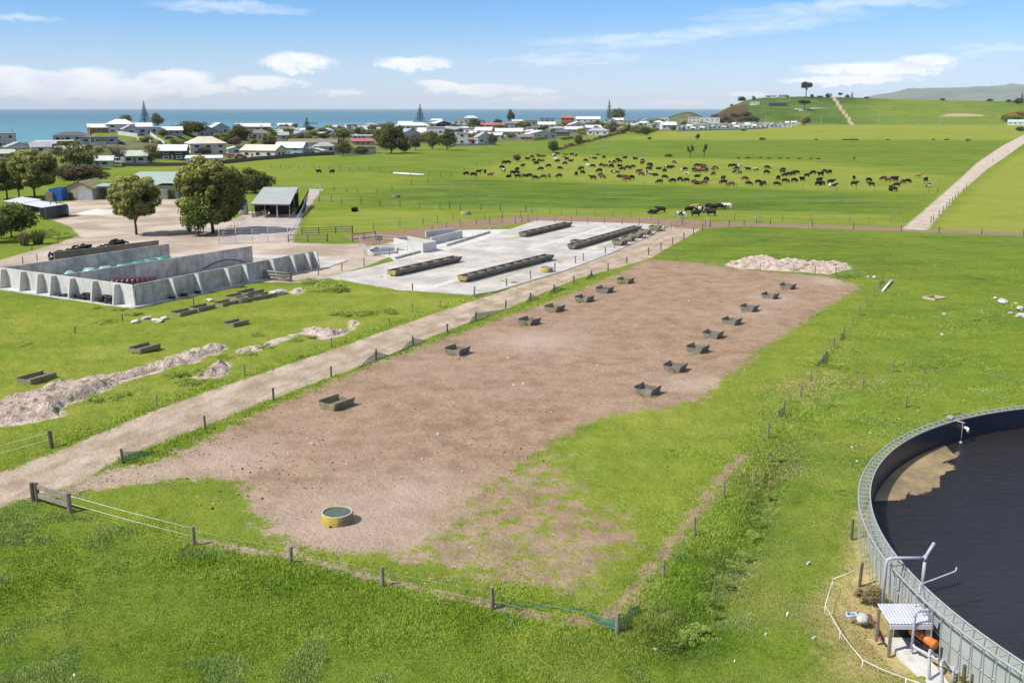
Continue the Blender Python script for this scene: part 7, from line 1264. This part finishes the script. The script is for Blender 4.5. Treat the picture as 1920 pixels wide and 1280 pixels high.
    def car(x, yb, rz, col, lab, name='parked_car', sc=1.0):
        T = thing(name, lab, 'car', P(x, yb), rz); m = MB(); pr = [(-2.1, 0.35), (2.1, 0.35), (2.15, 0.75), (1.3, 0.92), (0.6, 1.42), (-1.2, 1.45), (-1.95, 0.95), (-2.15, 0.85)]
        m.add([(x_, y, z) for y in (-0.85, 0.85) for x_, z in pr], [tuple(range(8)), tuple(range(15, 7, -1))] + [(i, 8 + i, 8 + (i + 1) % 8, (i + 1) % 8) for i in range(8)]); m.build('body', M('car_' + col, RC.get(col, (0.5, 0.5, 0.5)), 0.3, 0.05), T, bevel=0.06)
        for y in (-0.88, 0.86): MB().add([(-1.25, y, 0.97), (0.95, y, 0.97), (0.5, y, 1.34), (-1.1, y, 1.36)], [(0, 1, 2, 3)]).build('side_window', GLASS, T)
        for x_ in (-1.3, 1.35):
            for y in (-0.8, 0.8): MB().tube([(x_, y - 0.1, 0.32), (x_, y + 0.1, 0.32)], 0.32, 12).build('wheel', TYRE, T)
        T.scale = (sc,) * 3
    car(222, 268.5, 0.1, 'white', 'white car parked beside the dark garage block'); car(318, 262, 0.3, 'navy', 'dark blue car parked at the end of the drive'); car(407, 301, -0.2, 'lgrey', 'silver car beside the white lean-to roof'); car(234, 251.5, 0.0, 'red', 'red car under the porch of the big two-storey house')
    for k, x in enumerate((437, 450)): car(x, 296.5, 0.6 * k, 'red', ('left' if k == 0 else 'right') + ' one of two red vehicles beside the cream barn', 'red_vehicle', 1.15)
    q = P(221, 308); T = thing('caravan', 'white caravan parked right of the pale grey shed', 'caravan', q, 0.2); MB().box((0, 0, 1.5), (4.8, 2.2, 2.1)).build('body', WHITEP, T, bevel=0.3); MB().box((0.2, -1.12, 1.8), (1.4, 0.06, 0.7)).build('window', GLASS, T); MB().tube([(0, -1.0, 0.35), (0, -0.8, 0.35)], 0.35, 12).build('wheel', TYRE, T)
    for k, (x, yb, yt) in enumerate(((27, 284, 241), (171, 279, 237), (296, 274, 236), (492, 270, 234), (563, 262, 239), (624, 262, 234), (679, 258, 234), (869, 242, 216), (909, 242, 215), (1029, 238, 215), (1132, 238, 214), (1163, 240, 216), (1215, 236, 218), (1648, 232, 215), (1435, 234, 215), (1540, 233, 217), (1764, 232, 214))):
        p = P(x, yb); hh = (yb - yt) / ppm(p); T = thing('power_pole', 'slim grey power pole in the village, ' + nth(k, 13) if k < 13 else 'slim pale pole at the foot of the far hill, ' + nth(k - 13, 4), 'power pole', p, group='power poles'); MB().tube([(0, 0, -0.3), (0, 0, hh)], 0.17, 6).build('pole', M('grey_pole', (0.42, 0.40, 0.38), 0.8), T); MB().box((0, 0, hh - 0.7), (2.0, 0.12, 0.12), 0.5).build('crossarm', WOOD, T)
village()

# ------------------------------------------------------------------ cows
def cow_mesh(pose):
    """one skinned surface per pose: trunk, neck, head and four jointed legs"""
    lie = pose == 'lie'; dz = -0.50 if lie else 0.0
    V = [(0, 0, 0.90 + dz), (0.40, 0, 0.91 + dz), (0.70, 0, 0.96 + dz), (-0.42, 0, 0.93 + dz), (-0.74, 0, 1.02 + dz)]; Rr = [(0.44, 0.50), (0.40, 0.47), (0.32, 0.38), (0.43, 0.47), (0.34, 0.34)]; E = [(0, 1), (1, 2), (0, 3), (3, 4)]
    def ch(frm, pts, rs):
        for p, r in zip(pts, rs): V.append(p); Rr.append((r, r) if not isinstance(r, tuple) else r); E.append((frm, len(V) - 1)); frm = len(V) - 1
    if pose == 'graze': ch(2, [(0.98, 0, 0.82), (1.14, 0, 0.52), (1.26, 0, 0.28), (1.36, 0, 0.10)], [0.25, 0.20, 0.18, 0.11])
    elif pose == 'turn': ch(2, [(0.95, 0.1, 1.14), (1.08, 0.34, 1.26), (1.05, 0.58, 1.14), (1.02, 0.74, 1.02)], [0.25, 0.20, 0.18, 0.11])
    else: ch(2, [(0.98, 0, 1.14 + dz), (1.2, 0, 1.30 + dz), (1.40, 0, 1.20 + dz), (1.56, 0, 1.08 + dz)], [0.25, 0.20, 0.18, 0.11])
    if not lie:
        for s in (-1, 1):
            ch(2, [(0.62, 0.2 * s, 0.66), (0.60, 0.21 * s, 0.38), (0.61, 0.21 * s, 0.06), (0.64, 0.21 * s, 0.0)], [0.19, 0.10, 0.075, 0.085]); ch(4, [(-0.70, 0.2 * s, 0.70), (-0.82, 0.21 * s, 0.42), (-0.76, 0.21 * s, 0.06), (-0.72, 0.21 * s, 0.0)], [0.22, 0.11, 0.075, 0.085])
        ch(3, [(-0.45, 0, 0.52)], [0.2])
    else:
        for s in (-1, 1): ch(2, [(0.8, 0.28 * s, 0.2), (1.08, 0.30 * s, 0.08), (0.85, 0.32 * s, 0.06)], [0.12, 0.07, 0.055]); ch(4, [(-0.6, 0.36 * s, 0.25), (-0.25, 0.42 * s, 0.12), (-0.5, 0.44 * s, 0.06)], [0.2, 0.1, 0.06])
    ch(4, [(-0.98, 0, 1.06 + dz), (-1.04, 0, 0.75 + dz), (-1.05, 0, max(0.45 + dz, 0.1))], [0.07, 0.04, 0.06])
    hd = {'graze': (1.14, 0, 0.52), 'turn': (1.08, 0.34, 1.26)}.get(pose, (1.2, 0, 1.30 + dz)); hi = V.index(hd)
    side = (1, 0) if pose == 'turn' else (0, 1)
    for s in (-1, 1): ch(hi, [(hd[0] + side[0] * 0.2 * s - (0.05 if side[1] else 0), hd[1] + side[1] * 0.2 * s, hd[2] + 0.08), (hd[0] + side[0] * 0.33 * s - (0.08 if side[1] else 0), hd[1] + side[1] * 0.33 * s, hd[2] + 0.07)], [0.06, 0.035])
    me = bpy.data.meshes.new('cow_' + pose); me.from_pydata(V, E, []); ob = bpy.data.objects.new('tmp', me); COL.objects.link(ob)
    sk = ob.modifiers.new('s', 'SKIN'); sk.use_smooth_shade = True
    for i, r in enumerate(Rr): me.skin_vertices[0].data[i].radius = r
    me.skin_vertices[0].data[0].use_root = True; sb = ob.modifiers.new('d', 'SUBSURF'); sb.levels = 1; sb.render_levels = 1
    dg = bpy.context.evaluated_depsgraph_get(); m2 = bpy.data.meshes.new_from_object(ob.evaluated_get(dg)); bpy.data.objects.remove(ob); m2.name = 'cow'; m2.materials.clear(); return m2
def coat(name, a, b=None, thr=0.5, sc=1.3):
    m, t, bs = newmat(name); bs.inputs['Roughness'].default_value = 0.75; bs.inputs['Specular IOR Level'].default_value = 0.25
    if b is None:
        n = t.noise(t.new('ShaderNodeTexCoord').outputs['Object'], 3, 2); oi = t.new('ShaderNodeObjectInfo').outputs['Random']; t.l.new(t.mix(t.math('MULTIPLY', t.math('ADD', n, oi), 0.5), tuple(c * 0.6 for c in a), tuple(c * 1.4 for c in a)), bs.inputs['Base Color'])
    else:
        oi = t.new('ShaderNodeObjectInfo').outputs['Random']; cb = t.new('ShaderNodeCombineXYZ'); t.l.new(t.math('MULTIPLY', oi, 57.0), cb.inputs[0]); t.l.new(t.math('MULTIPLY', oi, 23.0), cb.inputs[2])
        n = t.noise(t.vmath('ADD', t.new('ShaderNodeTexCoord').outputs['Object'], cb.outputs[0]), sc, 1.5, 0.4); t.l.new(t.mix(t.step(n, thr - 0.02, thr + 0.02), a, b), bs.inputs['Base Color'])
    return m
COATS = {'k': coat('black_coat', (0.016, 0.014, 0.013)), 'b': coat('brown_coat', (0.13, 0.052, 0.026)), 'p': coat('black_pied_coat', (0.016, 0.014, 0.013), (0.66, 0.62, 0.57), 0.52), 'r': coat('brown_pied_coat', (0.15, 0.06, 0.03), (0.62, 0.55, 0.48), 0.54), 'w': coat('white_pied_coat', (0.64, 0.60, 0.54), (0.02, 0.018, 0.016), 0.60), 't': coat('tan_coat', (0.36, 0.22, 0.10))}
def cows():
    base = {q: cow_mesh(q) for q in ('graze', 'stand', 'turn', 'lie')}; MS = {}
    def mesh(q, c):
        if (q, c) not in MS: m = base[q].copy(); m.name = 'cow'; m.materials.append(COATS[c]); MS[(q, c)] = m
        return MS[(q, c)]
    L = []
    z3 = "340,680k 400,690k 445,665k 500,665k 545,690b 645,625k 660,655p 665,585k 700,580k 740,675k 768,672k 775,645k 700,698kl 780,705k 850,693kl 880,697k 930,715k 940,592k 1000,708b 1050,700b 1135,700b 978,640k 1045,612k 1140,632k 822,612k 865,553k 905,532k 920,562k 962,566k 990,568b 962,530b 1003,530b 1092,522p 1120,506k 1106,552w 1122,570k 1180,542r 1203,554k 1186,590k 1236,570k 1246,512k 1272,524p 1362,566k 1412,535p 1444,540kl 1520,536k 1282,682k 1335,670k 1312,638k 1325,634b 1384,610w 1422,612k 1425,718k 1490,692b 1507,708b 1480,655k 1498,605k 1532,612b 1576,582r 1605,578p 1580,616k 1592,664p 1625,668p 1636,560k 1655,574k 1655,616k 1676,640k 1698,544k 1722,628k 1767,620k 1788,552k 1845,588b 1850,562p 1650,697kl 1700,712b 1722,730b 1755,716k 1815,662b 1838,684b 1900,636k 1898,676p 1910,602k"
    z4 = "108,918k 87,958k 88,1002p 155,1012kl 182,948kl 243,976k 268,938p 290,944k 325,930kl 340,890b 245,1042k 195,1090k 325,1080k 400,1066k 462,1075k 446,964p 466,1000p 542,1090b 577,1098kl 545,970k 568,925k 572,980b 605,920b 640,928b 632,948b 622,980b 665,972k 567,1025kl 660,1066k 640,1102b 750,950k 728,968r 732,1008b 830,1052k 835,1096k 912,1116b 905,928k 940,926k 966,955k 960,990k 990,998r 1000,926w 1080,962k 1158,970r 1270,945k 1263,992k 1046,1058b 1085,1108k 1182,1092k 1210,1118k 1242,1104k 1380,1052k 1366,1112k 1426,988b 1430,968k 1448,1022k 1480,1014k 1520,1006k 1566,996k 1450,1082k 1540,1076k 1622,1066k 1667,1026k 1730,996k 1806,1014k 1846,986k 1895,992k 1792,1072k 1780,1112k 1820,1106k 1906,1092k"
    z5 = "278,972p 462,900k 463,952k 587,918k 612,958k 715,906k 750,918b 800,908k 818,914k 880,934b 922,928k 1010,882t 1076,918k 1100,966p 827,962k 776,994k 803,1000k"
    zn = "120,112kl 210,98k 425,152p 490,98k 545,72t 560,138k 600,104p 668,104b 710,130k 690,62k 735,74k 790,68k 876,60w"
    zl = "905,662k 1018,664k 1213,990kl"
    for s_, ox, oy, k in ((z3, 800, 180, 4.571), (z4, 1200, 140, 5.333), (z5, 1500, 140, 4.571), (zn, 1200, 380, 5.333), (zl, 400, 180, 4.571)):
        for tk in s_.split():
            x, r = tk.split(','); y = ''.join(c for c in r if c.isdigit()); f = r[len(y):]; L.append((ox + int(x) / k, oy + int(y) / k, f[0], 'l' in f, s_ is zn, s_ is zl))
    cn = {'k': 'black', 'b': 'brown', 'p': 'black-pied', 'r': 'brown-pied', 'w': 'whitish', 't': 'tan'}; rows = {}
    g = random.Random(9)
    for x, y, c, lie, near, left in sorted(L):
        p = P(x, y); q = 'lie' if lie else g.choice(['graze', 'graze', 'graze', 'stand', 'turn'] if not near else ['stand', 'stand', 'graze', 'turn'])
        rz = g.choice([0, math.pi]) + g.gauss(0, 0.45) if g.random() < 0.85 else g.uniform(0, 6.28)
        o = link('cow', mesh(q, c), None, p, rz); sc = g.uniform(0.84, 0.96); o.scale = (sc, sc, sc)
        where = 'bunch by the crossing' if near else ('left paddock' if left else ('back of the herd' if y < 310 else 'middle of the herd' if y < 332 else 'front of the herd'))
        key = (cn[c], where); rows.setdefault(key, []).append((x, o, {'lie': 'lying', 'graze': 'grazing', 'stand': 'standing', 'turn': 'watching'}[q]))
        o['category'] = 'cow'; o['group'] = 'cows in the ' + ('bunch by the crossing' if near else 'left paddock' if left else 'grazing herd')
    for (c, where), v in rows.items():
        for i, (x, o, ps) in enumerate(v): o['label'] = f'{c} cow {ps} in the {where}' + (f', {nth(i, len(v))} of its colour' if len(v) > 1 else '')
cows()

# ------------------------------------------------------------------ grass tufts
def grass():
    g = np.random.default_rng(5); N = 460000; px = g.uniform(-230, 2150, N); py = 470 + 840 * g.uniform(0, 1, N) ** 0.65
    a, v = (px - 960) / F, (py - 640) / F; s = CH / (SP + v * CP); X, Y = a * s, (CP - v * SP) * s; zn = zones(X, Y); inr = np.hypot(X - TANK_C[0], Y - TANK_C[1])
    padp = W0([(605, 521), (750, 548), (885, 557), (960, 540), (1130, 484), (1260, 420), (1000, 410), (860, 430), (700, 450), (640, 500)]); bunk = [(-39.1, 98.9), (-24.2, 125), (-46, 133), (-75, 125), (-70, 112)]
    bare = np.clip(zn['dirt'] * 1.25, 0, 1); bare = np.maximum.reduce([bare, zn['track'] * 1.3, zn['yard'] * 1.5, zn['race'] * 1.5, zn['gravel'], zn['chalk'] * 1.3])
    ok = (g.uniform(0, 1, N) > bare) & (inr > TANK_R + 0.1) & (sdf(padp, X, Y) > 0) & (sdf(bunk, X, Y) > 0) & ~((X > 13.9) & (X < 16.2) & (Y > 30) & (Y < 35)) & (g.uniform(0, 1, N) < 0.75 + 0.4 * vnoise(X, Y, 2.2, 12))
    X, Y, tone, dry = X[ok], Y[ok], zn['tone'][ok], zn['dry'][ok]; n = len(X); d = np.hypot(X, Y); cl = vnoise(X, Y, 3.5, 13); verge = np.clip(1.0 - np.abs(pdist(W0([(225, 866), (385, 808), (640, 706), (950, 585), (1175, 497)]), X, Y)) / 1.6, 0, 1); verge = np.maximum(verge, np.clip(1 - pdist(W0([(140, 826), (300, 758), (470, 700), (640, 643), (800, 588), (950, 538)]), X, Y) / 1.5, 0, 1)); verge = np.maximum(verge, np.clip(1 - pdist(W0([(364, 1040), (740, 1112), (1157, 1200), (1250, 1090), (1440, 830), (1580, 650)]), X, Y) / 3.0, 0, 1) * 0.7)
    seed = np.clip((vnoise(X, Y, 1.5, 51) * 0.6 + vnoise(X, Y, 6, 52) * 0.55 - 0.73) / 0.10, 0, 1) * (tone < 0.62) * (1 - dry)
    mown = np.clip((tone - 0.7) / 0.15, 0, 1)
    Hh = (0.035 + 0.09 * cl ** 3 + 0.14 * verge + 0.07 * seed) * (1 - 0.5 * mown) * g.uniform(0.6, 1.3, n); K = 3
    bw = np.maximum(0.016, d * 0.00042); V = np.zeros((n, K, 3, 3)); Z0 = height(X, Y) + micro(X, Y, {q: v[ok] for q, v in zn.items()})
    for k in range(K):
        an = g.uniform(0, 6.283, n); of = g.uniform(0, 0.10, n) + d * 0.0006; cx = X + of * np.cos(an); cy = Y + of * np.sin(an); b = g.uniform(0, 6.283, n); ln = g.uniform(0.2, 0.8, n) * Hh; la = g.uniform(0, 6.283, n)
        V[:, k, 0] = np.stack([cx - bw * np.cos(b), cy - bw * np.sin(b), Z0 - 0.03], 1); V[:, k, 1] = np.stack([cx + bw * np.cos(b), cy + bw * np.sin(b), Z0 - 0.03], 1); V[:, k, 2] = np.stack([cx + ln * np.cos(la), cy + ln * np.sin(la), Z0 + Hh * g.uniform(0.7, 1.1, n)], 1)
    m, t, bs = newmat('grass_blades'); cv = t.attr('cv').outputs['Fac']; dr = t.attr('dry').outputs['Fac']
    c = t.ramp(cv, [(0.0, (0.080, 0.155, 0.020)), (0.3, (0.172, 0.300, 0.026)), (0.6, (0.275, 0.405, 0.034)), (1.0, (0.47, 0.54, 0.13))]); c = t.mix(dr, c, (0.50, 0.41, 0.19)); c = t.mix(t.math('MULTIPLY', t.attr('seed').outputs['Fac'], 0.30), c, (0.36, 0.45, 0.30))
    df = t.new('ShaderNodeBsdfDiffuse'); tr = t.new('ShaderNodeBsdfTranslucent'); nm = t.vmath('NORMALIZE', t.vmath('ADD', t.vmath('MULTIPLY', t.new('ShaderNodeNewGeometry').outputs['Normal'], (0.45, 0.45, 0.45)), (0.0, 0.0, 0.75))); t.l.new(nm, df.inputs['Normal']); t.l.new(c, df.inputs[0]); t.l.new(c, tr.inputs[0]); t.l.new(t.mixs(0.2, df.outputs[0], tr.outputs[0]), m.node_tree.nodes['Material Output'].inputs[0])
    me = bpy.data.meshes.new('grass'); T = n * K; me.vertices.add(3 * T); me.vertices.foreach_set('co', V.reshape(-1).astype(np.float32)); me.loops.add(3 * T); me.loops.foreach_set('vertex_index', np.arange(3 * T, dtype=np.int32)); me.polygons.add(T); me.polygons.foreach_set('loop_start', np.arange(0, 3 * T, 3, dtype=np.int32))
    q = np.clip(tone * 0.85 + 0.40 * (vnoise(X, Y, 1.6, 3) - 0.5) + (0.25 + 0.6 * np.clip(dry, 0, 0.6)) * (vnoise(X, Y, 3.4, 33) - 0.5) + 0.75 * (g.uniform(0, 1, n) - 0.5), 0, 1); at = me.attributes.new('cv', 'FLOAT', 'POINT'); at.data.foreach_set('value', np.repeat(q, 3 * K).astype(np.float32))
    de = np.clip(dry + 0.9 * np.minimum(dry, 0.5) * (vnoise(X, Y, 2.6, 41) + vnoise(X, Y, 7, 42) - 1.0) * 2.2, 0, 1); dq = np.clip(1.2 * np.sqrt(de) * (g.uniform(0, 1, n) < de), 0, 0.9); at = me.attributes.new('dry', 'FLOAT', 'POINT'); at.data.foreach_set('value', np.repeat(dq, 3 * K).astype(np.float32))
    at = me.attributes.new('seed', 'FLOAT', 'POINT'); at.data.foreach_set('value', np.repeat(seed * (g.uniform(0, 1, n) < 0.75), 3 * K).astype(np.float32))
    me.materials.append(m); me.update(calc_edges=True); tag(link('grass', me), kind='stuff')
grass()

# ------------------------------------------------------------------ air
def haze():
    m = bpy.data.materials.new('sea_air'); m.use_nodes = True; nt = m.node_tree; nt.nodes.clear(); o = nt.nodes.new('ShaderNodeOutputMaterial'); v = nt.nodes.new('ShaderNodeVolumePrincipled')
    v.inputs['Color'].default_value = (0.92, 0.96, 1.0, 1); v.inputs['Density'].default_value = 3.2e-5; v.inputs['Anisotropy'].default_value = -0.15; nt.links.new(v.outputs[0], o.inputs['Volume'])
    tag(MB().box((-25000, 24500, 219), (112000, 51000, 460)).build('haze', m), kind='stuff')
haze()
